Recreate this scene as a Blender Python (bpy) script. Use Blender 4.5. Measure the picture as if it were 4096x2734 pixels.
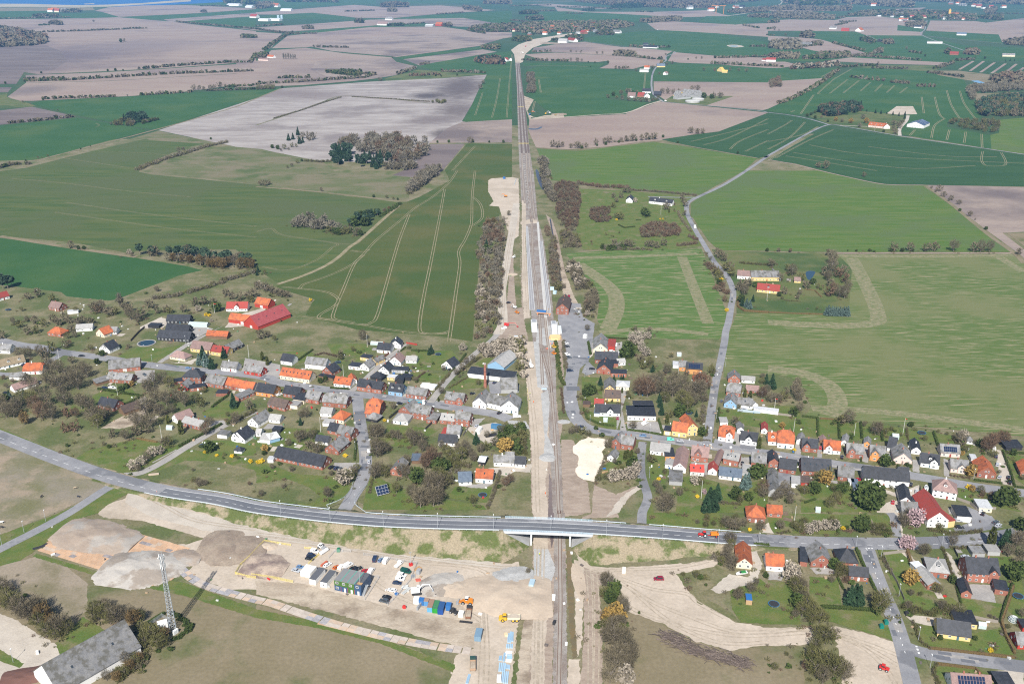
import bpy,math,random
import numpy as np
from mathutils import Vector
from mathutils.geometry import delaunay_2d_cdt
random.seed(7)
rng=np.random.default_rng(7)
R=math.radians
for o in list(bpy.data.objects):bpy.data.objects.remove(o)
scn=bpy.context.scene
COL=scn.collection
# ------------------------------------------------------------------ camera, sky, sun, exposure
FP,YH=3760.0,-130.0                     # focal length and horizon row of the aerial photograph (pixels of a 4096 x 2734 frame)
TH=math.atan((1367-YH)/FP)
CH=math.cos(TH)/.003385                 # flying height, about 274 m
cam=bpy.data.cameras.new('camera')
cam.sensor_width=36;cam.lens=36*FP/4096
cam.clip_start=1;cam.clip_end=90000
co=bpy.data.objects.new('camera',cam);COL.objects.link(co)
co.location=(0,0,CH);co.rotation_euler=(math.pi/2-TH,0,0)
scn.camera=co
SUN_AZ,SUN_EL=R(188),R(42)              # clockwise from +Y; shadows fall away from the camera and slightly right
w=bpy.data.worlds.new('World');scn.world=w;w.use_nodes=True
nt=w.node_tree;nt.nodes.clear()
sk=nt.nodes.new('ShaderNodeTexSky');sk.sky_type='NISHITA';sk.sun_disc=False
sk.sun_elevation=SUN_EL;sk.sun_rotation=SUN_AZ;sk.altitude=0
bg=nt.nodes.new('ShaderNodeBackground');bg.inputs[1].default_value=.075
ou=nt.nodes.new('ShaderNodeOutputWorld')
nt.links.new(sk.outputs[0],bg.inputs[0]);nt.links.new(bg.outputs[0],ou.inputs[0])
sl=bpy.data.lights.new('sun','SUN');sl.energy=5.0;sl.angle=R(.5);sl.color=(1,.965,.91)
so=bpy.data.objects.new('sun',sl);COL.objects.link(so)
sd=Vector((math.sin(SUN_AZ)*math.cos(SUN_EL),math.cos(SUN_AZ)*math.cos(SUN_EL),math.sin(SUN_EL)))
so.rotation_euler=sd.to_track_quat('Z','Y').to_euler();so.location=(0,0,600)
vs=scn.view_settings
scn.display_settings.display_device='sRGB'
vs.view_transform='Standard';vs.look='None';vs.gamma=1;vs.use_curve_mapping=False;vs.exposure=.56
scn.cycles.use_denoising=False;scn.cycles.filter_width=1.15
scn.cycles.max_bounces=5;scn.cycles.volume_bounces=1;scn.cycles.transparent_max_bounces=6

# ------------------------------------------------------------------ reading positions off the photograph
TS=2349/1024
def conv(t,x,y):
    if t=='o':return x*4096/2349,y*4096/2349
    return 1024*int(t[1])+x/TS,(0,683,1366,2051)[int(t[0])]+y/TS
def G(p,z=0.):                             # the ground point (at height z) seen at a photo pixel
    u,v=p[0]-2048,p[1]-1367
    dz=-FP*math.sin(TH)-v*math.cos(TH)
    t=(z-CH)/dz
    return np.array([u*t,(FP*math.cos(TH)-v*math.sin(TH))*t])
def pts(s,z=0.):
    out=[];t='o'
    for k in s.split():
        if ':' in k:t,k=k.split(':')
        a=k.split(',')
        out.append(G(conv(t,float(a[0]),float(a[1])),z))
    return np.array(out)
def smooth(P,n=6,closed=False):
    P=np.asarray(P,float);m=len(P);out=[]
    rngk=range(m if closed else m-1)
    for i in rngk:
        if closed:p0,p1,p2,p3=P[i-1],P[i],P[(i+1)%m],P[(i+2)%m]
        else:p0,p1,p2,p3=P[max(i-1,0)],P[i],P[i+1],P[min(i+2,m-1)]
        for k in range(n):
            t=k/n
            out.append(.5*(2*p1+(p2-p0)*t+(2*p0-5*p1+4*p2-p3)*t*t+(3*p1-p0-3*p2+p3)*t**3))
    if not closed:out.append(P[-1])
    return np.array(out)

# ------------------------------------------------------------------ materials
MATS={}
def _n(nt,t,**k):
    n=nt.nodes.new(t)
    for a,b in k.items():
        if a.startswith('i_'):n.inputs[a[2:].replace('_',' ')].default_value=b
        else:setattr(n,a,b)
    return n
def mat(name,c,c2=None,scale=1.,stretch=1.,ang=0.,c3=None,s3=.02,rough=.85,fine=.12,fs=1.5,lo=.35,hi=.65,metal=0.,lo3=.45,hi3=.62,blobs=(),var=0.,coord='Object',spec=.3,bump=0.,emit=0):
    """two or three base colours mixed by procedural noise, optional elongated along a direction; blobs are soil stains with places of their own"""
    if name in MATS:return MATS[name]
    m=bpy.data.materials.new(name);m.use_nodes=True;nt=m.node_tree;L=nt.links
    bs=nt.nodes['Principled BSDF'];bs.inputs['Roughness'].default_value=rough;bs.inputs['Metallic'].default_value=metal
    bs.inputs['Specular IOR Level'].default_value=spec
    def col(a):return(a[0],a[1],a[2],1)
    cur=None
    if c2 is not None or fine or c3 is not None:
        tc=_n(nt,'ShaderNodeTexCoord')
        mp=_n(nt,'ShaderNodeMapping');mp.inputs['Rotation'].default_value=(0,0,ang);mp.inputs['Scale'].default_value=(1,stretch,1)
        mp.vector_type='POINT'
        L.new(tc.outputs[coord],mp.inputs[0])
    def mix(a,b,f):
        x=_n(nt,'ShaderNodeMix',data_type='RGBA')
        if isinstance(a,tuple):x.inputs[6].default_value=a
        else:L.new(a,x.inputs[6])
        if isinstance(b,tuple):x.inputs[7].default_value=b
        else:L.new(b,x.inputs[7])
        L.new(f,x.inputs[0]);return x.outputs[2]
    def ramp(src,a,b):
        r=_n(nt,'ShaderNodeMapRange');r.interpolation_type='SMOOTHSTEP'
        r.inputs[1].default_value=a;r.inputs[2].default_value=b;L.new(src,r.inputs[0]);return r.outputs[0]
    def noise(s,vec,d=5.,r=.62):
        n=_n(nt,'ShaderNodeTexNoise');n.inputs['Scale'].default_value=s;n.inputs['Detail'].default_value=d;n.inputs['Roughness'].default_value=r
        L.new(vec,n.inputs['Vector']);return n.outputs['Fac']
    cur=col(c)
    if c2 is not None:cur=mix(cur,col(c2),ramp(noise(scale,mp.outputs[0]),lo,hi))
    if c3 is not None:cur=mix(cur,col(c3),ramp(noise(s3,tc.outputs[coord]),lo3,hi3))
    for(bx,by,rx,ry,bc,st)in blobs:
        g=_n(nt,'ShaderNodeTexCoord');q=_n(nt,'ShaderNodeMapping');q.vector_type='POINT'
        q.inputs['Location'].default_value=(-bx/rx,-by/ry,0);q.inputs['Scale'].default_value=(1/rx,1/ry,0)
        L.new(g.outputs['Object'],q.inputs[0])
        ln=_n(nt,'ShaderNodeVectorMath',operation='LENGTH');L.new(q.outputs[0],ln.inputs[0])
        ad=_n(nt,'ShaderNodeMath',operation='MULTIPLY_ADD');L.new(noise(4/max(rx,1),g.outputs['Object']),ad.inputs[0])
        ad.inputs[1].default_value=.9;L.new(ln.outputs['Value'],ad.inputs[2])
        r=ramp(ad.outputs[0],1.45,.6)
        mu=_n(nt,'ShaderNodeMath',operation='MULTIPLY');L.new(r,mu.inputs[0]);mu.inputs[1].default_value=st
        cur=mix(cur,col(bc),mu.outputs[0])
    if fine:
        h=_n(nt,'ShaderNodeHueSaturation');h.inputs['Hue'].default_value=.5
        r=_n(nt,'ShaderNodeMapRange');L.new(noise(fs,mp.outputs[0],4.,.7),r.inputs[0])
        r.inputs[1].default_value=.25;r.inputs[2].default_value=.75
        r.inputs[3].default_value=1-fine*2;r.inputs[4].default_value=1+fine*2
        L.new(r.outputs[0],h.inputs['Value'])
        if isinstance(cur,tuple):h.inputs['Color'].default_value=cur
        else:L.new(cur,h.inputs['Color'])
        cur=h.outputs[0]
    if var:
        oi=_n(nt,'ShaderNodeObjectInfo');h=_n(nt,'ShaderNodeHueSaturation')
        r=_n(nt,'ShaderNodeMapRange');L.new(oi.outputs['Random'],r.inputs[0]);r.inputs[3].default_value=1-var;r.inputs[4].default_value=1+var
        L.new(r.outputs[0],h.inputs['Value'])
        if isinstance(cur,tuple):h.inputs['Color'].default_value=cur
        else:L.new(cur,h.inputs['Color'])
        cur=h.outputs[0]
    if isinstance(cur,tuple):bs.inputs['Base Color'].default_value=cur
    else:L.new(cur,bs.inputs['Base Color'])
    if bump:
        b=_n(nt,'ShaderNodeBump');b.inputs['Strength'].default_value=bump;b.inputs['Distance'].default_value=.3
        tc2=_n(nt,'ShaderNodeTexCoord');L.new(noise(.8,tc2.outputs['Object'],6.,.7),b.inputs['Height']);L.new(b.outputs[0],bs.inputs['Normal'])
    MATS[name]=m
    return m
def paint(r,g,b,rough=.45,spec=.4,metal=0.,fine=.04):
    return mat('paint_%d_%d_%d_%d'%(r*100,g*100,b*100,rough*100),(r,g,b),rough=rough,spec=spec,metal=metal,fine=fine,fs=.8)

# ------------------------------------------------------------------ mesh builder and object helpers
class MB:
    def __init__(s):s.v=[];s.f=[];s.m=[]
    def poly(s,P,mi=0):
        n=len(s.v);s.v+=[tuple(map(float,p))for p in P];s.f.append(tuple(range(n,n+len(P))));s.m.append(mi)
    def hexa(s,P,mi=0):                    # 8 corners: bottom 4, top 4
        n=len(s.v);s.v+=[tuple(map(float,p))for p in P]
        for q in((3,2,1,0),(4,5,6,7),(0,1,5,4),(1,2,6,5),(2,3,7,6),(3,0,4,7)):
            s.f.append(tuple(n+k for k in q));s.m.append(mi)
        return s
    def box(s,x,y,z,sx,sy,sz,mi=0,rz=0.,taper=1.,ry=0.):   # centre x,y, base z
        P=[]
        for zz,k in((0,1),(sz,taper)):
            for a,b in((-1,-1),(1,-1),(1,1),(-1,1)):
                px,py=a*sx/2*k,b*sy/2*k
                if ry:qx=px*math.cos(ry)+zz*math.sin(ry);qz=-px*math.sin(ry)+zz*math.cos(ry)
                else:qx,qz=px,zz
                P.append((x+qx*math.cos(rz)-py*math.sin(rz),y+qx*math.sin(rz)+py*math.cos(rz),z+qz))
        return s.hexa(P,mi)
    def prism(s,poly,z0,z1,mi=0):
        n=len(poly)
        s.poly([(p[0],p[1],z1)for p in poly],mi);s.poly([(p[0],p[1],z0)for p in poly[::-1]],mi)
        for i in range(n):
            a,b=poly[i],poly[(i+1)%n]
            s.poly([(a[0],a[1],z0),(b[0],b[1],z0),(b[0],b[1],z1),(a[0],a[1],z1)],mi)
        return s
    def side(s,prof,y0,y1,mi=0):         # profile in x,z extruded along y
        n=len(prof)
        s.poly([(p[0],y0,p[1])for p in prof],mi);s.poly([(p[0],y1,p[1])for p in prof[::-1]],mi)
        for i in range(n):
            a,b=prof[i],prof[(i+1)%n]
            s.poly([(a[0],y0,a[1]),(a[0],y1,a[1]),(b[0],y1,b[1]),(b[0],y0,b[1])],mi)
        return s
    def tube(s,p,q,r0,r1=None,n=6,mi=0,cap=True):
        p=np.array(p,float);q=np.array(q,float);r1=r0 if r1 is None else r1
        d=q-p;d=d/(np.linalg.norm(d)+1e-9)
        u=np.cross(d,(0,0,1)if abs(d[2])<.9 else(1,0,0));u/=np.linalg.norm(u);v=np.cross(d,u)
        k=len(s.v)
        for c,r in((p,r0),(q,r1)):
            for i in range(n):
                a=2*math.pi*i/n;s.v.append(tuple(c+r*(u*math.cos(a)+v*math.sin(a))))
        for i in range(n):
            j=(i+1)%n;s.f.append((k+i,k+j,k+n+j,k+n+i));s.m.append(mi)
        if cap:
            s.f.append(tuple(range(k+n-1,k-1,-1)));s.m.append(mi);s.f.append(tuple(range(k+n,k+2*n)));s.m.append(mi)
        return s
    def slab(s,P,t,mi=0):                 # polygon with vertical thickness t downwards
        n=len(P);a=[tuple(p)for p in P];b=[(p[0],p[1],p[2]-t)for p in P]
        s.poly(a,mi);s.poly(b[::-1],mi)
        for i in range(n):
            j=(i+1)%n;s.poly([b[i],b[j],a[j],a[i]],mi)
        return s
    def mesh(s,name,mats):
        me=bpy.data.meshes.new(name);me.from_pydata(s.v,[],s.f)
        for m in(mats if isinstance(mats,(list,tuple))else[mats]):me.materials.append(m)
        if any(s.m):me.polygons.foreach_set('material_index',np.array(s.m,np.int32))
        return me
    def obj(s,name,mats,parent=None,loc=(0,0,0),rz=0.):
        return link(name,s.mesh(name,mats),parent,loc,rz)
def link(name,me,parent=None,loc=(0,0,0),rz=0.,sc=None):
    o=bpy.data.objects.new(name,me);COL.objects.link(o)
    o.parent=parent;o.location=loc
    if rz:o.rotation_euler=(0,0,rz)
    if sc is not None:o.scale=(sc,sc,sc)if np.isscalar(sc)else sc
    return o
TOPS=[]
def tag(o,label,cat,group=None,kind=None):
    if label:o['label']=label
    if cat:o['category']=cat
    if group:o['group']=group
    if kind:o['kind']=kind
    TOPS.append(o);return o
def empty(name,loc,rz=0.,label=None,cat=None,group=None):
    o=bpy.data.objects.new(name,None);COL.objects.link(o);o.empty_display_size=.5
    o.location=(loc[0],loc[1],loc[2]if len(loc)>2 else 0.);o.rotation_euler=(0,0,rz)
    return tag(o,label,cat,group)
def struct(o):o['kind']='structure';return o
def copy_tree(root,loc,rz):
    r=root.copy();COL.objects.link(r);r.location=(loc[0],loc[1],loc[2]if len(loc)>2 else 0);r.rotation_euler=(0,0,rz)
    for c in root.children:
        d=c.copy();COL.objects.link(d);d.parent=r
        for e in c.children:
            g=e.copy();COL.objects.link(g);g.parent=d
    TOPS.append(r);return r
def arr_mesh(name,V,F,mats,mi=None):     # fast mesh from arrays; F (n,k)
    me=bpy.data.meshes.new(name);V=np.asarray(V,np.float32);F=np.asarray(F,np.int32);k=F.shape[1]
    me.vertices.add(len(V));me.vertices.foreach_set('co',V.ravel())
    me.loops.add(F.size);me.loops.foreach_set('vertex_index',F.ravel())
    me.polygons.add(len(F));me.polygons.foreach_set('loop_start',np.arange(0,F.size,k,dtype=np.int32))
    try:me.polygons.foreach_set('loop_total',np.full(len(F),k,np.int32))
    except Exception:pass
    for m in(mats if isinstance(mats,(list,tuple))else[mats]):me.materials.append(m)
    if mi is not None:me.polygons.foreach_set('material_index',np.asarray(mi,np.int32))
    me.update(calc_edges=True);me.validate()
    return me
# flat sheets of ground cover and strips (roads, paths, tracks)
def sheet(name,P,z,m,sm=0,rag=0.):
    P=pts(P)if isinstance(P,str)else np.asarray(P)
    if sm:P=smooth(P,sm,True)
    if rag:
        Q=[]
        for i in range(len(P)):
            a,b=P[i],P[(i+1)%len(P)];n=max(1,int(np.hypot(*(b-a))/(rag*2.5)))
            for k in range(n):Q.append(a+(b-a)*k/n+rng.normal(0,rag*.45,2))
        P=np.array(Q)
    V,_,F,*_r=delaunay_2d_cdt([Vector((float(x),float(y)))for x,y in P],[],[list(range(len(P)))],1,1e-4)
    me=bpy.data.meshes.new(name);me.from_pydata([(v[0],v[1],z)for v in V],[],[tuple(f)for f in F]);me.materials.append(m)
    return struct(link(name,me))
def offset(P,d):
    P=np.asarray(P);T=np.gradient(P,axis=0);T/=(np.linalg.norm(T,axis=1)[:,None]+1e-9)
    return P+np.stack([-T[:,1],T[:,0]],1)*d
def strip_into(b,P,w,z,mi=0,off=0.,zs=None):
    A=offset(P,off+w/2);B=offset(P,off-w/2);n=len(b.v);m=len(P)
    zz=[z]*m if zs is None else[z+k for k in zs]
    b.v+=[(A[i][0],A[i][1],zz[i])for i in range(m)]+[(B[i][0],B[i][1],zz[i])for i in range(m)]
    for i in range(m-1):b.f.append((n+i,n+m+i,n+m+i+1,n+i+1));b.m.append(mi)
ZI=[0]
def strip(name,P,w,z,m,sm=5,off=0.):
    ZI[0]+=1;z+=.0004*(ZI[0]%40)
    P=pts(P)if isinstance(P,str)else np.asarray(P)
    if sm:P=smooth(P,sm)
    b=MB();strip_into(b,P,w,z,0,off);return struct(b.obj(name,m))
def dense(P,step):
    out=[]
    for i in range(len(P)-1):
        a,b=P[i],P[i+1];n=max(1,int(np.hypot(*(b-a))/step))
        out+=[a+(b-a)*k/n for k in range(n)]
    out.append(P[-1]);return np.array(out)
def inside(P,q):
    P=np.asarray(P);x,y=q;c=False;j=len(P)-1
    for i in range(len(P)):
        if(P[i][1]>y)!=(P[j][1]>y)and x<(P[j][0]-P[i][0])*(y-P[i][1])/(P[j][1]-P[i][1]+1e-12)+P[i][0]:c=not c
        j=i
    return c
LM=[]                                       # landmarks (x, y, words) that tree labels refer to
def at(t,x,y,z=0.):return G(conv(t,x,y),z)
# ------------------------------------------------------------------ ground materials
def ang2(s):
    P=pts(s);d=P[1]-P[0];return-math.atan2(d[1],d[0])
def B(t,x,y,rx,ry,c,s):p=at(t,x,y);return(p[0],p[1],rx,ry,c,s)
gm=mat('grass',(.088,.115,.030),(.125,.125,.048),.05,fine=.14,fs=.9,c3=(.05,.085,.022),s3=.012)
lawn=mat('lawn',(.076,.118,.022),(.118,.13,.036),.12,fine=.15,fs=1.3,c3=(.155,.14,.07),s3=.07,lo3=.55,hi3=.68)
rough_g=mat('rough_grass',(.115,.118,.048),(.19,.165,.095),.07,fine=.16,fs=.7,c3=(.085,.105,.034),s3=.03)
dry=mat('dry_grass',(.175,.145,.085),(.21,.172,.11),.03,fine=.10,fs=.6,c3=(.09,.105,.036),s3=.022,lo3=.52,hi3=.7)
wheat=mat('wheat',(.025,.080,.018),(.038,.092,.022),.012,fine=.11,fs=.5,c3=(.055,.098,.022),s3=.006,lo3=.52,hi3=.72)
wheat2=mat('wheat_dark',(.020,.062,.017),(.031,.076,.021),.01,6,ang2('03:300,1400 2000,1520'),fine=.11,fs=.45)
wheat3=mat('wheat_olive',(.046,.078,.014),(.075,.088,.02),.006,3,ang2('11:600,1300 900,700'),fine=.11,fs=.45,c3=(.088,.092,.024),s3=.012,lo3=.5,hi3=.66)
wheat4=mat('wheat_striped',(.045,.082,.017),(.085,.104,.026),.013,7,ang2('10:200,100 1800,240'),fine=.10,fs=.5,c3=(.072,.092,.03),s3=.005,lo3=.42,hi3=.6)
bright=mat('spring_barley',(.058,.118,.014),(.102,.138,.032),.02,8,ang2('13:300,300 1500,300'),fine=.08,fs=.5,c3=(.082,.12,.036),s3=.01)
thinA=mat('sown_rows',(.080,.122,.028),(.25,.215,.125),.045,13,ang2('13:1000,1000 2300,1160'),fine=.16,fs=.6,lo=.50,hi=.64,c3=(.14,.15,.06),s3=.008)
thinB=mat('sown_rows_long',(.072,.128,.026),(.26,.22,.13),.045,11,ang2('12:1150,1350 1480,900'),fine=.14,fs=.6,lo=.51,hi=.65)
bare=mat('sown_headland',(.245,.21,.13),(.105,.135,.045),.2,2,ang2('13:1000,1000 2300,1160'),fine=.2,fs=.6,lo=.30,hi=.72)
plough=mat('ploughed',(.25,.185,.155),(.285,.222,.18),.004,2.5,ang2('00:300,820 2000,760'),fine=.09,fs=.12,c3=(.15,.115,.115),s3=.0022,lo3=.5,hi3=.72,
    blobs=[B('00',250,560,420,1100,(.125,.098,.105),.9),B('00',300,830,90,160,(.15,.12,.115),.8),B('01',900,640,300,380,(.15,.118,.115),.7),B('00',1300,420,350,500,(.19,.15,.145),.6)])
plough2=mat('ploughed_grey',(.23,.18,.155),(.29,.23,.19),.006,3,0,fine=.09,fs=.12,c3=(.14,.11,.105),s3=.004,lo3=.45,hi3=.65)
dark=mat('dark_soil',(.12,.093,.09),(.17,.135,.125),.005,4,0,fine=.05,fs=.08)
pasture=mat('pasture_grass',(.105,.118,.045),(.165,.142,.085),.016,2,fine=.12,fs=.5,c3=(.075,.1,.03),s3=.02,lo3=.5,hi3=.66)
lime=mat('limed_soil',(.345,.312,.288),(.25,.217,.20),.009,3,ang2('01:400,1000 1500,780'),fine=.06,fs=.05,c3=(.20,.17,.16),s3=.005,lo3=.5,hi3=.66,
           blobs=[B('01',1880,800,105,420,(.10,.078,.075),.95),B('01',1570,880,62,90,(.075,.06,.06),.95),B('01',1850,1010,75,170,(.12,.095,.09),.9),
                  B('01',1720,1225,34,75,(.10,.08,.075),.95),B('01',330,850,150,150,(.19,.155,.145),.8),B('01',1560,1110,60,90,(.15,.12,.115),.8),B('01',600,890,130,90,(.19,.155,.145),.7)])
sand=mat('sand_ground',(.465,.395,.318),(.395,.332,.262),.05,fine=.08,fs=.6,c3=(.34,.285,.22),s3=.02,lo3=.5,hi3=.7,bump=.25)
earth=mat('dug_earth',(.32,.26,.195),(.42,.355,.275),.06,3,1.57,fine=.14,fs=.7,c3=(.21,.165,.12),s3=.05,lo3=.5,hi3=.68,bump=.35)
earth2=mat('bare_brown_earth',(.27,.21,.165),(.335,.27,.215),.12,4,1.57,fine=.13,fs=.8,c3=(.22,.17,.13),s3=.05,lo3=.5,hi3=.7,bump=.3)
gravel=mat('gravel',(.46,.41,.345),(.385,.34,.285),.09,fine=.09,fs=1.4,bump=.2)
ballast=mat('ballast',(.235,.205,.18),(.29,.265,.24),.2,fine=.22,fs=2.2,c3=(.20,.16,.135),s3=.06)
newstone=mat('new_ballast',(.40,.395,.38),(.33,.325,.31),.15,fine=.18,fs=2.2)
asph=mat('asphalt_old',(.20,.20,.21),(.25,.248,.255),.12,fine=.09,fs=1.6,rough=.9,c3=(.155,.157,.168),s3=.03,lo3=.55,hi3=.6)
asphd=mat('asphalt_new',(.115,.121,.137),(.145,.15,.163),.05,fine=.05,fs=.9,rough=.85)
asphp=mat('asphalt_patch',(.13,.135,.15),fine=.06,fs=.9)
pave=mat('paving',(.33,.31,.285),(.27,.255,.24),.1,fine=.1,fs=1.1)
white=mat('road_paint',(.74,.74,.72),fine=.08,fs=2)
tram=mat('tramline_soil',(.27,.225,.145),(.19,.17,.09),.12,fine=.15,fs=.6)
water=mat('sea_water',(.014,.095,.26),(.018,.11,.29),.002,fine=.03,rough=.6,spec=.15)
pondw=mat('pond_water',(.012,.035,.055),fine=.02,rough=.08,spec=.5)
beach=mat('beach_sand',(.40,.34,.25),(.30,.27,.2),.003,fine=.05)
farg=mat('far_grass',(.025,.068,.024),(.045,.078,.03),.0012,fine=.05,fs=.02,c3=(.10,.10,.055),s3=.0009,lo3=.56,hi3=.66)

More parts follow.
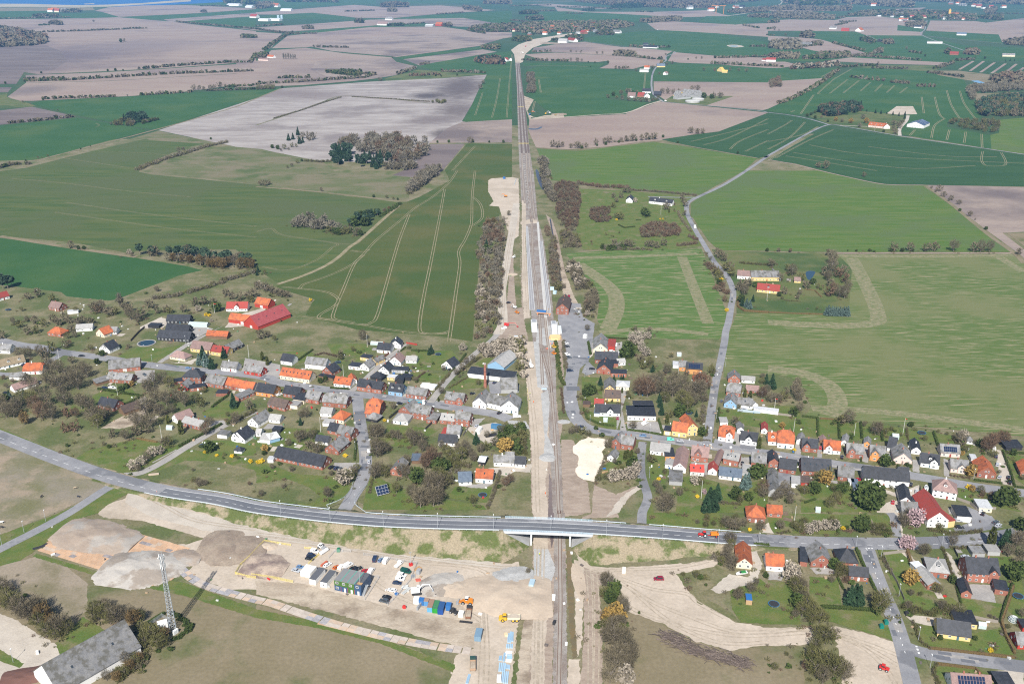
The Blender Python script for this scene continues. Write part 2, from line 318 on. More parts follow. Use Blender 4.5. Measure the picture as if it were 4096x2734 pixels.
# ------------------------------------------------------------------ ground sheet and fields
b=MB();b.poly([(-45000,-600,-.05),(45000,-600,-.05),(45000,60000,-.05),(-45000,60000,-.05)]);struct(b.obj('ground',farg))
sheet('near_ground','00:-900,1320 2349,1250 02:0,1150 03:2900,1300 33:2900,1900 30:-900,1900',-.02,mat('near_ground',(.135,.125,.06),(.22,.185,.12),.06,fine=.16,fs=.8,c3=(.09,.11,.036),s3=.03))
sheet('sea','o:-900,-28 930,-28 700,3 560,8 420,10 330,15 220,16 110,14 0,13 -900,16',.02,water)
sheet('beach','00:-1500,30 250,37 600,47 760,49 1000,44 1300,30 1600,6 1750,0 1750,14 1500,32 1000,64 700,71 250,66 -1500,60',.04,beach)
sheet('sandbank','00:770,36 860,32 872,38 780,42',.04,beach)
FI=[  # far to near
 ('pasture',dry,'00:-400,70 850,71 870,96 400,102 -400,106'),
 ('wheat_field',wheat,'00:-400,107 520,101 560,166 0,177 -400,178'),
 ('wheat_field',wheat,'00:565,165 565,130 940,115 1090,158 800,168'),
 ('ploughed_field',plough,'00:870,100 1000,68 1300,52 1700,48 2349,80 2349,85 1850,121 1150,154 1090,156 942,113'),
 ('wheat_field',wheat,'00:1155,157 1850,125 2349,86 2349,116 1500,177 1250,178'),
 ('ploughed_field',plough2,'00:1500,180 2349,118 2349,150 1570,204'),
 ('wheat_field',wheat,'00:1580,206 2349,151 2349,242 2300,247 1850,224'),
 ('wheat_field',wheat,'00:1700,40 2349,5 2349,60 1850,50'),
 ('ploughed_field',plough,'00:-600,181 350,175 820,167 1090,160 1570,200 1850,234 2349,286 2349,562 2000,592 1500,627 900,657 350,682 230,664 -600,650'),
 ('dark_field',dark,'00:-600,420 430,420 560,470 620,560 500,640 230,662 -600,652'),
 ('ploughed_field',plough,'00:235,690 900,668 1300,645 2300,582 2349,566 2349,665 1000,742 240,762'),
 ('ploughed_field',plough,'00:70,888 235,764 1000,744 2349,667 2349,752 2000,802 1700,842 1200,882 300,926 150,926'),
 ('dark_field',dark,'00:-600,655 220,664 150,772 -600,772'),
 ('dark_field',dark,'00:-600,805 110,802 72,848 -600,850'),
 ('pasture',gm,'00:-600,852 72,852 62,892 280,952 330,976 -600,1030'),
 ('wheat_field',wheat,'00:282,950 380,926 1200,886 1750,850 2349,828 01:230,812 00:2349,902 1650,1122 1450,1190 1300,1176 1210,1162 810,1080 350,976'),
 ('dark_field',dark,'00:-600,1030 0,1015 290,980 700,1068 640,1083 0,1145 -600,1190'),
 ('wheat_field',wheat,'00:-600,1195 0,1155 710,1080 1200,1165 1350,1202 800,1342 480,1437 300,1470 -600,1480'),
 ('pasture',pasture,'00:1030,1322 1410,1212 1450,1198 1880,1292 1950,1310 1620,1412 1560,1392 1500,1382 1240,1362'),
 # north of the lime field
 ('wheat_field',wheat,'01:0,0 1100,0 1100,36 500,60 0,110'),
 ('ploughed_field',plough,'01:0,115 900,46 1140,64 1700,52 2200,95 1660,130 1250,168 930,165 520,118 200,135 0,135'),
 ('wheat_field',wheat,'01:140,140 520,120 1030,182 700,182 0,168'),
 ('ploughed_field',plough,'01:-180,255 0,255 850,197 1060,182 1550,214 1090,236 330,290 0,280'),
 ('wheat_field',wheat,'01:340,300 1100,234 1530,217 1560,226 600,302 350,314'),
 ('wheat_field',wheat,'01:1250,170 1660,136 2349,100 2349,237 1980,196 1900,188'),
 ('ploughed_field',plough2,'01:1062,181 1900,166 2349,238 02:0,250 01:1850,246 1555,214'),
 ('wheat_field',wheat,'01:1300,10 2000,4 1960,30 1330,36'),
 ('ploughed_field',plough,'01:-180,285 240,310 140,440 60,470 -180,560'),
 ('ploughed_field',plough,'01:145,445 290,330 1050,250 1700,246 1950,280 2349,300 2349,342 2000,396 2070,420 1290,525 580,420 460,436'),
 ('dark_field',plough2,'01:500,428 600,400 770,368 1300,330 1950,296 2349,305 2349,330 2070,412 1270,520 700,470'),
 ('ploughed_field',plough,'01:-180,575 40,556 140,462 460,440 800,490 1240,527 1290,570 1480,612 1290,690 1090,722 880,746 430,782 180,792 -180,800'),
 ('dark_field',plough2,'01:560,560 1240,535 1290,575 1470,612 1290,688 1090,718 640,700 500,640'),
 ('grass_strip',wheat,'01:1290,527 2080,426 2110,440 1332,546'),
 ('ploughed_field',plough2,'01:1350,545 2080,455 2210,476 1500,602'),
 ('wheat_field',wheat,'01:1480,612 1620,578 2070,502 2345,470 02:0,680 01:2112,686 1690,656'),
 ('pasture',gm,'01:1180,722 1290,692 1490,640 2110,686 1650,722 1200,752'),
 ('limed_field',lime,'00:1452,1196 1650,1132 2349,902 01:230,812 1080,748 1700,720 2118,686 2040,832 1980,962 1890,1112 1920,1122 2349,1095 2349,1305 1590,1312 1590,1500 660,1482 460,1470 250,1410 0,1392 00:2100,1332 1900,1292'),
 ('ploughed_field',plough2,'01:1895,1118 2349,1096 2349,1306 1590,1312 1750,1180'),
 ('wheat_field',wheat,'01:2122,686 2140,590 2349,560 2349,1094 1922,1120 1902,1110 1982,962 2042,832'),
 ('pasture',pasture,'o:330,393 400,360 520,335 600,342 620,347 740,371 770,395 900,402 940,402 938,456 900,459 740,441 600,423 400,402 345,399'),
 ('dark_field',dark,'o:985,331 1066,330 1040,362 1005,402 960,408 900,402 950,380'),
 ('wheat_field',wheat4,'o:-250,425 60,385 190,352 335,318 345,322 470,330 440,336 400,348 330,380 318,394 345,400 600,425 740,443 905,463 945,463 900,497 815,562 778,590 700,632 655,650 600,640 590,600 540,572 312,576 300,582 170,556 0,541 -250,490'),
 ('wheat_field',wheat,'10:-500,560 0,615 650,705 1250,800 1700,872 1860,912 1640,962 1200,1130 1060,1182 700,1222 560,1112 400,1092 150,1062 -500,1000'),
 ('rough_field',rough_g,'10:1640,962 1860,912 2040,930 2349,900 11:200,1030 0,980 10:2349,1100 1700,1250 1060,1250 1200,1130'),
 ('wheat_field',wheat3,'11:180,1060 640,880 860,716 960,650 1320,310 1500,240 1780,90 01:1730,1560 1935,1316 2349,1322 11:2349,90 2150,70 2130,180 2180,270 2250,330 2230,420 2100,450 2080,690 2020,740 2050,820 2010,1310 1985,1567 1700,1560 940,1480 410,1330 540,1180 240,1090'),
 # east of the railway
 ('ploughed_field',plough2,'02:150,40 350,35 900,75 850,85 300,60 '),
 ('ploughed_field',plough,'02:390,65 700,110 1300,110 1800,95 2000,150 1600,158 1300,155 700,130 420,105'),
 ('wheat_field',wheat,'02:100,120 500,105 1000,130 1550,160 1500,200 900,200 300,200 70,140'),
 ('ploughed_field',plough,'02:1240,215 1450,196 2000,225 2349,215 2349,340 1900,310 1500,285 1320,275'),
 ('wheat_field',wheat,'02:1700,200 1780,150 2349,150 2349,190 2050,228'),
 ('wheat_field',wheat,'02:650,350 1150,290 1500,284 1900,308 2349,390 03:0,430 02:2349,520 1900,512 1500,476 1200,440 660,380'),
 ('ploughed_field',plough,'02:200,440 450,400 660,385 1000,432 1200,442 1470,472 1420,500 1410,550 940,510 400,480 180,480'),
 ('ploughed_field',plough,'02:110,500 400,484 940,512 1390,552 1350,580 1320,610 1230,602 1110,634 800,628 890,590 870,560 790,570 300,560'),
 ('wheat_field',wheat,'02:100,578 850,582 790,626 105,606'),
 ('ploughed_field',plough,'02:1480,480 1900,516 2349,532 03:300,600 0,640 02:1900,590 1530,576 1430,562'),
 ('wheat_field',wheat,'02:1440,592 1530,582 1830,592 2349,625 03:500,710 0,748 02:2349,757 1300,747 1300,640'),
 ('wheat_field',wheat,'02:120,650 240,612 700,622 960,637 1170,662 1272,672 1282,850 1200,860 870,900 900,915 1240,940 1200,972 1040,1037 480,1074 300,1000 200,920 140,860'),
 ('ploughed_field',plough,'02:1300,748 2349,758 03:0,750 500,715 440,790 90,958 0,1000 02:2300,1012 1430,936 1350,882 1300,850'),
 ('lawn',gm,'02:1390,930 1470,880 1760,880 2040,882 1770,972'),
 ('ploughed_field',plough,'02:160,1090 480,1078 1040,1047 1350,932 2250,1024 2349,1036 1900,1206 1650,1237 1350,1290 900,1342 520,1370 220,1352 150,1200'),
 ('wheat_field',wheat2,'02:1372,1280 1650,1238 1900,1208 2349,1037 03:0,1036 350,1086 545,1146 0,1425 02:2349,1430 2260,1452 1700,1362'),
 ('barley_field',bright,'02:225,1362 600,1387 900,1350 1300,1302 1700,1364 2250,1454 12:2130,0 1720,220 1040,178 600,100 350,90 310,0'),
 ('pasture',gm,'03:0,100 700,100 700,90 0,80'),
 ('ploughed_field',plough,'03:0,88 610,90 760,105 1450,70 1400,90 900,105 0,100'),
 ('ploughed_field',plough,'03:0,190 200,180 620,185 720,160 1000,150 1450,200 1410,328 900,325 800,290 200,285 0,285'),
 ('wheat_field',wheat,'03:1190,230 1440,270 1410,295 1185,282'),
 ('ploughed_field',plough,'03:1490,190 1900,195 2000,210 2349,168 2349,400 2150,390 2115,318 1450,282'),
 ('wheat_field',wheat,'03:1450,285 2115,320 2150,400 1430,326'),
 ('wheat_field',wheat,'03:210,288 800,292 905,326 1430,330 1800,420 2349,440 2349,560 1880,560 1640,580 1000,560 740,520 900,485 620,400 480,360'),
 ('ploughed_field',plough,'03:0,330 290,345 480,362 620,402 895,486 740,524 500,490 320,440 0,370'),
 ('wheat_field',wheat,'03:0,450 330,450 720,520 520,560 0,570'),
 ('ploughed_field',plough,'03:0,575 360,588 360,605 0,615'),
 ('ploughed_field',plough,'03:525,560 760,528 1650,575 1600,600 1000,585'),
 ('grass_strip',gm,'03:650,600 1640,602 1520,655 1000,640'),
 ('wheat_field',wheat,'03:0,625 620,628 640,640 480,720 0,750'),
 ('wheat_field',wheat,'03:0,1002 90,962 450,806 520,745 640,690 780,630 1000,625 1530,660 1800,735 1850,850 1960,1080 1650,1100 1640,1165 1960,1225 2040,1240 2050,1368 1240,1238 1200,1160 1280,1050 860,1020 760,960 460,1010 300,1060 0,1020'),
 ('wheat_field',wheat2,'03:1620,630 1890,556 2349,590 2349,700 2150,690'),
 ('pasture',dry,'03:1510,650 1750,650 2150,700 2250,740 2100,780 1850,740 1560,690'),
 ('pasture',dry,'03:1900,860 2349,845 2349,880 1910,940'),
 ('barley_field',bright,'03:2040,1240 2120,1220 2130,1100 2349,1080 2349,1412 2050,1368'),
 ('ploughed_patch',sand,'03:1085,1045 1180,975 1330,975 1370,1048 1180,1055'),
 ('lawn',gm,'03:380,1070 470,1010 860,1020 1280,1060 1190,1250 700,1160 560,1140'),
 ('wheat_field',wheat2,'03:0,1470 560,1152 600,1186 1200,1252 2349,1420 13:2349,145 1440,130 1100,125 900,95 500,0 03:250,1500'),
 ('barley_field',bright,'12:1640,300 1720,240 2150,0 13:470,0 900,98 1100,128 1410,130 1640,290 2000,580 2260,745 570,745 12:2349,735 1900,730 1800,640 1640,400'),
 ('ploughed_field',plough2,'13:1440,130 2349,150 2349,560 2150,570 2349,720 2349,800 2300,760 1660,290'),
 ('pasture',dry,'13:2190,570 2349,570 2349,690'),
 ('rough_grass',rough_g,'12:280,100 600,105 640,170 600,540 560,720 720,1000 790,1200 760,1360 560,1420 420,1400 250,700 200,400'),
 ('lawn',lawn,'12:615,165 1060,185 1700,240 1640,280 1600,400 1740,690 1500,720 650,725 590,540 630,330'),
 ('sown_field',thinB,'12:495,760 900,730 1740,715 1850,1000 1970,1300 1930,1500 1900,1545 860,1540 780,1360 800,1200 720,1020 560,860'),
 ('sown_field',thinA,'12:2060,1310 13:0,1305 740,1330 760,900 640,765 2240,765 2349,850 23:2349,870 800,720 330,690 400,600 300,420 220,330 90,300 22:2270,300 1940,330 12:1960,1567'),
 ('garden_lawn',gm,'12:1960,900 2060,1170 2060,1312 13:0,1308 740,1332 770,900 640,765 200,752 12:2349,745 1930,735 1830,720'),
]
for i,(nm,m,P)in enumerate(FI):
    sheet(nm,P,.02+.0008*i,m)
for nm,P,wd in(('headland','13:640,780 1500,785 2240,770',9),('headland','13:770,800 900,1050 1010,1320 950,1400 600,1420 0,1390',13),('headland','13:2100,780 2349,930',10),
                  ('headland','23:0,250 320,290 560,400 640,560 560,680',13),('headland','23:400,610 1000,640 1700,720 2349,810',9),('headland','12:560,800 1000,790 1700,760',8),
                  ('headland','12:600,850 900,1070 960,1250 880,1450',14),('headland','12:1560,790 1680,1100 1800,1400',10),('headland','12:800,1480 1300,1450 1800,1500',8)):
    strip(nm,P,wd,.10,bare)
# tramlines: pairs of wheel tracks, one object per field
def trams(P_list,gap=2.0,wd=.55,z=.105):
    b=MB()
    for i,P in enumerate(P_list):
        Q=smooth(pts(P),6)
        for s in(-1,1):strip_into(b,Q,wd,z+.001*i,0,s*gap/2)
    return struct(b.obj('tramlines',tram))
trams(['11:1845,0 1770,110 1620,240 1460,340 1330,450 1100,640 990,760 880,860 720,940 560,1000 440,1040 400,1080','11:990,770 900,860 800,1090 720,1280 720,1360 900,1390',
       '11:1405,400 1320,620 1250,850 1180,1100 1110,1330 1060,1390 960,1410 620,1360 400,1330','11:1730,170 1680,450 1600,860 1540,1150 1500,1430 1550,1490 1700,1490 1775,1470',
       '11:2010,0 1985,220 1980,430 1970,510 1920,630 1860,740 1870,860 1830,1150 1790,1430 1770,1567','11:1990,240 2060,310 2075,430 1975,510','11:960,1410 1250,1460 1560,1495 1750,1490',
       '11:240,1065 450,1085 640,1110 750,1170 720,1240 600,1310 580,1350 690,1365','11:870,730 980,745 1040,720','01:2010,1340 1800,1567','01:2350,500 2330,700 2300,1080','01:2240,720 2210,900 2165,1080','01:2080,850 2010,1060'],2.4,.7)
trams(['11:0,560 140,530 250,590 720,665 690,710 550,820 300,910 60,880','11:720,665 880,675','10:100,70 600,115 1200,190 1750,240','10:600,290 1300,390 2349,510','10:500,380 1500,520 2349,610','00:900,1390 1500,1420 2000,1567','00:580,1450 1190,1540','00:880,1130 910,1150 880,1165'],2.2,.5)
trams(['03:0,1370 200,1260 340,1120','03:0,1230 150,1150 220,1105','03:0,1480 450,1170','03:70,1450 350,1300 600,1190','03:0,1300 300,1240 460,1160','03:380,1330 1000,1430 2349,1500','03:920,1345 1600,1430 2100,1440','03:160,1430 1000,1567','03:230,1400 1200,1540 1900,1520','03:1970,1390 1960,1470 2010,1520 2180,1510 2140,1400','02:1760,1330 2000,1260 2349,1090','02:2000,1370 2100,1290 2349,1190','02:1640,1300 2349,1130','02:2140,1390 2349,1290'],2.4,.8)
trams(['03:1410,890 1430,1040','03:1530,890 1570,1040 1620,1090','03:1640,830 1680,960 1760,1090','03:1760,835 1800,950 1910,1100','03:1280,800 1210,855','03:1160,785 1090,850','03:1050,770 980,840','03:940,755 850,835','03:835,740 690,855','03:730,730 565,860','03:620,715 465,850 485,862','03:770,632 620,718','03:1500,1265 1530,1150 1620,1090','03:1640,1285 1665,1190','03:1800,1310 1815,1210','03:1965,1355 1960,1230','03:1300,1245 1350,1190','03:300,1045 420,870','03:210,1030 240,1015','03:490,705 620,640','02:190,1010 210,930','02:265,850 245,730','02:1210,830 1225,670'],2.6,1.0)
for P in('03:1755,640 1885,562','03:1855,652 1980,562','03:1950,665 2080,575','03:2050,675 2180,585','03:2150,690 2280,588','03:2270,680 2349,620'):strip('wheel_track',P,8,.11,plough)

# ------------------------------------------------------------------ farm tracks, country lanes
for nm,P,wd,m in(
 ('farm_track','01:230,812 00:2349,905 2150,985 1650,1130 1420,1192 1150,1265 830,1345 470,1437 280,1478 -300,1500',5,dry),('field_boundary','01:0,1150 300,1050 600,940 800,882 1250,910 1600,950',4,rough_g),
 ('farm_track','11:200,1040 440,960 640,870 760,790 860,700 960,630 1150,460 1320,310',4.5,tram),('field_edge','10:0,600 650,705 1250,790',7,dry),('field_edge','11:0,145 550,192 1170,262',5,dry),
 ('field_edge','02:220,1356 520,1372 900,1344 1320,1294 1700,1355 2250,1452',4,dry),('farm_track','03:0,1465 250,1510 13:480,0 900,95 1110,128 1440,132',3.5,plough),
 ('farm_track','13:630,757 1400,755 2240,755',4,plough),('farm_track','13:1440,130 1660,290 2000,570 2250,750 2349,850',5,dry),
 ('country_road','02:2349,1430 12:2150,0 1940,130 1720,235 1640,275 1605,315 1610,400 1680,540 1770,690 1860,840 1960,950 2010,1040 2030,1130 2010,1250 1990,1370 1960,1480 22:1950,0 1900,250 1860,420 1790,930',5.6,asph),
 ('country_road','03:2349,1416 1700,1320 1200,1246 700,1160 560,1145 380,1218 0,1430 02:2349,1430',4.6,asph),('country_road','03:560,1145 350,1085 150,1050 0,1033 02:2250,1015 1800,970 1430,940 1370,920 1290,850 1285,700 1330,610 1410,560 1415,520 1490,474 1150,440 660,382',4.6,asph),
 ('farm_road','02:1370,925 1250,960 1050,1035 800,1052 480,1075 220,1080 160,1060',5,sand),('lane','02:150,610 240,604 500,602 700,616',4,dry),('drive','12:1700,245 1550,245 1250,240',4,asph),
 ('country_road','03:1460,190 1440,270 1415,325 1800,465',5,asph),('lane','03:1430,330 2150,400',4,pave),('lane','03:900,325 1000,365',4,pave),('country_road','02:1400,275 1900,240',5,asph),('lane','03:40,60 110,40 130,15 110,0',8,sand),('farm_yard','03:1210,1245 1210,1180 1270,1110 1285,1060',6,gravel),('drive','03:660,1150 920,1162',4,gravel),('haul_road','02:2349,90 2100,130 1950,150',14,sand)):
    strip(nm,P,wd,.12,m)
# ------------------------------------------------------------------ village ground: gardens, yards, roads
NEAR=[
 ('village_ground',rough_g,'20:-900,780 0,780 500,1010 1000,1230 1300,1260 2349,1470 21:600,1530 800,1480 900,1440 1000,1500 2349,1540 22:180,1540 170,800 100,0 12:0,1500 11:2230,1420 1985,1567 1700,1520 940,1460 450,1330 520,1200 300,1150 10:2300,1050 1600,1180 1100,1200 600,1150 0,1060 -900,1000',.075),
 ('village_ground',rough_g,'12:420,1380 780,1380 860,1545 1900,1550 22:1900,0 1790,930 1790,1010 1600,1567 32:1900,120 1250,110 1180,60 1200,0 22:1190,1300 900,1567 750,1240 640,1000 480,880 400,500 400,0',.076),
 ('village_ground',rough_g,'22:2349,1060 1790,960 1950,0 1980,250 23:100,330 330,300 330,700 900,720 1700,830 2349,930 2349,1567 33:2600,300 2600,1800 1300,1800 1250,1300 950,560 900,330 300,330 -200,260 32:1900,250 1900,120',.077),
 ('village_ground',rough_g,'22:1960,250 2349,250 23:320,300 330,690 1000,740 2400,950 2400,1400 1500,1240 600,1100 0,1040 22:1800,930',.0775),
 ('garden_lawn',lawn,'20:700,1070 800,1000 1280,880 1440,920 1560,930 1700,960 1190,1210 1100,1200',.085),('garden_lawn',lawn,'20:1290,1240 1700,980 2349,1080 21:600,1300 700,1460 20:2349,1440 1700,1320',.086),
 ('meadow',rough_g,'20:1310,1240 1700,1090 2000,1100 2349,1180 2349,1440 1700,1320',.09),('garden_lawn',lawn,'21:200,1200 750,1240 930,1200 870,1360 780,1450 600,1520 0,1480 0,1250',.087),('meadow',rough_g,'21:0,1300 300,1260 480,1330 600,1420 500,1490 0,1440',.091),
 ('garden_lawn',lawn,'21:1000,1400 1060,1220 1300,1330 1750,1450 2080,1500 2120,1540 980,1540',.087),('garden_lawn',lawn,'21:1830,1330 2170,1330 2120,1480 1750,1430',.088),('garden_lawn',lawn,'21:1200,760 1700,800 1560,880 1400,960 1180,960',.085),
 ('garden_lawn',lawn,'20:1080,130 1260,50 1480,60 1770,20 1480,190 1180,170',.09),('garden_lawn',lawn,'21:100,90 480,90 800,200 980,100 1100,150 900,190 640,150 400,200 330,130',.086),('garden_lawn',lawn,'21:650,20 1000,20 1100,90 900,130 700,110',.087),
 ('garden_lawn',lawn,'21:1380,90 1800,80 1870,180 1700,260 1450,260 1380,210',.086),('garden_lawn',lawn,'21:1400,270 1750,300 1500,520 1640,420 1420,330',.085),('garden_lawn',lawn,'21:1760,420 1960,330 2100,350 2080,420 1860,440',.087),('garden_lawn',lawn,'21:2000,210 2100,150 2180,150 2100,240',.087),
 ('garden_lawn',lawn,'20:1020,420 1180,400 1250,480 1180,580 1000,620 600,640 700,560',.086),('garden_lawn',lawn,'20:1850,650 2060,540 2240,560 2260,620 2100,720 1880,690',.087),('garden_lawn',lawn,'20:1880,900 2349,920 2349,1040 2000,1060 1830,980',.087),('garden_lawn',lawn,'21:0,900 250,870 560,960 400,1000 200,1020 0,960',.086),('garden_lawn',lawn,'21:200,790 560,800 640,860 560,920 260,900',.088),
 ('garden_lawn',lawn,'22:640,320 820,330 830,520 760,600 640,560',.086),('garden_lawn',lawn,'22:630,620 720,640 1000,720 960,820 780,770',.087),('garden_lawn',lawn,'22:1350,330 1640,350 1640,420 1350,400',.086),('garden_lawn',rough_g,'22:1340,0 1930,0 1890,220 1620,190 1350,220',.088),
 ('garden_lawn',lawn,'22:1000,1000 1150,1010 1150,1200 900,1280 830,1150',.086),('garden_lawn',lawn,'22:1240,980 1270,960 1260,1040 1410,1060 1440,1200 1400,1300 1290,1300 1250,1150',.086),('garden_lawn',lawn,'22:1570,1240 1640,1230 1900,1290 2050,1330 2349,1250 2349,1567 1500,1567 1520,1400',.087),('garden_lawn',lawn,'22:1240,1200 1300,1567 1900,1567 32:1950,150 1230,110 22:1250,1500',.0865),
 ('garden_lawn',lawn,'22:1900,620 2349,640 2349,800 2100,760 2060,700 1900,720',.087),('garden_lawn',lawn,'23:0,590 290,590 300,700 650,720 900,750 1300,800 1700,860 1900,960 1800,1020 1700,930 1250,900 1000,920 600,880 250,860 0,800',.088),('garden_lawn',lawn,'23:300,1330 560,1240 870,1360 1080,1400 1060,1560 300,1567',.087),('garden_lawn',lawn,'23:1760,1300 2100,1420 2250,1500 2349,1567 1900,1480 1750,1430',.087),('garden_lawn',lawn,'23:2190,1000 2349,1060 2349,1310 2230,1230',.087),
 ('garden_lawn',lawn,'33:0,620 200,640 280,900 300,1020 0,1020',.088),('garden_lawn',lawn,'33:380,580 640,600 680,850 900,860 1000,900 1100,1000 1150,1170 560,990 500,860 380,800',.089),('garden_lawn',lawn,'33:1000,340 1240,345 1390,560 1420,700 1700,780 1850,960 1250,900 1200,780',.088),('garden_lawn',lawn,'33:1760,780 2150,830 2110,1000 1860,950',.0885),
 ('garden_lawn',lawn,'33:1340,1000 1900,1100 2150,1050 2260,1310 1480,1220 1360,1150',.089),('garden_lawn',lawn,'33:1500,1400 1900,1420 2349,1600 2349,1700 1600,1700',.088),('garden_lawn',lawn,'33:2000,400 2250,400 2349,700 2349,1000 2200,900 2200,620',.0875),('garden_lawn',lawn,'33:0,0 1140,20 1130,160 700,150 600,190 0,180',.0875),
 ('garden_lawn',lawn,'32:2000,700 2280,600 2349,660 2349,1020 2100,1000 2020,880',.088),('meadow',rough_g,'32:1500,560 1900,480 2000,560 1800,700 1700,740 2000,900 2100,1010 1700,820 1600,680',.089),
 ('pavement',pave,'21:-100,150 220,210 230,330 0,320 20:2200,290 2230,240',.10),('gravel_yard',gravel,'20:1560,190 1700,190 1900,110 1860,60 1980,100 1800,170 1760,210',.10),('gravel_drive',pave,'20:1480,195 1560,150 1760,20 10:2050,1420 1950,1470 20:1700,20 1440,190',.101),('yard',pave,'10:1490,1480 1760,1400 1960,1450 1750,1567 1600,1567',.10),('gravel_yard',gravel,'10:1290,1430 1480,1340 1560,1380 1500,1440 1280,1450',.10),('farm_yard',gravel,'10:2150,1330 11:100,1250 60,1330 10:2300,1420 2060,1440',.10),
 ('bare_yard',earth,'20:930,790 1200,640 1400,560 1260,760 1100,800',.10),('lane',gravel,'20:1120,620 1330,500 1350,530 1150,660',.102),('yard',pave,'20:1230,260 1420,260 1420,370 1260,380',.10),('yard',pave,'20:1850,740 2050,720 2080,750 1900,790',.10),
 ('factory_yard',asph,'21:2130,360 2349,380 22:70,400 60,470 21:2150,480',.10),('yard',gravel,'21:1920,790 2200,740 2340,800 2200,920 2100,930 2000,860',.10),('yard',pave,'21:1900,720 2100,700 2010,790',.102),('gravel_drive',gravel,'21:2130,1160 2349,1140 22:180,1120 170,1200 30,1190 21:2300,1240 2180,1200',.10),('parking',pave,'21:720,1110 950,1110 930,1160 720,1180',.10),('forecourt',pave,'21:1200,490 1240,470 1500,540 1340,520',.103),('patio',pave,'21:1860,1320 2190,1290 2100,1345 1980,1340',.103),('patio',pave,'21:110,750 260,770 220,800 60,800',.10),('concrete_ramp',newstone,'22:-40,720 130,730 165,800 60,790 -40,770',.10),
 ('station_forecourt',asph,'12:440,1200 630,1220 650,1340 760,1400 740,1567 22:740,60 700,180 560,300 500,290 470,0 12:430,1400 420,1340',.101),('car_park',asph,'22:690,170 800,280 680,310 640,280',.102),('earth_path',earth,'12:470,900 520,1010 560,1130 620,1240 500,1230 440,1000 360,500 330,420',.10),
 ('yard',gravel,'22:700,10 760,10 740,130 690,170',.10),('yard',pave,'22:940,20 1010,0 1010,130 960,130',.10),('forecourt',pave,'22:1050,730 1340,735 1385,870 1070,830',.10),('drive',pave,'22:1000,450 1060,450 1010,620 1050,820 990,830 1000,690 960,690 960,820 1000,700',.10),('courtyard',pave,'22:1650,1110 1820,1110 1860,1220 1640,1225',.10),('yard',pave,'22:2060,1060 2190,1060 2160,1180 2080,1150',.10),('forecourt',asph,'22:1860,890 2060,930 2060,960 1850,930',.103),('forecourt',asph,'22:2080,935 2240,955 2240,985 2070,965',.103),('drive',pave,'22:2040,830 2100,820 2090,970 2030,960',.104),
 ('drive',pave,'23:250,940 305,940 300,1050 245,1045',.10),('drive',pave,'23:455,960 500,960 495,1065 450,1060',.10),('drive',pave,'23:1090,1010 1140,1020 1140,1120 1080,1100',.10),('drive',pave,'23:1325,1080 1390,1090 1390,1200 1330,1190',.10),('drive',pave,'23:1610,1070 1660,1090 1665,1240 1615,1230',.10),('gravel_drive',gravel,'23:2080,990 2160,1000 2250,1320 2140,1300',.10),('drive',pave,'23:860,960 925,970 920,1110 865,1100',.10),
 ('factory_yard',asph,'23:90,1160 215,1200 200,1340 250,1400 100,1400',.10),('gravel_yard',gravel,'23:800,1290 1200,1390 1390,1310 1400,1567 33:1220,30 1240,210 1150,210 1110,0 23:1000,1567 1080,1480 1230,1440',.10),('garage_forecourt',asph,'33:1700,140 1870,80 1830,-60 2050,30 2150,130 1990,160 1730,190',.10),('gravel_drive',gravel,'33:1180,330 1300,380 1400,480 1360,500 1270,400',.10),('gravel_drive',gravel,'33:1600,330 1690,400 1790,610 1740,620 1660,430',.10),('patio',pave,'33:1850,650 2060,660 2090,825 1850,780',.10),('patio',pave,'33:0,540 150,540 130,620 0,610',.10),('patio',pave,'33:380,500 590,500 720,560 440,560',.10),('gravel_drive',gravel,'33:1250,930 1560,960 1710,1000 1500,1040 1330,1000',.10),('gravel_drive',gravel,'33:2090,1450 2349,1420 2349,1567 2140,1567',.10),('gravel_drive',gravel,'33:-40,100 0,90 60,200 -60,210',.10),('gravel_drive',gravel,'32:2130,300 2230,300 2300,480 2240,620 2170,600 2210,460',.10),
 # construction ground
 ('site_sand',sand,'20:1180,1375 1230,1350 1330,1360 1460,1405 1540,1480 2000,1560 31:0,145 560,213 1050,290 1480,370 2150,446 2349,465 32:60,440 90,560 75,900 20,1300 -10,1640 31:1750,1640 1830,1300 2010,1235 1200,1040 600,880 0,700 30:2100,700 1700,560 1850,390 1600,300 1880,230 1300,70 940,40 900,10 20:940,1500 1150,1440',.08),
 ('haul_road',gravel,'20:1150,1480 1180,1375 1330,1360 1480,1450 1560,1510 30:2349,130 31:0,145 560,213 1050,300 2150,446 2349,490 31:2349,520 1300,400 600,300 0,240 30:2000,190 1400,40',.083),
 ('site_slope',earth,'31:0,620 400,640 1000,800 1300,880 2050,1010 2100,1100 2000,1230 1900,1240 1200,1050 600,890 0,745',.084),('rail_strip_earth',earth2,'22:110,0 200,0 290,400 345,620 350,1000 380,1567 32:395,0 390,700 370,1640 150,1640 200,900 190,0 22:180,1567 170,1000',.085),('rail_strip_sand',sand,'22:105,0 190,0 270,400 330,700 340,1000 310,1300 330,1567 32:330,200 330,700 290,1640 160,1640 205,700 195,0 22:190,1567 175,900 120,200',.09),
 ('dark_ballast',dark,'22:340,1200 375,1300 380,1567 32:390,0 390,220 360,330 350,200 330,100 22:330,1567',.095),('rail_shoulder',earth2,'12:440,1380 470,1567 22:460,0 490,600 440,900 480,1567 32:480,100 500,500 400,500 22:370,1000 350,300',.084),('rail_verge',rough_g,'12:430,1400 22:390,0 450,300 500,560 490,700 430,720 400,450 350,0',.088),
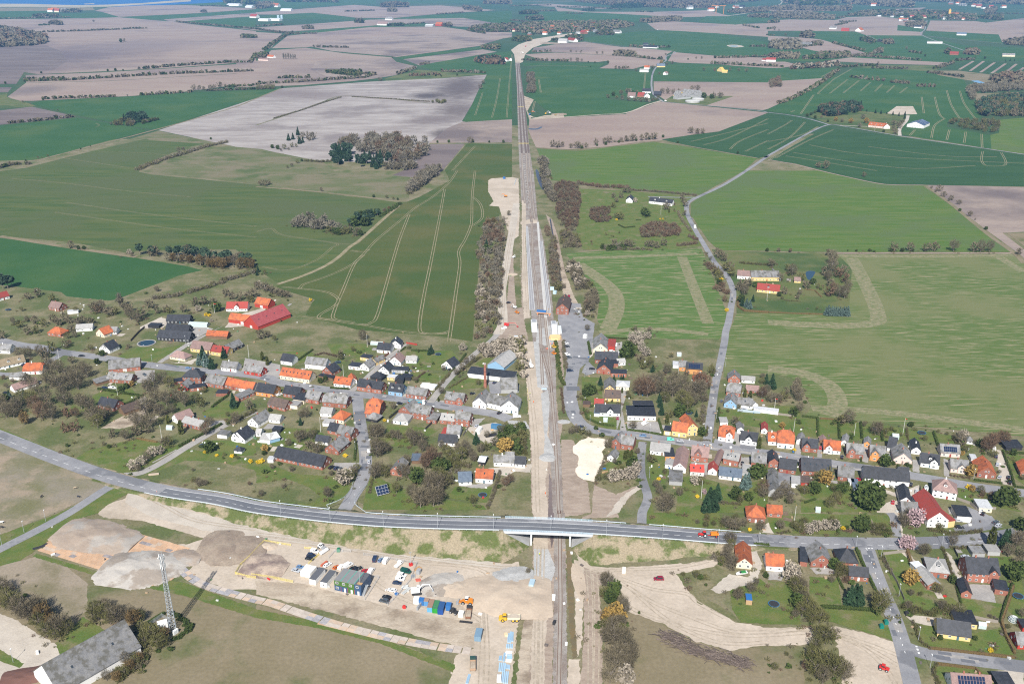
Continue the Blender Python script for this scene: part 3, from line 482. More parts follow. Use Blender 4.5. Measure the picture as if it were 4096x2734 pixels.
 ('cutting_earth',earth2,'22:450,900 560,900 610,1000 620,1200 700,1300 720,1567 32:620,20 480,30 22:470,1567',.086),('spoil_ground',earth2,'22:750,1310 960,1400 1190,1300 960,1567 32:980,40 640,50 22:730,1567',.087),('ditch_water',mat('muddy_water',(.17,.125,.06),(.14,.115,.065),.08,4,1.57,fine=.08,rough=.25),'32:500,345 545,345 560,600 575,1000 600,1320 560,1340 520,1000',.11),('cut_sand',sand,'32:570,420 640,440 660,700 640,1200 600,1330 580,1000',.10),
 ('earth_road',earth2,'32:660,500 840,560 800,760 840,1000 830,1640 620,1640 660,1100',.09),('sand_verge',sand,'32:520,1340 620,1340 620,1640 500,1640',.091),('sand_lot',sand,'32:590,360 720,490 1000,500 1600,460 1900,420 1870,470 1820,560 1510,560 1620,660 1700,780 1800,860 2050,1000 2349,1050 33:430,1050 620,1040 860,1090 1160,1180 1220,1320 1320,1700 700,1700 640,1200 600,1120 330,1210 0,1220 32:2180,1230 2000,1260 1700,1180 1350,1000 1050,900 1000,720 830,620 640,560',.0885),
 ('dry_meadow',dry,'32:840,1640 850,1000 1050,900 1250,960 1700,1180 2000,1260 2349,1210 33:330,1220 330,1700 32:2349,1700',.082),('sand_track',gravel,'32:1820,700 2000,560 2260,600 2200,650 1900,740',.0895),('sand_track',gravel,'22:1195,1290 1210,1330 1080,1420 980,1567 860,1610 900,1560 1000,1430',.10),('field',dry,'30:-400,520 0,420 340,380 1000,560 1440,690 2349,960 31:0,830 600,1010 1190,1150 1820,1400 1780,1640 1200,2000 30:-400,2000',.072),
 ('grass_verge',lawn,'30:300,400 330,370 1000,560 1450,680 1520,610 1700,640 2349,880 31:600,1000 1150,1150 1830,1390 1810,1460 1150,1200 600,1060 0,960 30:1700,760 1000,610',.09),('trodden_field',mat('trodden',(.26,.215,.16),(.16,.14,.08),.03,fine=.1,fs=.8,lo=.42,hi=.66),'30:-300,560 60,470 330,400 430,430 620,500 800,640 800,900 620,980 300,720 -300,700',.089),('paddock',mat('paddock',(.22,.19,.145),(.14,.135,.065),.025,fine=.12,fs=.8,c3=(.27,.215,.155),s3=.04),'20:-700,900 0,920 980,1290 960,1340 700,1480 520,1567 30:-200,280 -700,200',.082),('roadside_grass',lawn,'20:1000,1290 960,1370 520,1580 30:0,200 -200,280 -200,380 0,300 680,-10 20:1050,1350',.087),('roadside_grass',lawn,'20:1250,1350 1050,1340 30:0,330 -300,480 0,560 300,360 720,50 900,0 20:980,1500',.0865),('roadside_grass',lawn,'20:-700,560 0,790 700,1080 1180,1230 1180,1260 600,1080 0,830 -700,600',.086),('grass_strip',rough_g,'30:980,60 1200,110 1860,240 1700,290 1250,170',.092),('car_park_gravel',gravel,'30:-500,1100 0,920 180,1000 340,1110 500,1190 580,1290 380,1470 100,1567 -400,1700',.09),('grass_island',lawn,'30:-200,1200 0,1250 215,1380 180,1420 -200,1290',.10),('grass_bank',lawn,'30:510,1190 640,1080 760,950 960,1070 560,1330',.092),
 ('storage_pad',sand,'11:2130,90 2160,70 2349,60 12:60,70 70,400 60,600 0,640 11:2250,400 2230,330 2140,320 2180,280 2130,190',.10),('rail_worksite',earth2,'12:0,620 70,600 90,1000 110,1350 150,1567 22:120,0 11:2200,1567 2290,1380',.095),('site_grass',rough_g,'12:0,560 70,520 80,900 90,1250 40,1260 20,1000',.097),('new_railbed',sand,'02:-10,460 60,410 200,360 550,305 560,318 380,360 250,420 190,440 120,500 100,570 70,580 30,575 20,500',.11),('cleared_strip',earth,'02:110,880 200,915 140,1020 180,1090 300,1060 470,1050 480,1080 160,1100 120,980',.11),('scrub_ground',rough_g,'12:190,0 350,0 360,400 500,760 640,1100 480,1100 400,1000 340,1000 280,640',.098),('cut_earth',earth2,'12:310,400 370,450 420,600 460,800 520,1060 440,1050 380,600',.099),
 ('rail_verge',earth,'32:85,530 205,560 205,900 190,1640 0,1640 20,1300 75,900',.0815),('rail_verge',rough_g,'32:85,530 160,560 170,800 110,1000 60,1300 40,1640 0,1640 20,1300 75,900',.0816),
 ('railbed',ballast,'02:30,575 70,575 98,850 124,1000 155,1310 190,1567 12:198,0 235,430 290,640 365,1150 400,1567 22:400,150 405,420 405,600 450,1000 472,1567 32:485,0 500,700 508,1640 375,1640 385,700 385,0 22:375,1567 350,1000 335,600 260,400 205,0 12:190,1567 130,520 85,270 72,0 02:70,1567 58,1300 50,1000 45,800',.115),
 ('new_railbed',newstone,'22:195,0 240,0 290,200 330,420 300,440 280,430 235,420',.119),('stone_trail',newstone,'22:265,480 330,440 345,560 335,750 320,860 345,900 385,1010 380,1080 330,1100 290,1060 300,900',.118),('haul_strip',sand,'12:90,270 126,270 130,470 125,660 168,1350 110,1360 90,1000',.122),('site_gravel',newstone,'12:300,1440 420,1380 440,1500 420,1567 22:300,40 12:220,1567 230,1450',.121),('crossing_sand',sand,'12:75,470 170,440 230,435 235,480 180,485 80,495',.124),('stone_trail',newstone,'32:200,330 330,330 400,500 360,640 210,650 200,480',.119),
]
for i_,(nm,m,P,z)in enumerate(sorted(NEAR,key=lambda a:a[3])):sheet(nm,P,.064+.00034*i_,m,rag=.6 if m in(sand,earth,earth2,gravel,rough_g,dry)else .35)
sheet('sand_pad','22:565,960 640,905 700,882 790,890 880,905 830,1020 850,1080 800,1170 750,1290 690,1280 600,1245 578,1200 610,1090 600,1050 558,1030',.45,mat('white_sand',(.62,.54,.43),(.68,.61,.51),.06,fine=.06,fs=.8,bump=.4),rag=.8)
for nm,P,wd,m in(('street','20:-300,260 120,300 400,205 560,120',6,asph),('street','20:-300,-90 130,20 350,50 560,95 900,142 1500,232 2349,312 21:230,380 650,440 900,480 1340,530 1700,585 1990,632 2200,665 22:-20,715',9.6,asph),('street','22:600,-10 575,150 560,270 535,420 540,560 580,690 660,775 800,820 1050,850 1400,898 1800,955 2349,1025 23:600,1120 1000,1175 1500,1260 2000,1345 2600,1420',9.4,asph),('pavement','22:1050,868 1400,915 1800,972 2349,1044 23:600,1140 1000,1195',2,pave),('street','21:930,510 950,700 975,850 1000,1000 1005,1130 970,1280 880,1430 800,1560',7.6,asph),
  ('lane','21:870,455 960,390 1050,300 1200,160 1290,90 1400,20',4.6,pave),('lane','21:1600,560 1720,400 1850,260 2000,120 2150,0 11:2230,1480',5,pave),('haul_road','11:2215,1500 2265,1380 2255,1100 2290,900 2349,560 12:40,300',8,gravel),('lane','20:1130,1225 1300,1200 1500,1100 1700,975 1950,830 2120,740 2349,640',5.5,pave),('country_road','20:1100,1290 960,1360 640,1567 30:340,160 0,332 -300,480',6.2,asph),('lane','22:1200,920 1185,1050 1185,1200 1210,1300 1245,1420 1225,1500 1195,1567 32:1190,110',5,asph),('street','33:905,310 960,480 1060,740 1150,950 1240,1230 1340,1640',7.4,asph),('street','33:1290,1240 1450,1290 1700,1325 2600,1440',8,asph),('lane','33:1185,215 1160,60 23:1120,1570',4.5,asph),('lane','20:1620,990 1400,1110',1,pave)):strip(nm,P,wd,.13,m)
for P,wd in(('21:905,655 1000,650',5),('21:915,745 965,742',5),('21:960,835 1005,838',3),('21:960,960 1035,965',3),('21:1010,1060 1055,1060',4),('22:500,430 620,430',7),('22:560,140 700,160',3),('20:1510,205 1640,235',2.5)):strip('asphalt_patch',P,wd,.15,asphp,sm=0)
for P in('20:900,142 1500,232 2349,312 21:230,380 650,440 900,480 1340,530 1990,632','22:575,150 535,420 580,690 800,820 1400,898 2349,1025 23:600,1120 1500,1260 2000,1345','33:905,310 1060,740 1240,1230','21:950,700 1000,1000 970,1280','33:1450,1290 1700,1325 2349,1420','22:1940,100 1870,400 1800,850','12:1720,235 1605,315 1680,540 1960,950 2030,1130 1960,1480'):
    Q=smooth(pts(P),8)
    for _ in range(9):
        i=int(rng.integers(len(Q)-3));d=Q[i+1]-Q[i];d=d/np.hypot(*d);o=np.array([-d[1],d[0]])*rng.uniform(-2.2,2.2);strip('asphalt_patch',np.array([Q[i]+o,Q[i]+o+d*rng.uniform(2,9)]),rng.uniform(1.2,3.2),.15,asphp if rng.random()<.7 else pave,sm=0)
# main road climbing over the railway on an embankment
MR=[('20',-700,600,0),('20',0,868,0),('20',500,1065,0),('20',1000,1240,.3),('20',1500,1365,1.4),('20',2000,1443,2.7),('31',0,-55,3.6),('31',350,-8,4.5),('31',700,33,5.4),('31',1170,72,6.6),('31',1700,92,7.6),('31',2280,104,8.2),('32',150,110,8.3),('32',500,124,8.1),('32',860,145,7.5),('32',1380,180,5.3),('32',1900,222,2.4),('32',2349,250,.5),('33',500,272,0),('33',1000,280,0),('33',1500,273,0),('33',2000,238,0),('33',2349,182,0),('33',2800,90,0)]
M3=np.array([[*at(t,x,y,z),z]for t,x,y,z in MR]);M3=smooth(M3,10);MP=M3[:,:2];MZ=np.maximum(M3[:,2],0)
i0=int(np.argmin(np.hypot(*(MP-at('31',2270,104,8.2)).T)));i1=int(np.argmin(np.hypot(*(MP-at('32',745,140,7.7)).T)))
p0=int(np.argmin(np.hypot(*(MP-at('32',182,112,8.3)).T)));p1=int(np.argmin(np.hypot(*(MP-at('32',525,126,8.1)).T)))
RW=11.0
slope_m=mat('embankment_grass',(.26,.215,.145),(.085,.105,.03),.11,fine=.2,fs=1.4,lo=.43,hi=.58,bump=.5)
revet=mat('concrete_slope',(.36,.36,.36),(.29,.29,.29),.2,fine=.06)
concrete=mat('concrete',(.50,.51,.52),(.44,.45,.46),.3,fine=.05,fs=2)
for(a,c)in((0,i0+1),(i1,len(MP))):
    b=MB();idx=[i for i in range(a,c)if MZ[i]>.12]
    sub=np.array([MP[i]for i in idx]);zz=[MZ[i]for i in idx]
    rows=[]
    for sgn in(1,-1):
        e=offset(sub,sgn*(RW/2+1.2));ft=[offset(sub,sgn*(RW/2+1.2+1.75*z+rng.normal(0,.5)))[k]for k,z in enumerate(zz)]
        md=[e[k]*.5+ft[k]*.5 for k in range(len(sub))]
        rows.append((e,md,ft))
    for(e,md,ft)in rows:
        for k in range(len(sub)-1):
            z0,z1=zz[k],zz[k+1]
            b.poly([(*e[k],z0-.05),(*e[k+1],z1-.05),(*md[k+1],z1*.5+.1),(*md[k],z0*.5+.1)])
            b.poly([(*md[k],z0*.5+.1),(*md[k+1],z1*.5+.1),(*ft[k+1],.05),(*ft[k],.05)])
    E,F=rows[0][0],rows[1][0]
    for k in range(len(sub)-1):b.poly([(*E[k],zz[k]-.05),(*F[k],zz[k]-.05),(*F[k+1],zz[k+1]-.05),(*E[k+1],zz[k+1]-.05)])
    struct(b.obj('road_embankment',slope_m))
def seg(a,c):return MP[a:c],MZ[a:c]
b=MB();strip_into(b,MP,RW,.155,0,0,MZ);struct(b.obj('main_road',asph))
n0,n1=int(np.argmin(np.hypot(*(MP-at('20',1500,1365,1.4)).T))),int(np.argmin(np.hypot(*(MP-at('32',2250,246,.8)).T)))
b=MB();strip_into(b,MP[n0:n1],7.6,.161,0,-1.35,MZ[n0:n1]);struct(b.obj('main_road_surface',asphd))
b=MB()
for off,wd in((2.35,.16),(-4.9,.2),(2.75,.1)):strip_into(b,MP[n0:n1],wd,.168,0,off,MZ[n0:n1])
for i in range(0,len(MP)-2,1):
    q=(MP[i:i+2],MZ[i:i+2])
    if i%2==0 or n0+20<i<n1-20:strip_into(b,q[0],.16,.168,0,-1.35,q[1])
struct(b.obj('road_marking',white))
b=MB()
def dashes(P,n,w=.15,z=.176,off=0.,duty=.4):
    Q=dense(smooth(pts(P),6),1.)
    k=max(2,int(len(Q)/n))
    for i in range(0,len(Q)-k,k):strip_into(b,Q[i:i+max(2,int(k*duty))],w,z,0,off)
dashes('21:1005,1250 960,1320 880,1440 800,1560',4);dashes('33:905,330 960,480 1060,740 1150,950 1240,1230 1300,1400',18,.25);dashes('33:1480,1308 1820,1350',1,.22,duty=.95);dashes('20:1015,1292 1150,1330',10,.6,.3);dashes('22:1730,935 1810,950',7,.6);dashes('33:895,322 970,326',6,.6);dashes('33:1360,1220 1390,1300',5,.8)
for k in range(13):                           # parking bay lines beside the station road
    y=12+k*17
    if k!=8:A,C=at('22',480+y*.12,y),at('22',548+y*.1,y+1);strip_into(b,np.array([A,C]),.14,.176)
for k in range(9):A,C=at('12',575,1228+12*k),at('12',632,1230+12*k);strip_into(b,np.array([A,C]),.14,.176)
struct(b.obj('road_marking',white))
# bridge
br=empty('road_bridge',(*MP[(p0+p1)//2],0),0,'concrete road bridge with pale blue railings carrying the main road over the railway','bridge')
bx,by=br.location[0],br.location[1]
def rel(P,z):return[(p[0]-bx,p[1]-by,z)for p in P]
b=MB();D=MP[i0:i1+1];Z=MZ[i0:i1+1];E=offset(D,RW/2+.9);F=offset(D,-RW/2-.9)
for k in range(len(D)-1):
    P=[(*F[k],Z[k]-1.3),(*F[k+1],Z[k+1]-1.3),(*E[k+1],Z[k+1]-1.3),(*E[k],Z[k]-1.3),(*F[k],Z[k]+.08),(*F[k+1],Z[k+1]+.08),(*E[k+1],Z[k+1]+.08),(*E[k],Z[k]+.08)]
    b.hexa([(p[0]-bx,p[1]-by,p[2])for p in P])
b.obj('deck',concrete,br)
for pi in(p0,p1):
    b=MB();d=MP[pi+1]-MP[pi-1];a=math.atan2(d[1],d[0])
    b.box(MP[pi][0]-bx,MP[pi][1]-by,0,.9,RW+.6,MZ[pi]-1.3,rz=a);b.obj('pier',concrete,br)
for(ia,ip)in((i0,p0),(i1,p1)):
    b=MB();e1,f1=offset(MP,RW/2+1.3)[ia],offset(MP,-RW/2-1.3)[ia];e2,f2=offset(MP,RW/2+1.3)[ip],offset(MP,-RW/2-1.3)[ip];z=MZ[ia]-1.35
    dv=(MP[ip]-MP[ia]);dv=dv/np.hypot(*dv)*.8
    b.poly([(*(e1-[bx,by]),z),(*(f1-[bx,by]),z),(*(f2-dv-[bx,by]),.2),(*(e2-dv-[bx,by]),.2)])
    cn=MB()
    for(g1,g2,sg)in((e1,e2,1),(f1,f2,-1)):
        o1=offset(MP,sg*(RW/2+3+1.75*MZ[ia]))[ia];prev=g2-dv
        for k in range(1,7):
            t_=k/6;q_=(g2-dv)*(1-t_)+o1*t_+(prev*0)+dv*2.5*math.sin(t_*3.14159)*.6;cn.poly([(*g1,z+.9),(*prev,.1),(*q_,.1)]);prev=q_
    struct(cn.obj('embankment_cone',slope_m))
    b.obj('slope_paving',revet,br)
rail_b=paint(.38,.52,.62,.5)
for sg in(1,-1):
    b=MB();Q=offset(D,sg*(RW/2+.7))-[bx,by]
    for k in range(len(Q)-1):
        for h in(.4,.75,1.1):b.tube((*Q[k],Z[k]+h),(*Q[k+1],Z[k+1]+h),.06,n=4,cap=False)
        b.box(Q[k][0],Q[k][1],Z[k]+.08,.12,.12,1.05)
    b.obj('railing',rail_b,br)
# guard rails
galv=paint(.50,.56,.60,.4)
def guard(P,zs,label):
    b=MB();c=P[len(P)//2]
    for k in range(len(P)-1):
        a,d=P[k],P[k+1]
        b.hexa([(a[0]-c[0],a[1]-c[1],zs[k]+.42),(d[0]-c[0],d[1]-c[1],zs[k+1]+.42),(d[0]-c[0]+.1,d[1]-c[1]+.1,zs[k+1]+.42),(a[0]-c[0]+.1,a[1]-c[1]+.1,zs[k]+.42),
                (a[0]-c[0],a[1]-c[1],zs[k]+.78),(d[0]-c[0],d[1]-c[1],zs[k+1]+.78),(d[0]-c[0]+.1,d[1]-c[1]+.1,zs[k+1]+.78),(a[0]-c[0]+.1,a[1]-c[1]+.1,zs[k]+.78)])
    e=empty('guard_rail',(c[0],c[1],0),0,label,'guard rail','steel guard rails beside the main road');b.obj('rail_beam',galv,e)
    b=MB()
    for k in range(0,len(P)):b.box(P[k][0]-c[0],P[k][1]-c[1],zs[k]-.1,.1,.1,.8)
    b.obj('posts',galv,e)['kind']='stuff'
g0=int(np.argmin(np.hypot(*(MP-at('20',1430,1350,1.2)).T)));g1=int(np.argmin(np.hypot(*(MP-at('32',2250,245,.8)).T)))
N_=offset(MP,RW/2+.6);S_=offset(MP,-RW/2-.6)
j0=int(np.argmin(np.hypot(*(MP-at('21',690,1600,5.2)).T)));j1=int(np.argmin(np.hypot(*(MP-at('31',930,55,6)).T)));j2=int(np.argmin(np.hypot(*(MP-at('32',1160,160,6.3)).T)))
guard(np.vstack([N_[g0+6:j0-1],smooth(pts('21:650,1520 780,1465 860,1360 890,1250',3.),3)]),list(MZ[g0+6:j0-1])+[4.2]*3+list(np.linspace(4,.3,7)),'steel guard rail along the village side of main road, bending into the side street')
guard(np.vstack([smooth(pts('21:1020,1290 940,1400 905,1490 930,1550',2.),3),N_[j1+1:i0]]),list(np.linspace(.3,4.5,10))+list(MZ[j1+1:i0]),'steel guard rail on far road edge between the side street and bridge')
guard(S_[g0-1:i0],MZ[g0-1:i0],'long steel guard rail on near road edge west of the bridge')
guard(S_[i1:g1],MZ[i1:g1],'steel guard rail on the near road edge east of the bridge');guard(N_[i1:j2-1],MZ[i1:j2-1],'short steel guard rail on far road edge just east of bridge');guard(N_[j2+2:g1-2],MZ[j2+2:g1-2],'steel guard rail behind the red tractor on far road edge')

# ------------------------------------------------------------------ railway
rust=paint(.16,.10,.075,.7);sleeper_m=mat('sleeper_concrete',(.33,.30,.27),(.28,.25,.22),.5,fine=.1)
stain=mat('rusty_ballast',(.105,.075,.062),(.14,.105,.088),.5,fine=.15,fs=2);bedd=mat('dark_track_bed',(.125,.105,.098),(.16,.138,.128),.3,fine=.2,fs=2)
def track(P,label,n_sleep=0):
    Q=dense(smooth(pts(P),6),4.);c=Q[len(Q)//2]
    if not n_sleep:strip('track_bed',Q,3.1,.135,bedd,0)
    for s in(-.755,.755):strip('rail_stain',Q,.5 if n_sleep else .8,.15,stain,0,s)
    e=empty('railway_track',(c[0],c[1],0),0,label,'railway track')
    Q=Q-c
    for s in(-1,1):
        b=MB();C=offset(Q,s*.755);A,D_=offset(Q,s*.755+.14),offset(Q,s*.755-.14)
        for k in range(len(Q)-1):b.hexa([(*D_[k],.30),(*D_[k+1],.30),(*A[k+1],.30),(*A[k],.30),(*D_[k],.46),(*D_[k+1],.46),(*A[k+1],.46),(*A[k],.46)])
        b.obj('rail',rust,e)
    S=dense(Q,.62 if n_sleep>250 else .9);T=np.gradient(S,axis=0)
    me=MB().box(0,0,.16,.28,2.5,.13).mesh('sleeper',sleeper_m);bb=MB()
    d=np.hypot(S[:,0]+c[0],S[:,1]+c[1]);order=np.argsort(d)
    for r,k in enumerate(order):
        a=math.atan2(T[k][1],T[k][0])
        if r<n_sleep:link('sleeper',me,e,(S[k][0],S[k][1],0),a)
        elif d[k]<1500:bb.box(S[k][0],S[k][1],.16,.28,2.5,.13,rz=a)
    if bb.v:bb.obj('sleepers',sleeper_m,e)['kind']='stuff'
strip('new_trackbed','12:236,470 262,800 292,1150 318,1440 22:345,60',2.4,.13,mat('pale_ballast',(.50,.49,.46),(.43,.42,.40),.3,fine=.1))
track('32:427,1660 432,1400 440,1100 445,800 440,400 437,0 22:430,1567 418,1300 405,1050 390,800 374,600 364,450 350,260 336,110 330,20 12:318,1500 303,1350','single main railway track running under the bridge and towards the station',300)
track('22:280,395 272,200 266,60 12:262,1480 248,1280 229,1095 212,960 197,865 186,640 180,470 172,330 160,200','rusty left track beside the long platforms, ending at a buffer slab',40)
track('22:365,470 340,320 300,180 272,70','short curved crossover track joining the two station tracks',30)
track('12:215,450 202,383 186,222 172,80 02:158,1450 138,1250 116,1000 92,800 68,640 62,585','rightmost dark track north of the station')
track('12:180,470 167,383 154,222 140,80 02:132,1450 112,1250 96,1050 80,850','middle track north of the station carrying flat wagons')
track('12:120,300 110,222 100,80 02:92,1450 82,1250 68,1000 58,800 50,640 46,585','leftmost dark track north of the station')
LM.append((*at('32',440,1000),'the railway track'));LM.append((*MP[(p0+p1)//2],'the road bridge'))
plat=mat('platform_paving',(.30,.29,.29),(.25,.245,.25),.3,fine=.06);edge=paint(.50,.50,.49,.6)
def platform(A,C,label):
    Q0,Q1=dense(smooth(pts(A),4),6),dense(smooth(pts(C),4),6)
    n=30;f=lambda Q:np.array([Q[int(k*(len(Q)-1)/n)]for k in range(n+1)])
    Q0,Q1=f(Q0),f(Q1);c=Q0[n//2];e=empty('station_platform',(c[0],c[1],0),0,label,'platform');Q0=Q0-c;Q1=Q1-c
    b=MB()
    for k in range(n):b.hexa([(*Q0[k],0),(*Q1[k],0),(*Q1[k+1],0),(*Q0[k+1],0),(*Q0[k],.85),(*Q1[k],.85),(*Q1[k+1],.85),(*Q0[k+1],.85)])
    b.obj('platform_slab',plat,e)
    for t in(.06,.94):
        b=MB();M=Q0*(1-t)+Q1*t;strip_into(b,M,.5,.862);b.obj('edge_strip',edge,e)
    b=MB();strip_into(b,Q0*.5+Q1*.5,.25,.866);b.obj('guide_strip',edge,e)
platform('12:128,515 133,700 146,1000 160,1280','12:146,515 160,700 186,1000 212,1280','long narrow grey island platform left of the station tracks, with white edge lines')
platform('12:248,650 270,850 300,1100 330,1330','12:280,650 302,850 335,1100 362,1330','long grey platform between the right-hand track bed and station house')

ruts=mat('wheel_ruts',(.30,.25,.19),(.40,.34,.265),.3,fine=.12)
def rut(L_):
    b=MB()
    for i,P in enumerate(L_):
        Q=smooth(pts(P),6)
        for s in(-1,1):strip_into(b,Q,.55,.125+.001*i,0,s)
    struct(b.obj('wheel_ruts',ruts))
rut(['32:720,520 1000,640 1300,820 1650,960 2000,1080 2349,1090 33:400,1060 700,1130 1000,1230 1250,1330','32:700,560 950,760 1150,900 1500,1020 2000,1120 2349,1120 33:420,1100 800,1180 1200,1400','32:640,540 1000,520 1500,500 1800,440','32:1000,600 1300,700 1600,740 1700,820 1950,960','32:1100,700 1400,960 1800,1160 2100,1200 2349,1180','33:700,1150 900,1250 1100,1450 1200,1640','31:0,190 560,255 1050,330 1480,410 2150,490 2349,500','31:0,220 560,290 1050,370 1480,450 2100,540 2100,900 2120,1300 2100,1640','31:2349,520 2150,600 2080,800 2080,1100 2060,1640','31:1000,560 1180,700 1500,840 1900,900 2080,1000','20:1250,1370 1500,1500 1800,1640 30:2349,150','32:250,300 240,700 230,1100 220,1640','32:280,300 270,700 260,1100 250,1640','22:150,300 190,600 220,900 230,1300 240,1567','32:700,520 720,800 720,1200 720,1640','32:760,560 780,900 770,1640','12:110,350 112,600 130,1000 150,1340','11:2255,1480 2275,1150 2300,850 2349,560'])
# ------------------------------------------------------------------ houses
WALL=dict(w=mat('wall_white',(.72,.71,.69),fine=.03,var=.05),b=mat('wall_brick',(.30,.125,.085),(.25,.10,.07),1.2,fine=.12,fs=6,var=.15),y=mat('wall_yellow',(.62,.46,.21),fine=.04),o=mat('wall_orange',(.55,.25,.09),fine=.05,var=.08),k=mat('wall_black_boards',(.03,.03,.033),fine=.1),
            g=mat('wall_grey',(.33,.33,.33),fine=.06,var=.1),c=mat('wall_cream',(.64,.56,.43),fine=.04,var=.06),p=mat('wall_pink',(.62,.48,.43),fine=.04),u=mat('wall_blue',(.22,.36,.50),fine=.04),r=mat('wall_red',(.36,.045,.03),fine=.06),n=mat('wall_wood',(.16,.10,.06),fine=.12))
def roofm(n,c,c2,**k):return mat('roof_'+n,c,c2,.5,fine=.16,fs=2.5,var=.18,rough=k.pop('rough',.8),c3=k.pop('c3',None),s3=.3,**k)
ROOF=dict(g=roofm('grey',(.17,.17,.175),(.225,.22,.215),c3=(.12,.115,.10)),d=roofm('black',(.026,.028,.033),(.04,.042,.05),rough=.5),r=roofm('orange_tile',(.42,.12,.045),(.34,.095,.04),c3=(.25,.08,.042)),R=roofm('dark_red',(.28,.045,.035),(.24,.05,.04)),n=roofm('brown',(.075,.055,.048),(.105,.075,.06)),t=roofm('thatch',(.20,.155,.10),(.25,.20,.13)),w=roofm('pale_metal',(.55,.56,.57),(.47,.48,.49)),m=roofm('mauve',(.20,.135,.125),(.255,.17,.15)),u=roofm('slate_blue',(.085,.11,.15),(.11,.14,.18)),l=roofm('light_grey',(.33,.32,.31),(.28,.275,.26)))
glass_m=mat('window_glass',(.035,.045,.055),fine=0,rough=.12,spec=.7)
frame_m=paint(.76,.76,.75,.5);door_m=[paint(.18,.10,.06,.6),paint(.70,.70,.69,.5),paint(.06,.12,.16,.5),paint(.25,.04,.03,.5)]
chim_m=WALL['b'];solar_m=mat('solar_glass',(.012,.022,.055),fine=0,rough=.15,spec=.6);alu=paint(.55,.56,.57,.4)
def window_mesh():
    b=MB()
    for(x,z,sx,sz)in((-.46,-.6,.09,1.2),(.46,-.6,.09,1.2),(0,-.6,.05,1.2),(0,-.6,1.0,.09),(0,.51,1.0,.09)):b.box(x,0,z,sx,.12,sz)
    return b.mesh('window',frame_m)
WIN=window_mesh();PANE=MB().box(0,0,-.53,.9,.05,1.06).mesh('pane',glass_m)
DOORS=[MB().box(0,0,0,.95,.10,2.05).mesh('door',m)for m in door_m]
GATE=MB().box(0,0,0,2.7,.10,2.4).mesh('garage_door',paint(.55,.55,.54,.5))
SKY=MB().box(0,0,0,.8,1.2,.08).mesh('skylight',[glass_m]);SOL=MB().box(0,0,0,1.0,1.65,.06).mesh('solar_panel',solar_m)
CHIM=MB().box(0,0,0,.6,.6,1.5).box(0,0,1.5,.7,.7,.12).mesh('chimney',chim_m);CHIMW=MB().box(0,0,0,.6,.6,1.5).box(0,0,1.5,.7,.7,.12).mesh('chimney',WALL['w'])
def add_window(par,x,y,z,ang,sx=1.,sz=1.):
    o=link('window',WIN,par,(x,y,z),ang,(sx,1,sz));link('pane',PANE,o);return o
HN=[0]
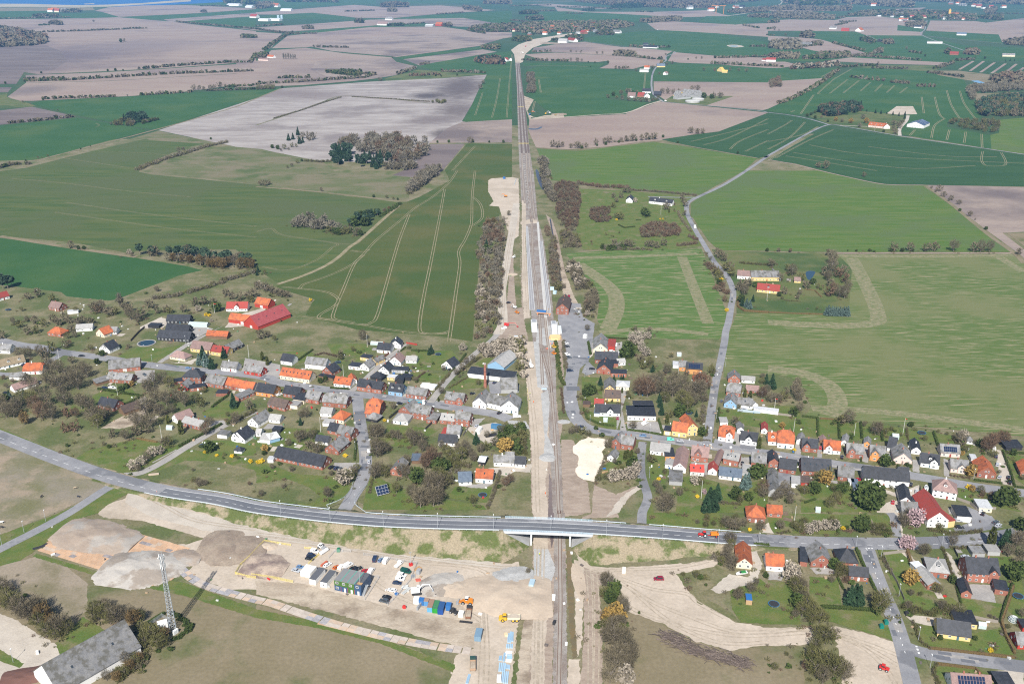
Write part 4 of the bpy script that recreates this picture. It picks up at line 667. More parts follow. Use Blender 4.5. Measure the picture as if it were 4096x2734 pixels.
def house(t,ax,ay,bx,by,d,he,ty,wc,rc,label,opts='',cat='house',name='house',far=False,pitch=42,bt=None):
    A=at(t,ax,ay);Bp=at(bt or t,bx,by);v=Bp-A;L=float(np.hypot(*v));rz=math.atan2(v[1],v[0])
    mid=A+v/2+np.array([-v[1],v[0]])/L*d/2
    e=empty(name,(mid[0],mid[1],0),rz,label,cat)
    LM.append((mid[0],mid[1],label))
    x0,y0=-L/2,-d/2
    swap=ty in 'xX'
    l,q=(d,L)if swap else(L,d)          # l along ridge, q across
    def M(a,c,z):return(x0+(c if swap else a),y0+(a if swap else c),z)
    tp=math.tan(R(pitch));hr=he+tp*q/2;oh=.35
    wb,rb=MB(),MB()
    if ty=='f':
        wb.box(0,0,0,L,d,he);rb.box(0,0,he-.02,L+.5,d+.5,.25)
    else:
        k={'g':0,'x':0,'h':.5,'m':.22,'s':0}[ty]          # share of the half span taken off each ridge end
        inset=q*k if l>q*2*k else l/2-.01
        if ty=='m':inset=q*.2;zc=hr-inset*tp*1.0
        if ty=='s':hr=he+1.2
        if ty=='h':gz=[];
        # walls
        if ty=='h':wb.box(0,0,0,L,d,he)
        elif ty=='s':
            P=[M(0,0,0),M(l,0,0),M(l,q,0),M(0,q,0),M(0,0,he),M(l,0,he),M(l,q,hr),M(0,q,hr)];wb.hexa(P)
        else:
            wb.poly([M(0,0,0),M(l,0,0),M(l,0,he),M(0,0,he)]);wb.poly([M(l,q,0),M(0,q,0),M(0,q,he),M(l,q,he)])
            for a in(0,l):
                if ty=='m':
                    c=(zc-he)/tp;wb.poly([M(a,0,0),M(a,q,0),M(a,q,he),M(a,q-c,zc),M(a,c,zc),M(a,0,he)])
                else:wb.poly([M(a,0,0),M(a,q,0),M(a,q,he),M(a,q/2,hr),M(a,0,he)])
        z=he-oh*tp;up=.12;T=.2
        if ty=='s':rb.slab([M(-oh,-oh,he+.1),M(l+oh,-oh,he+.1),M(l+oh,q+oh,hr+.2),M(-oh,q+oh,hr+.2)],T)
        elif ty in 'gx':
            rb.slab([M(-oh,-oh,z+up),M(l+oh,-oh,z+up),M(l+oh,q/2,hr+up),M(-oh,q/2,hr+up)],T)
            rb.slab([M(-oh,q/2,hr+up),M(l+oh,q/2,hr+up),M(l+oh,q+oh,z+up),M(-oh,q+oh,z+up)],T)
            rb.tube(M(-oh,q/2,hr+.1),M(l+oh,q/2,hr+.1),.13,n=5)
        elif ty=='h':
            r0,r1=M(inset,q/2,hr+up),M(l-inset,q/2,hr+up);c=[M(-oh,-oh,z+up),M(l+oh,-oh,z+up),M(l+oh,q+oh,z+up),M(-oh,q+oh,z+up)]
            rb.slab([c[0],c[1],r1,r0],T);rb.slab([c[2],c[3],r0,r1],T);rb.slab([c[1],c[2],r1],T);rb.slab([c[3],c[0],r0],T)
        else:
            r0,r1=M(inset,q/2,hr+up),M(l-inset,q/2,hr+up);c=(zc-he)/tp
            rb.slab([M(-oh,-oh,z+up),M(l+oh,-oh,z+up),M(l+oh,c,zc+up),r1,r0,M(-oh,c,zc+up)],T)
            rb.slab([M(l+oh,q+oh,z+up),M(-oh,q+oh,z+up),M(-oh,q-c,zc+up),r0,r1,M(l+oh,q-c,zc+up)],T)
            rb.slab([M(l+oh,c,zc+up),M(l+oh,q-c,zc+up),r1],T);rb.slab([M(-oh,q-c,zc+up),M(-oh,c,zc+up),r0],T)
    wb.obj('wall',WALL[wc],e);rf=rb.obj('roof',ROOF[rc],e)
    if far:return e
    HN[0]+=1
    side=1 if(mid[0]+8*math.cos(rz)<0)else-1
    two=he>=4.7
    barn='B' in opts
    if 'N' not in opts:
        lev=[1.45,4.1]if two else[1.5]
        n=max(1,int(L/(4.2 if barn else 2.9)))
        dd=-1 if barn or two else n//2
        for zi,zz in enumerate(lev):
            for i in range(n):
                x=x0+L*(i+.5)/n
                if zi==0 and((i==dd and n>2)or(two and i==n//2)):link('door',DOORS[HN[0]%4],e,(x,y0-.02,.02));continue
                add_window(e,x,y0-.02,min(zz,he-.75),0,1.15 if not barn else .8,1. if he>2.7 else .8)
        n2=max(1,int(d/4))
        for zz in lev:
            for i in range(n2):add_window(e,side*(L/2+.02),y0+d*(i+.5)/n2,min(zz,he-.75),math.pi/2,1.0,1. if he>2.7 else .8)
        if ty in 'x' and hr>he+2.6:
            for s in(-.8,.8):add_window(e,s,y0-.02,he+1.0,0,.85,.9)
        if ty in 'gm' and d>7:add_window(e,side*(L/2+.02),0,he+.95,math.pi/2,.9,.95)
    if barn:link('garage_door',GATE,e,(x0+L*.5,y0-.03,.02))
    if('C' in opts or(he>=2.9 and not barn and ty in 'gxhm' and 'N' not in opts and wc!='k'))and 'c' not in opts:
        for f in((.32,.72)if 'C' in opts else(.4,)):
            if ty=='h':f=.5
            p=M(l*f,q/2,hr-.5);link('chimney',CHIMW if wc in 'w' and HN[0]%2 else CHIM,rf,p)
    slope=R(pitch)
    def on_roof(fx,fu): # fraction along front edge, fraction up the front slope (g type)
        return(x0+L*fx,y0+d/2*fu,he+tp*d/2*fu+.15)
    if 'S' in opts:
        n=int(opts[opts.index('S')+1])
        for i in range(n):
            if swap:
                o=link('skylight',SKY,rf,(side*L*.25,y0+d*(i+.6)/(n+.2),he+tp*L*.25+.16));o.rotation_euler=(0,side*slope,0)
            else:
                o=link('skylight',SKY,rf,on_roof((i+.5)/n,.5));o.rotation_euler=(slope,0,0)
    if 'P' in opts:
        n=int(L*.7/1.08);rows=max(1,min(3,int((d/2/math.cos(slope)-1)/1.75)))
        for i in range(n):
            for j in range(rows):
                u=(1.2+j*1.75)*math.cos(slope)/(d/2)
                o=link('solar_panel',SOL,rf,on_roof(.15+.7*(i+.5)/n,u));o.rotation_euler=(slope,0,0)
    if 'G' in opts:
        f=float(opts[opts.index('G')+1])/10;gw=3.9;gx=x0+L*f;zt=min(he+1.9,hr-.8-gw/2*1.0)if not two else he+.8
        zt=max(zt,he+.3);zr=zt+gw/2*.95;b=MB()
        b.poly([(gx-gw/2,y0-.45,0),(gx+gw/2,y0-.45,0),(gx+gw/2,y0-.45,zt),(gx,y0-.45,zr),(gx-gw/2,y0-.45,zt)])
        for s in(-1,1):b.poly([(gx+s*gw/2,y0-.45,0),(gx+s*gw/2,y0+d*.3,0),(gx+s*gw/2,y0+d*.3,zt),(gx+s*gw/2,y0-.45,zt)])
        g=b.obj('cross_gable',WALL[wc if wc!='p' else 'p'],e);b=MB();yb=y0+d/2
        for s in(-1,1):b.slab([(gx+s*(gw/2+.3),y0-.75,zt-.2),(gx,y0-.75,zr+.1),(gx,yb,zr+.1),(gx+s*(gw/2+.3),yb,zt-.2)],.16)
        b.obj('gable_roof',ROOF[rc],e);add_window(g,gx,y0-.48,1.5,0,1.5,1.1);add_window(g,gx,y0-.48,zt-.35,0,1.1,1.)
    if 'D' in opts:
        n=int(opts[opts.index('D')+1])
        for i in range(n):
            fx=(i+.5)/n if n>1 else .5;x,y,z=on_roof(fx,.35);b=MB();zw=z+1.25
            b.box(x,y+1.0,z-.25,1.7,2.2,1.4)
            dm=b.obj('dormer',WALL[wc if wc in 'wpc' else 'g'],rf);b=MB()
            for s in(-1,1):b.slab([(x+s*1.1,y-.35,zw-.15),(x,y-.35,zw+.75),(x,y+2.4,zw+.75),(x+s*1.1,y+2.4,zw-.15)],.1)
            o=link('dormer_roof',b.mesh('dormer_roof',ROOF[rc]),e);add_window(dm,x,y-.12,z+.6,0,1.1,.85)
    return e
H='''
20;-40,108;95,112;8;3;g;w;g;;white house with grey roof at the far left edge
20;-60,272;238,206;9;2.5;g;w;t;D3;long white farmhouse under a thatched roof
20;215,302;392,296;9;3;m;w;r;;white house with vivid orange hipped roof beside the thatched farmhouse
20;90,352;222,352;5;2.6;g;w;g;N;low grey-roofed annex before the vivid orange hip roof
20;140,470;355,400;7;2.4;g;w;m;;low white building with mauve roof at the left edge
20;915,92;1010,110;10;3.1;x;w;d;G5;white gabled house with black roof by round pond lawn
20;1005,292;1290,262;11;3.4;g;b;g;B;broad grey-roofed brick barn beside the village street bend
20;985,372;1205,392;8;3.2;g;b;g;S2;brick house with two skylights before the broad grey barn
20;890,410;1015,372;5.5;2.4;s;n;g;N;dark lean-to shed beside the moored white boat
20;1680,382;1850,386;9;5.2;h;b;d;;two-storey brick house with black pyramid roof
20;1605,402;1680,390;6;2.7;f;b;d;;black flat-roofed brick wing left of the pyramid roof
20;1632,446;1722,452;9;2.5;x;r;g;;red gabled outbuilding behind the pyramid-roofed house
20;1745,462;1890,440;6;2.6;f;b;d;;black flat extension beside the red gabled outbuilding
20;1885,408;2050,436;10;3.2;g;b;g;D1;brick house with big pale grey roof and a dormer
20;2062,424;2190,452;8.5;3;g;b;r;;brick house with orange roof, left one of the orange pair
20;2192,455;2320,474;8.5;3;g;w;r;;white house with orange roof, right one of the orange pair
20;1985,502;2085,502;6;2.5;f;b;d;N;black-roofed brick garage behind the orange pair
20;2205,550;2340,490;5;2.5;s;b;g;;long grey lean-to below the dark spruce and orange pair
20;2030,266;2170,280;8;3;g;w;g;;white house with grey roof and tall windows by three spruces
20;2242,296;2395,322;8;3;g;r;g;;red house with grey roof on the street's far side
20;1560,160;1700,184;8;2.7;h;c;m;;low cream carport building with mauve hipped roof
20;1750,92;1930,112;10;3.2;g;y;m;c;long yellow building with mauve roof behind the car port
20;1940,122;2085,142;8;3.4;g;y;R;S2;yellow house with dark red roof behind three spruces
20;2105,108;2232,52;8;2.8;g;k;g;;black boarded extension with grey roof beside yellow house
20;1580,728;1642,762;11;3;x;w;m;c;white outbuilding with mauve roof behind pale grey roof
20;1672,772;1840,816;8;3;g;b;l;C;brick house with pale grey roof and white veranda
20;1145,682;1300,628;8;2.6;g;n;n;N;long dark timber stable with its yard of bare earth
20;900,612;1050,642;9;3;g;b;d;;dark-roofed brick house half hidden by bare trees
20;2125,908;2250,936;10;3;x;w;d;G3;white house with steep black roof near the gazebo
20;1995,882;2082,892;6;2.6;f;w;g;N;small white flat-roofed shed left of steep black roof
20;2150,1022;2218,1030;4;2.2;h;w;d;c;tiny white garden pavilion with dark pyramid roof
20;2275,768;2370,792;13;3.1;x;w;g;;large white gabled house with a grey roof and courtyard
10;450,1276;545,1292;9;3;g;b;m;;brick house with mauve roof by the field's lower edge
10;622,1316;720,1308;4;2.4;f;w;w;N;white-roofed pergola near the lower field edge
10;-40,1205;90,1172;8;3;g;w;R;;white house with red roof at the left edge below dark pine
10;440,1512;562,1527;9;2.8;h;b;r;;small brick house with orange hipped roof among bare shrubs
10;700,1477;850,1467;8;2.7;g;w;l;;white house with pale roof among bare shrubs
10;885,1512;960,1532;9;2.8;x;c;r;;cream house with orange gabled roof and grey wing
10;965,1502;1070,1502;7;2.5;g;w;g;;white wing with grey roof beside cream orange gable
10;1445,1556;1740,1575;10;3;g;k;d;c;black modern house, front wing beside the round pond
10;1520,1490;1730,1500;9;2.8;g;k;d;c;black modern house, middle wing before the greenhouse
10;1530,1402;1740,1405;9;2.8;g;k;d;c;black modern house, rear wing left of the greenhouse
10;1360,1442;1462,1446;6;2.3;f;k;d;N;small dark garage left of the black modern house
10;2078,1292;2270,1290;10;3;g;w;R;G5D1;farmhouse with dark red roof and white cross gable
10;2100,1392;2349,1425;9;3.4;g;r;r;BN;red farm barn with brick-orange roof left of courtyard
11;-10,1248;112,1268;10;3.4;g;r;r;BN;red farm barn with scarlet roof behind the courtyard
10;2240,1425;2372,1462;36;3.4;x;r;C;BNS4;long red farm barn with crimson roof and white gate
10;1895,1537;2085,1548;7;2.8;g;n;r;N;timber shed with rusty orange roof below the farm
21;222,342;490,382;9.5;3.4;g;c;r;S8;long cream house with orange roof and row of skylights
21;228,207;330,222;9;3.4;g;w;d;Bc;white garage with black roof above the long cream house
21;452,242;640,264;9;3.8;g;w;g;Bc;long white barn with grey roof behind the village street
21;608,302;700,322;10;3.2;x;b;d;;brick chalet with dark gable roof and timber porch
21;575,338;705,362;4;2.4;f;n;d;N;dark timber porch in front of the brick chalet
21;715,412;865,432;8;3;g;w;r;S2;white cottage with orange roof and two skylights
21;868,392;928,384;9;2.8;x;w;r;;small orange-roofed rear wing of the white cottage
21;850,252;950,264;7;2.8;f;w;d;;white flat annex with black roof left of grey gable
21;950,258;1035,272;10;3;x;w;g;;white gabled house with grey roof beside the back lane
21;1060,207;1105,220;10;3;x;y;g;;narrow yellow gabled house on the back lane
21;955,168;1040,182;6;2.6;f;y;d;;yellow flat-roofed shed behind the narrow yellow gable
21;1110,100;1232,112;9;3;g;w;d;S3;large white house with black roof at back lane's end
21;1230,60;1330,62;9;3;x;w;d;S2;black-roofed rear wing at the back lane's end
21;1220,212;1330,224;10;3;x;w;m;;white house with mauve gable roof on the back lane
21;1375,197;1472,202;7;2.6;g;w;l;;small white cottage with pale roof right of mauve gable
21;1125,292;1218,302;10;3;x;w;d;S2;white house with dark gable roof right of the back lane
21;1245,287;1390,292;6;2.6;f;g;d;;low grey wing beside dark gable on the back lane
21;1700,240;1800,264;10;2.6;x;w;d;;white house with sharp black gable beside gravel lane
21;1205,354;1288,361;5;2.5;f;y;w;;yellow pavilion with flat white roof
21;1050,345;1150,365;7;2.5;h;k;d;N;black boarded shed behind the brick house with centre gable
21;1275,395;1350,395;7;3;x;k;d;N;black gabled barn behind the blue house
21;1330,352;1420,360;6;2.4;f;k;d;N;low black sheds in the garden behind blue house
21;930,448;1150,480;9;3.6;g;b;d;G5C;long brick house with black roof and centre gable
21;1215,487;1340,504;9;3.4;g;u;d;D2;blue house with black roof and two dormers
21;1378,512;1558,537;8.5;3.3;g;b;g;;brick house with grey roof right of the blue house
21;1510,432;1640,450;5;2.5;f;w;w;N;white canopy with flat roof behind a grey roof
21;1732,567;1900,588;9;3.4;g;b;g;G8D2;brick house with two white dormers opposite the corner garage
21;1988,602;2110,618;14;4;x;w;g;;white factory wing with grey gable below brick chimney
21;2108,602;2320,650;10;4.2;g;w;g;;long white factory front with grey roof and blue door
21;2240,650;2405,662;14;4.4;x;w;g;;tall white factory gable facing the street's end
21;2250,475;2400,470;13;3.5;g;g;g;Nc;grey-roofed factory shed around the inner yard
21;1942,328;2360,378;9;3.6;s;w;d;Nc;long white hall with black roof behind brick chimney
21;2125,244;2275,272;24;3.2;x;u;l;NcS4;big pale grey workshop hall with a light blue gable
21;250,506;395,527;9;3.1;g;b;d;S1;brick house with dark panelled roof beside a white car
20;2349,492;2510,515;10;3.3;g;o;d;S2;orange-walled house with dark roof on the main street
21;108,604;268,642;9;2.7;g;b;n;;low brick barn with dark brown roof
21;300,612;380,622;7;2.7;f;c;l;B;small cream garage with flat concrete roof
21;345,560;440,575;8;3;s;c;d;N;lean-to with black roof beside a cream garage
21;452,556;575,577;9.5;3.3;g;b;g;S1;brick house with grey roof left of mansard house
21;612,592;830,614;9.5;3.8;m;b;g;D1;brick mansard house with wide dormer on the junction
21;1003,692;1130,702;15;3.4;m;b;r;S2;brick house with big orange half-hipped roof on the junction
21;1012,727;1112,747;7;2.5;h;k;g;N;grey carport before the big orange junction house
21;697,737;805,757;10;3.2;h;c;r;;cream house with orange hipped roof left of side street
21;590,684;692,692;8;2.7;g;w;l;;white shed with pale roof above cream orange hip
21;612,775;700,782;6;2.4;f;w;l;N;low white shed row below the cream orange hip
21;658,842;765,864;8;2.8;g;b;d;;brick garage house with black roof on side street
21;745,885;872,912;9;3.8;g;b;g;G8;brick house with grey roof and side street gable
21;634,1017;758,1042;13;3.1;x;b;g;;brick house with large grey gable near the long bungalow
21;545,937;657,952;6;2.5;g;w;d;;white annex with black roof left of large grey gable
21;168,1088;610,1180;10.5;2.7;g;b;d;c;long brick terrace bungalow with black roof
21;108,1110;160,1112;4;2.3;f;w;w;N;small white shed at the long bungalow's end
21;1310,682;1420,708;12;4.6;x;b;g;;tall brick gable wing on the main street
21;1420,702;1590,727;9;4.9;g;b;g;S1;two-storey brick house with white windows and terrace
21;1258,752;1392,767;10;2.9;h;w;l;c;white flat-hipped annex below the tall brick gable
21;1562,747;1655,757;11;2.9;f;b;g;;flat grey-roofed brick annex right of terrace house
21;1690,752;1818,767;9;3.1;g;b;l;S2;low brick house with pale roof left of brick flats
21;1822,767;1958,785;8;5.4;g;b;g;;brick block of flats with balcony near the site compound
21;1750,876;1868,884;9;3;g;w;g;;white cottage with grey roof and red lower shed
21;1700,878;1760,885;7;2.3;s;r;R;N;red lean-to left of the white grey-roofed cottage
21;1672,952;1830,964;8;2.8;g;w;d;;white cottage with black roof among garden shrubs
21;2182,1142;2368,1147;7;3;g;w;g;;long white barn with grey roof beside railway works
21;2015,1293;2170,1302;8.5;3.4;g;w;r;S1;white house with vermilion roof and garden trampoline
21;1862,1318;1978,1312;9;2.5;g;w;u;c;white extension with blue-grey roof left of vermilion roof
21;1235,1222;1340,1236;11;3.6;x;b;g;;brick house with grey gable behind solar tracker
21;1430,1120;1508,1120;6;2.4;s;n;u;N;blue solar canopy right of the grey gable
21;0,870;45,872;6;2.5;g;w;l;;white shed at left end of the shed row
21;40,927;130,932;6;2.5;s;w;l;N;white shed with a pale roof in the middle of the row
21;135,932;222,908;6;2.5;s;u;w;N;bluish shed at the right end of the shed row
21;120,742;218,752;7;2.7;g;w;l;;small white cottage in the paved courtyard
21;150,835;225,840;5;2.3;f;k;d;N;black garden shed above the shed row
21;2040,1132;2098,1140;7;2.8;g;k;w;N;black trailer shed with a white roof
12;402,1316;518,1322;25;5.6;x;b;n;S3C;brick railway station house with steep brown roof
22;745,102;876,107;22;3.4;x;c;g;;cream hall with large grey roof beside station yard
22;876,80;942,84;15;3.6;f;r;R;N;dark red flat-roofed wing beside the cream hall
22;775,292;908,304;14;3.4;x;b;d;C;brick inn with black gable roof by station road
22;760,200;968,206;10;3.6;g;b;d;S2;black-roofed rear wing of the brick inn
22;908,236;972,240;10;3.4;f;b;d;N;dark middle wing right of the brick inn
22;905,322;1050,327;7;3;f;b;d;;flat-roofed brick annex below the brick inn
22;970,222;1040,217;6;2.8;g;w;l;;small white annex behind the brick inn
22;850,547;993,553;9;3;g;y;n;S1;yellow house with brown roof on the narrow drive
22;845,470;945,474;14;3;x;y;g;c;grey-roofed rear wing of yellow house
22;955,442;1072,450;10;3;h;c;w;B;cream garage with white roof behind yellow house
22;755,597;836,602;6;2.3;g;w;R;N;white shed with red roof left of the yellow shrub
22;652,600;718,602;5;2.2;f;n;n;N;low brown shed left of the red-roofed shed
22;765,682;990,688;9;3;g;w;d;G6;white house with black roof and blue dark gable
22;752,686;800,690;7;2.5;f;w;u;N;glass-roofed blue veranda left of dark gable
22;1060,722;1318,727;15;3.5;f;w;d;;white flat hall with black roof and many skylights
22;1120,640;1300,640;9;3.5;f;w;d;N;black rear block of the flat hall
22;1463,862;1600,882;9.5;4;g;y;r;;yellow villa wing with orange roof and dark collectors
22;1600,866;1700,858;14;5.8;x;y;r;;tall yellow villa gable at the street corner
22;1392,852;1456,860;7;2.9;f;y;d;B;yellow garage with a flat black roof beside the villa
22;1595,292;1742,304;8;4.2;g;o;d;P;orange house with solar roof beside the country road
22;1532,268;1600,272;8;3.5;g;o;g;;grey-roofed wing left of the solar roof
22;1475,242;1535,246;7;2.6;f;w;w;N;white carport left of the solar roof wing
22;1665,397;1792,402;10;3;h;w;r;S1;white house with orange hip roof under bare trees
22;1980,372;2092,380;9;3;x;b;g;;brick house with grey gable, rearmost on right lane
22;2105,377;2225,386;6;2.6;g;w;l;;white annex right of the rearmost grey gable
22;1963,492;2090,510;10;3.3;m;b;g;;brick house with broad grey hipped roof on right lane
22;2145,470;2260,480;6;2.4;g;b;m;;low mauve-roofed shed behind thuja columns
22;1942,602;2058,617;12;3.1;x;u;g;S1;pale blue house with grey gable on right lane
22;2065,607;2200,622;8;2.8;g;w;g;S1;low white wing right of pale blue gable
22;2200,617;2256,608;8;2.8;x;w;g;;small white gable at end of low wing
22;2215,644;2440,672;4;2.5;f;w;w;N;very long white canopy roof behind the gardens
22;1890,907;2030,926;11;3.4;m;w;r;G7S1;white villa with red tiled roof on the corner
22;1910,770;1978,772;7;2.6;f;w;l;N;pale flat extension behind the red corner villa
22;2092,937;2245,957;9;3.2;g;w;d;G5;white house with black roof and centre dormer gable
22;2065,837;2125,840;8;2.8;x;w;g;;small white gabled garage behind the black centre gable
22;2285,842;2340,848;9;2.9;x;w;R;;white garage with red gable roof before pink villa
22;987,982;1105,1002;9;4;g;b;g;C;brick house with grey roof beside white sand pad
22;912,976;988,992;11;5;x;b;g;;tall brick gable at the white sand pad corner
22;872,1092;940,1107;8;2.8;x;w;g;;tiny white gabled cottage beside the sand pad
22;1265,1032;1442,1052;10;3;g;w;l;;white house with pale grey roof at the lane corner
22;1405,1088;1492,1090;11;2.8;f;o;d;;flat black-roofed annex with reddish side wall
22;1402,1158;1470,1167;7;2.6;f;w;l;;white shed below the flat black annex
22;1640,1092;1795,1112;10;3.8;g;b;m;G4C;brick mansion with mauve roof and court
22;1475,1192;1592,1207;22;3.4;x;w;m;c;long mauve-roofed wing left of the court
22;1440,1312;1560,1322;13;2.7;f;g;g;N;weathered grey shed below the mauve wing
22;1835,1162;1888,1172;18;3;x;b;m;c;narrow mauve-roofed wing right of the court
22;1635,1227;1757,1234;8;3;g;w;Z;S2;white outbuilding with bright red roof in the court
22;1798,1217;1876,1226;8;3;x;w;R;;white gable with dark red roof beside bright red roof
22;1932,1122;2070,1150;9;4.2;g;b;l;S2D1;brick house with pale roof right of the court
22;1897,1257;2100,1282;8;2.7;g;w;u;S1;long white garden house with blue-grey roof
22;2110,1227;2182,1236;9;2.6;f;g;l;N;grey flat shed right of the long garden house
22;2192,1152;2325,1167;10;3.8;g;b;g;S1;brick house with a grey roof, its dark car alongside
32;2150,82;2320,96;10;3.8;h;b;r;;brick house with orange pyramid roof above main road
33;-10,36;125,46;7;2.8;g;b;r;;brick outbuilding with orange roof right of the pyramid roof
22;25,1152;118,1158;7;2.8;g;w;d;;small white house with black roof beside the railway works
22;-60,1120;14,1122;8;2.8;g;g;g;;grey shed left of the small black roof
23;0,947;82,952;9;3;g;w;r;D1;low red-roofed wing of the pink villa
23;82,972;232,987;12;4;m;w;r;C;large white villa with red hipped roof and pink trim
23;308,1007;450,1022;9;3.4;g;b;d;G3;brick and white house with black roof and gable
23;258,937;314,947;9;2.8;x;w;g;B;white garage with grey gable before the gardens
23;470,935;528,942;5;2.5;x;n;m;N;mauve garden shed between two black and orange houses
23;508,1022;660,1037;9.5;3;g;w;r;G3;white house with bright orange roof in the row
23;670,947;724,957;9;2.7;x;w;g;;grey gabled garage right of the bright orange roof
23;717,1062;870,1077;10;3.4;g;b;g;G3;brick and white house with grey roof in the row
23;875,962;935,972;7;2.7;x;o;g;;small orange garage with grey gable
23;930,1087;1072,1102;10;3.8;g;o;g;G3;orange house with white quoins and grey roof
23;1090,1002;1162,1017;11;2.9;g;w;d;B;white double garage with black roof in the row
23;1147,1112;1315,1132;13;3.1;x;p;g;S1;pale pink house with one huge grey gable
23;1312,1027;1396,1037;12;3;x;w;d;;white gabled outbuilding with black roof right of huge gable
23;1397,1147;1565,1170;9.5;3.2;g;w;d;G7D1;white villa with glossy black roof and spires
23;1582,1052;1757,1064;8.5;3;g;p;g;P;pink bungalow with solar panels on its roof
23;1672,1197;1832,1215;9;3;g;p;g;G6;pink house with grey roof and a white dormer
23;1912,1242;2085,1260;14;3.2;x;b;r;;brick house with big red gable roof by the gravel drive
23;1860,1107;1912,1112;6;2.5;f;w;w;N;small white flat shed left of the big red gable
23;2180,1000;2330,996;7;2.4;s;k;d;N;long dark garden shed at the gravel drive's top
23;2310,1237;2420,1250;12;3.2;x;b;r;;brick house with red gable at the right edge
23;1820,937;1882,942;5;2.2;h;w;g;c;white garden gazebo with grey octagonal roof
23;2,1152;96,1158;11;4;x;b;d;;brick gable with black roof, leftmost of the south row
23;96,1197;250,1220;10;3.1;g;b;d;;black-roofed brick house with outside metal stairs
23;305,1222;575,1242;12;3.4;g;b;d;S5;wide brick house with black roof and five rooflights
23;212,1337;288,1347;9;2.9;f;w;l;;white shed with grey roof beside the factory yard
23;0,1417;92,1427;24;3.3;x;g;g;NS2;very long grey workshop behind the south row
23;300,1327;392,1332;8;2.6;f;r;n;;red shed with a dark roof under a willow
23;637,1272;780,1290;10;3.2;g;b;g;;brick house with grey roof and white porch
23;735,1317;785,1322;5;2.4;f;w;w;N;white porch roof in front of a brick house
23;782,1372;840,1377;10;2.4;f;w;u;N;narrow blue-roofed shed beside the vegetable garden
23;868,1312;1195,1347;11;5;g;w;d;c;long white two-storey terrace with black roof
23;1195,1322;1292,1330;13;3.4;g;w;d;c;lower black-roofed end of the white terrace
23;1205,1497;1310,1510;15;3.2;x;w;d;c;white gabled barn with black roof below terrace
23;1225,1612;1372,1622;10;3;g;g;g;;grey barn below the white gabled barn
23;1502,1422;1722,1460;11;5;h;w;m;D1;large white villa with a mauve-brown pyramid roof
33;1455,130;1645,136;24;5;x;w;R;c;white garage hall with red roof and yellow wing
33;1645,136;1706,126;16;4;f;y;R;N;yellow side wing of the red-roofed hall
33;1727,78;1858,88;11;3.6;f;w;d;N;white flat garage with black roof on forecourt
23;1930,1562;2050,1570;9;2.8;f;c;w;;cream hut with white flat roof on the green
33;-20,528;142,538;9;3.3;g;w;r;;white house with bright orange roof and paved terrace
32;2055,502;2198,516;15;3;x;c;r;;cream cottage with orange gable and tall front chimney
33;290,482;356,492;13;2.7;f;b;d;N;long black flat shed left of grey gable
33;388,492;580,500;12;3.2;x;b;g;D1;brick house with broad grey gable below main road
33;642,492;820,502;11;3;h;b;d;;brick house with dark hipped roof at side street
33;740,614;916,630;7;2.9;g;b;d;c;low brick house with black roof and garden
33;1465,582;1655,605;12;3.4;h;b;l;D1;brick house with pale hipped roof and dark dormer
33;1390,577;1462,566;8;2.4;f;g;w;N;striped pergola roof left of pale hipped roof
33;1460,702;1572,692;12;2.9;x;b;l;c;small brick barn with pale gable roof
33;1818,630;2110,646;12;5.2;g;b;d;G8C;large brick villa with glossy black roof
33;1765,772;1862,784;10;2.8;x;b;d;c;small brick outbuilding with black gable roof
33;2075,742;2195,762;8;3;f;b;d;;black flat-roofed brick wing with terrace
33;1872,402;1985,406;6;2.5;f;g;g;N;left of two green-grey metal sheds
33;2012,388;2125,392;6;2.5;f;g;l;N;right of two green-grey metal sheds
33;1548,1137;1852,1182;9.5;2.7;g;y;d;c;yellow bungalow with long dark roof and hedge
33;1715,1047;1912,1067;10;2.7;f;y;d;;dark flat rear wing of the yellow bungalow
33;1690,1665;2050,1690;10;2.8;g;w;m;PC;bungalow with solar panels at the lower edge
33;2285,1247;2420,1252;8;2.7;g;r;g;;red boarded house with grey roof at right edge
33;2100,1605;2250,1612;7;2.5;f;k;d;N;dark flat garage at the lower right corner
33;2330,1090;2420,1095;6;2.5;f;r;d;N;small red shed above the red boarded house
30;560,1725;1300,1290;21;4;g;w;g;NcS2;very long white warehouse with weathered grey roof
12;1255,300;1465,325;9;3.6;g;w;d;D2;white farmhouse with black roof and white dormers
12;1045,292;1105,295;16;3.6;x;w;d;;white barn with tall black gable in the park
12;2195,1010;2450,1012;11;4;g;y;g;D1;yellow manor farm wing with long grey roof
12;2065,990;2190,1000;9;3.6;g;w;m;;white stable with mauve roof left of manor farm
12;2245,1112;2449,1132;10;3;g;y;R;D1;yellow manor house with red tiled roof
13;105,1010;115,1010;28;3.4;x;g;g;N;grey end wing of the yellow manor farm
13;240,1027;298,1030;6;2.3;g;y;m;;small yellow garden house by the pond
03;918,1166;1058,1180;12;4;g;p;r;D3C;pale farmhouse with orange roof and three dormers
03;1060,1182;1118,1182;14;4;x;w;r;;white cross wing of the orange-roofed farmhouse
03;1272,1166;1425,1180;42;5.5;x;w;s;;great white barn with striped dark blue roof
02;1170,662;1252,664;12;5;g;w;l;BN;long white barn with a pale roof at roadside bend
02;1210,635;1258,637;12;5;g;w;r;N;orange-roofed house behind the white roadside barn
02;1200,440;1330,446;14;4;g;w;d;N;low white farm with black roof amid green field
02;1205,425;1250,425;14;6;g;g;d;N;black barn behind the low white farm
02;1480,890;1535,895;20;5;g;y;g;N;yellow farm barn with grey roof by the silos
02;1545,880;1700,900;22;6;g;g;g;N;great grey farm barn beside the round tanks
02;1520,915;1640,905;16;5;g;g;g;N;front grey farm barn before the round tanks
02;1195,855;1272,856;14;4;g;w;d;N;white shed with black roof beside the straight lane
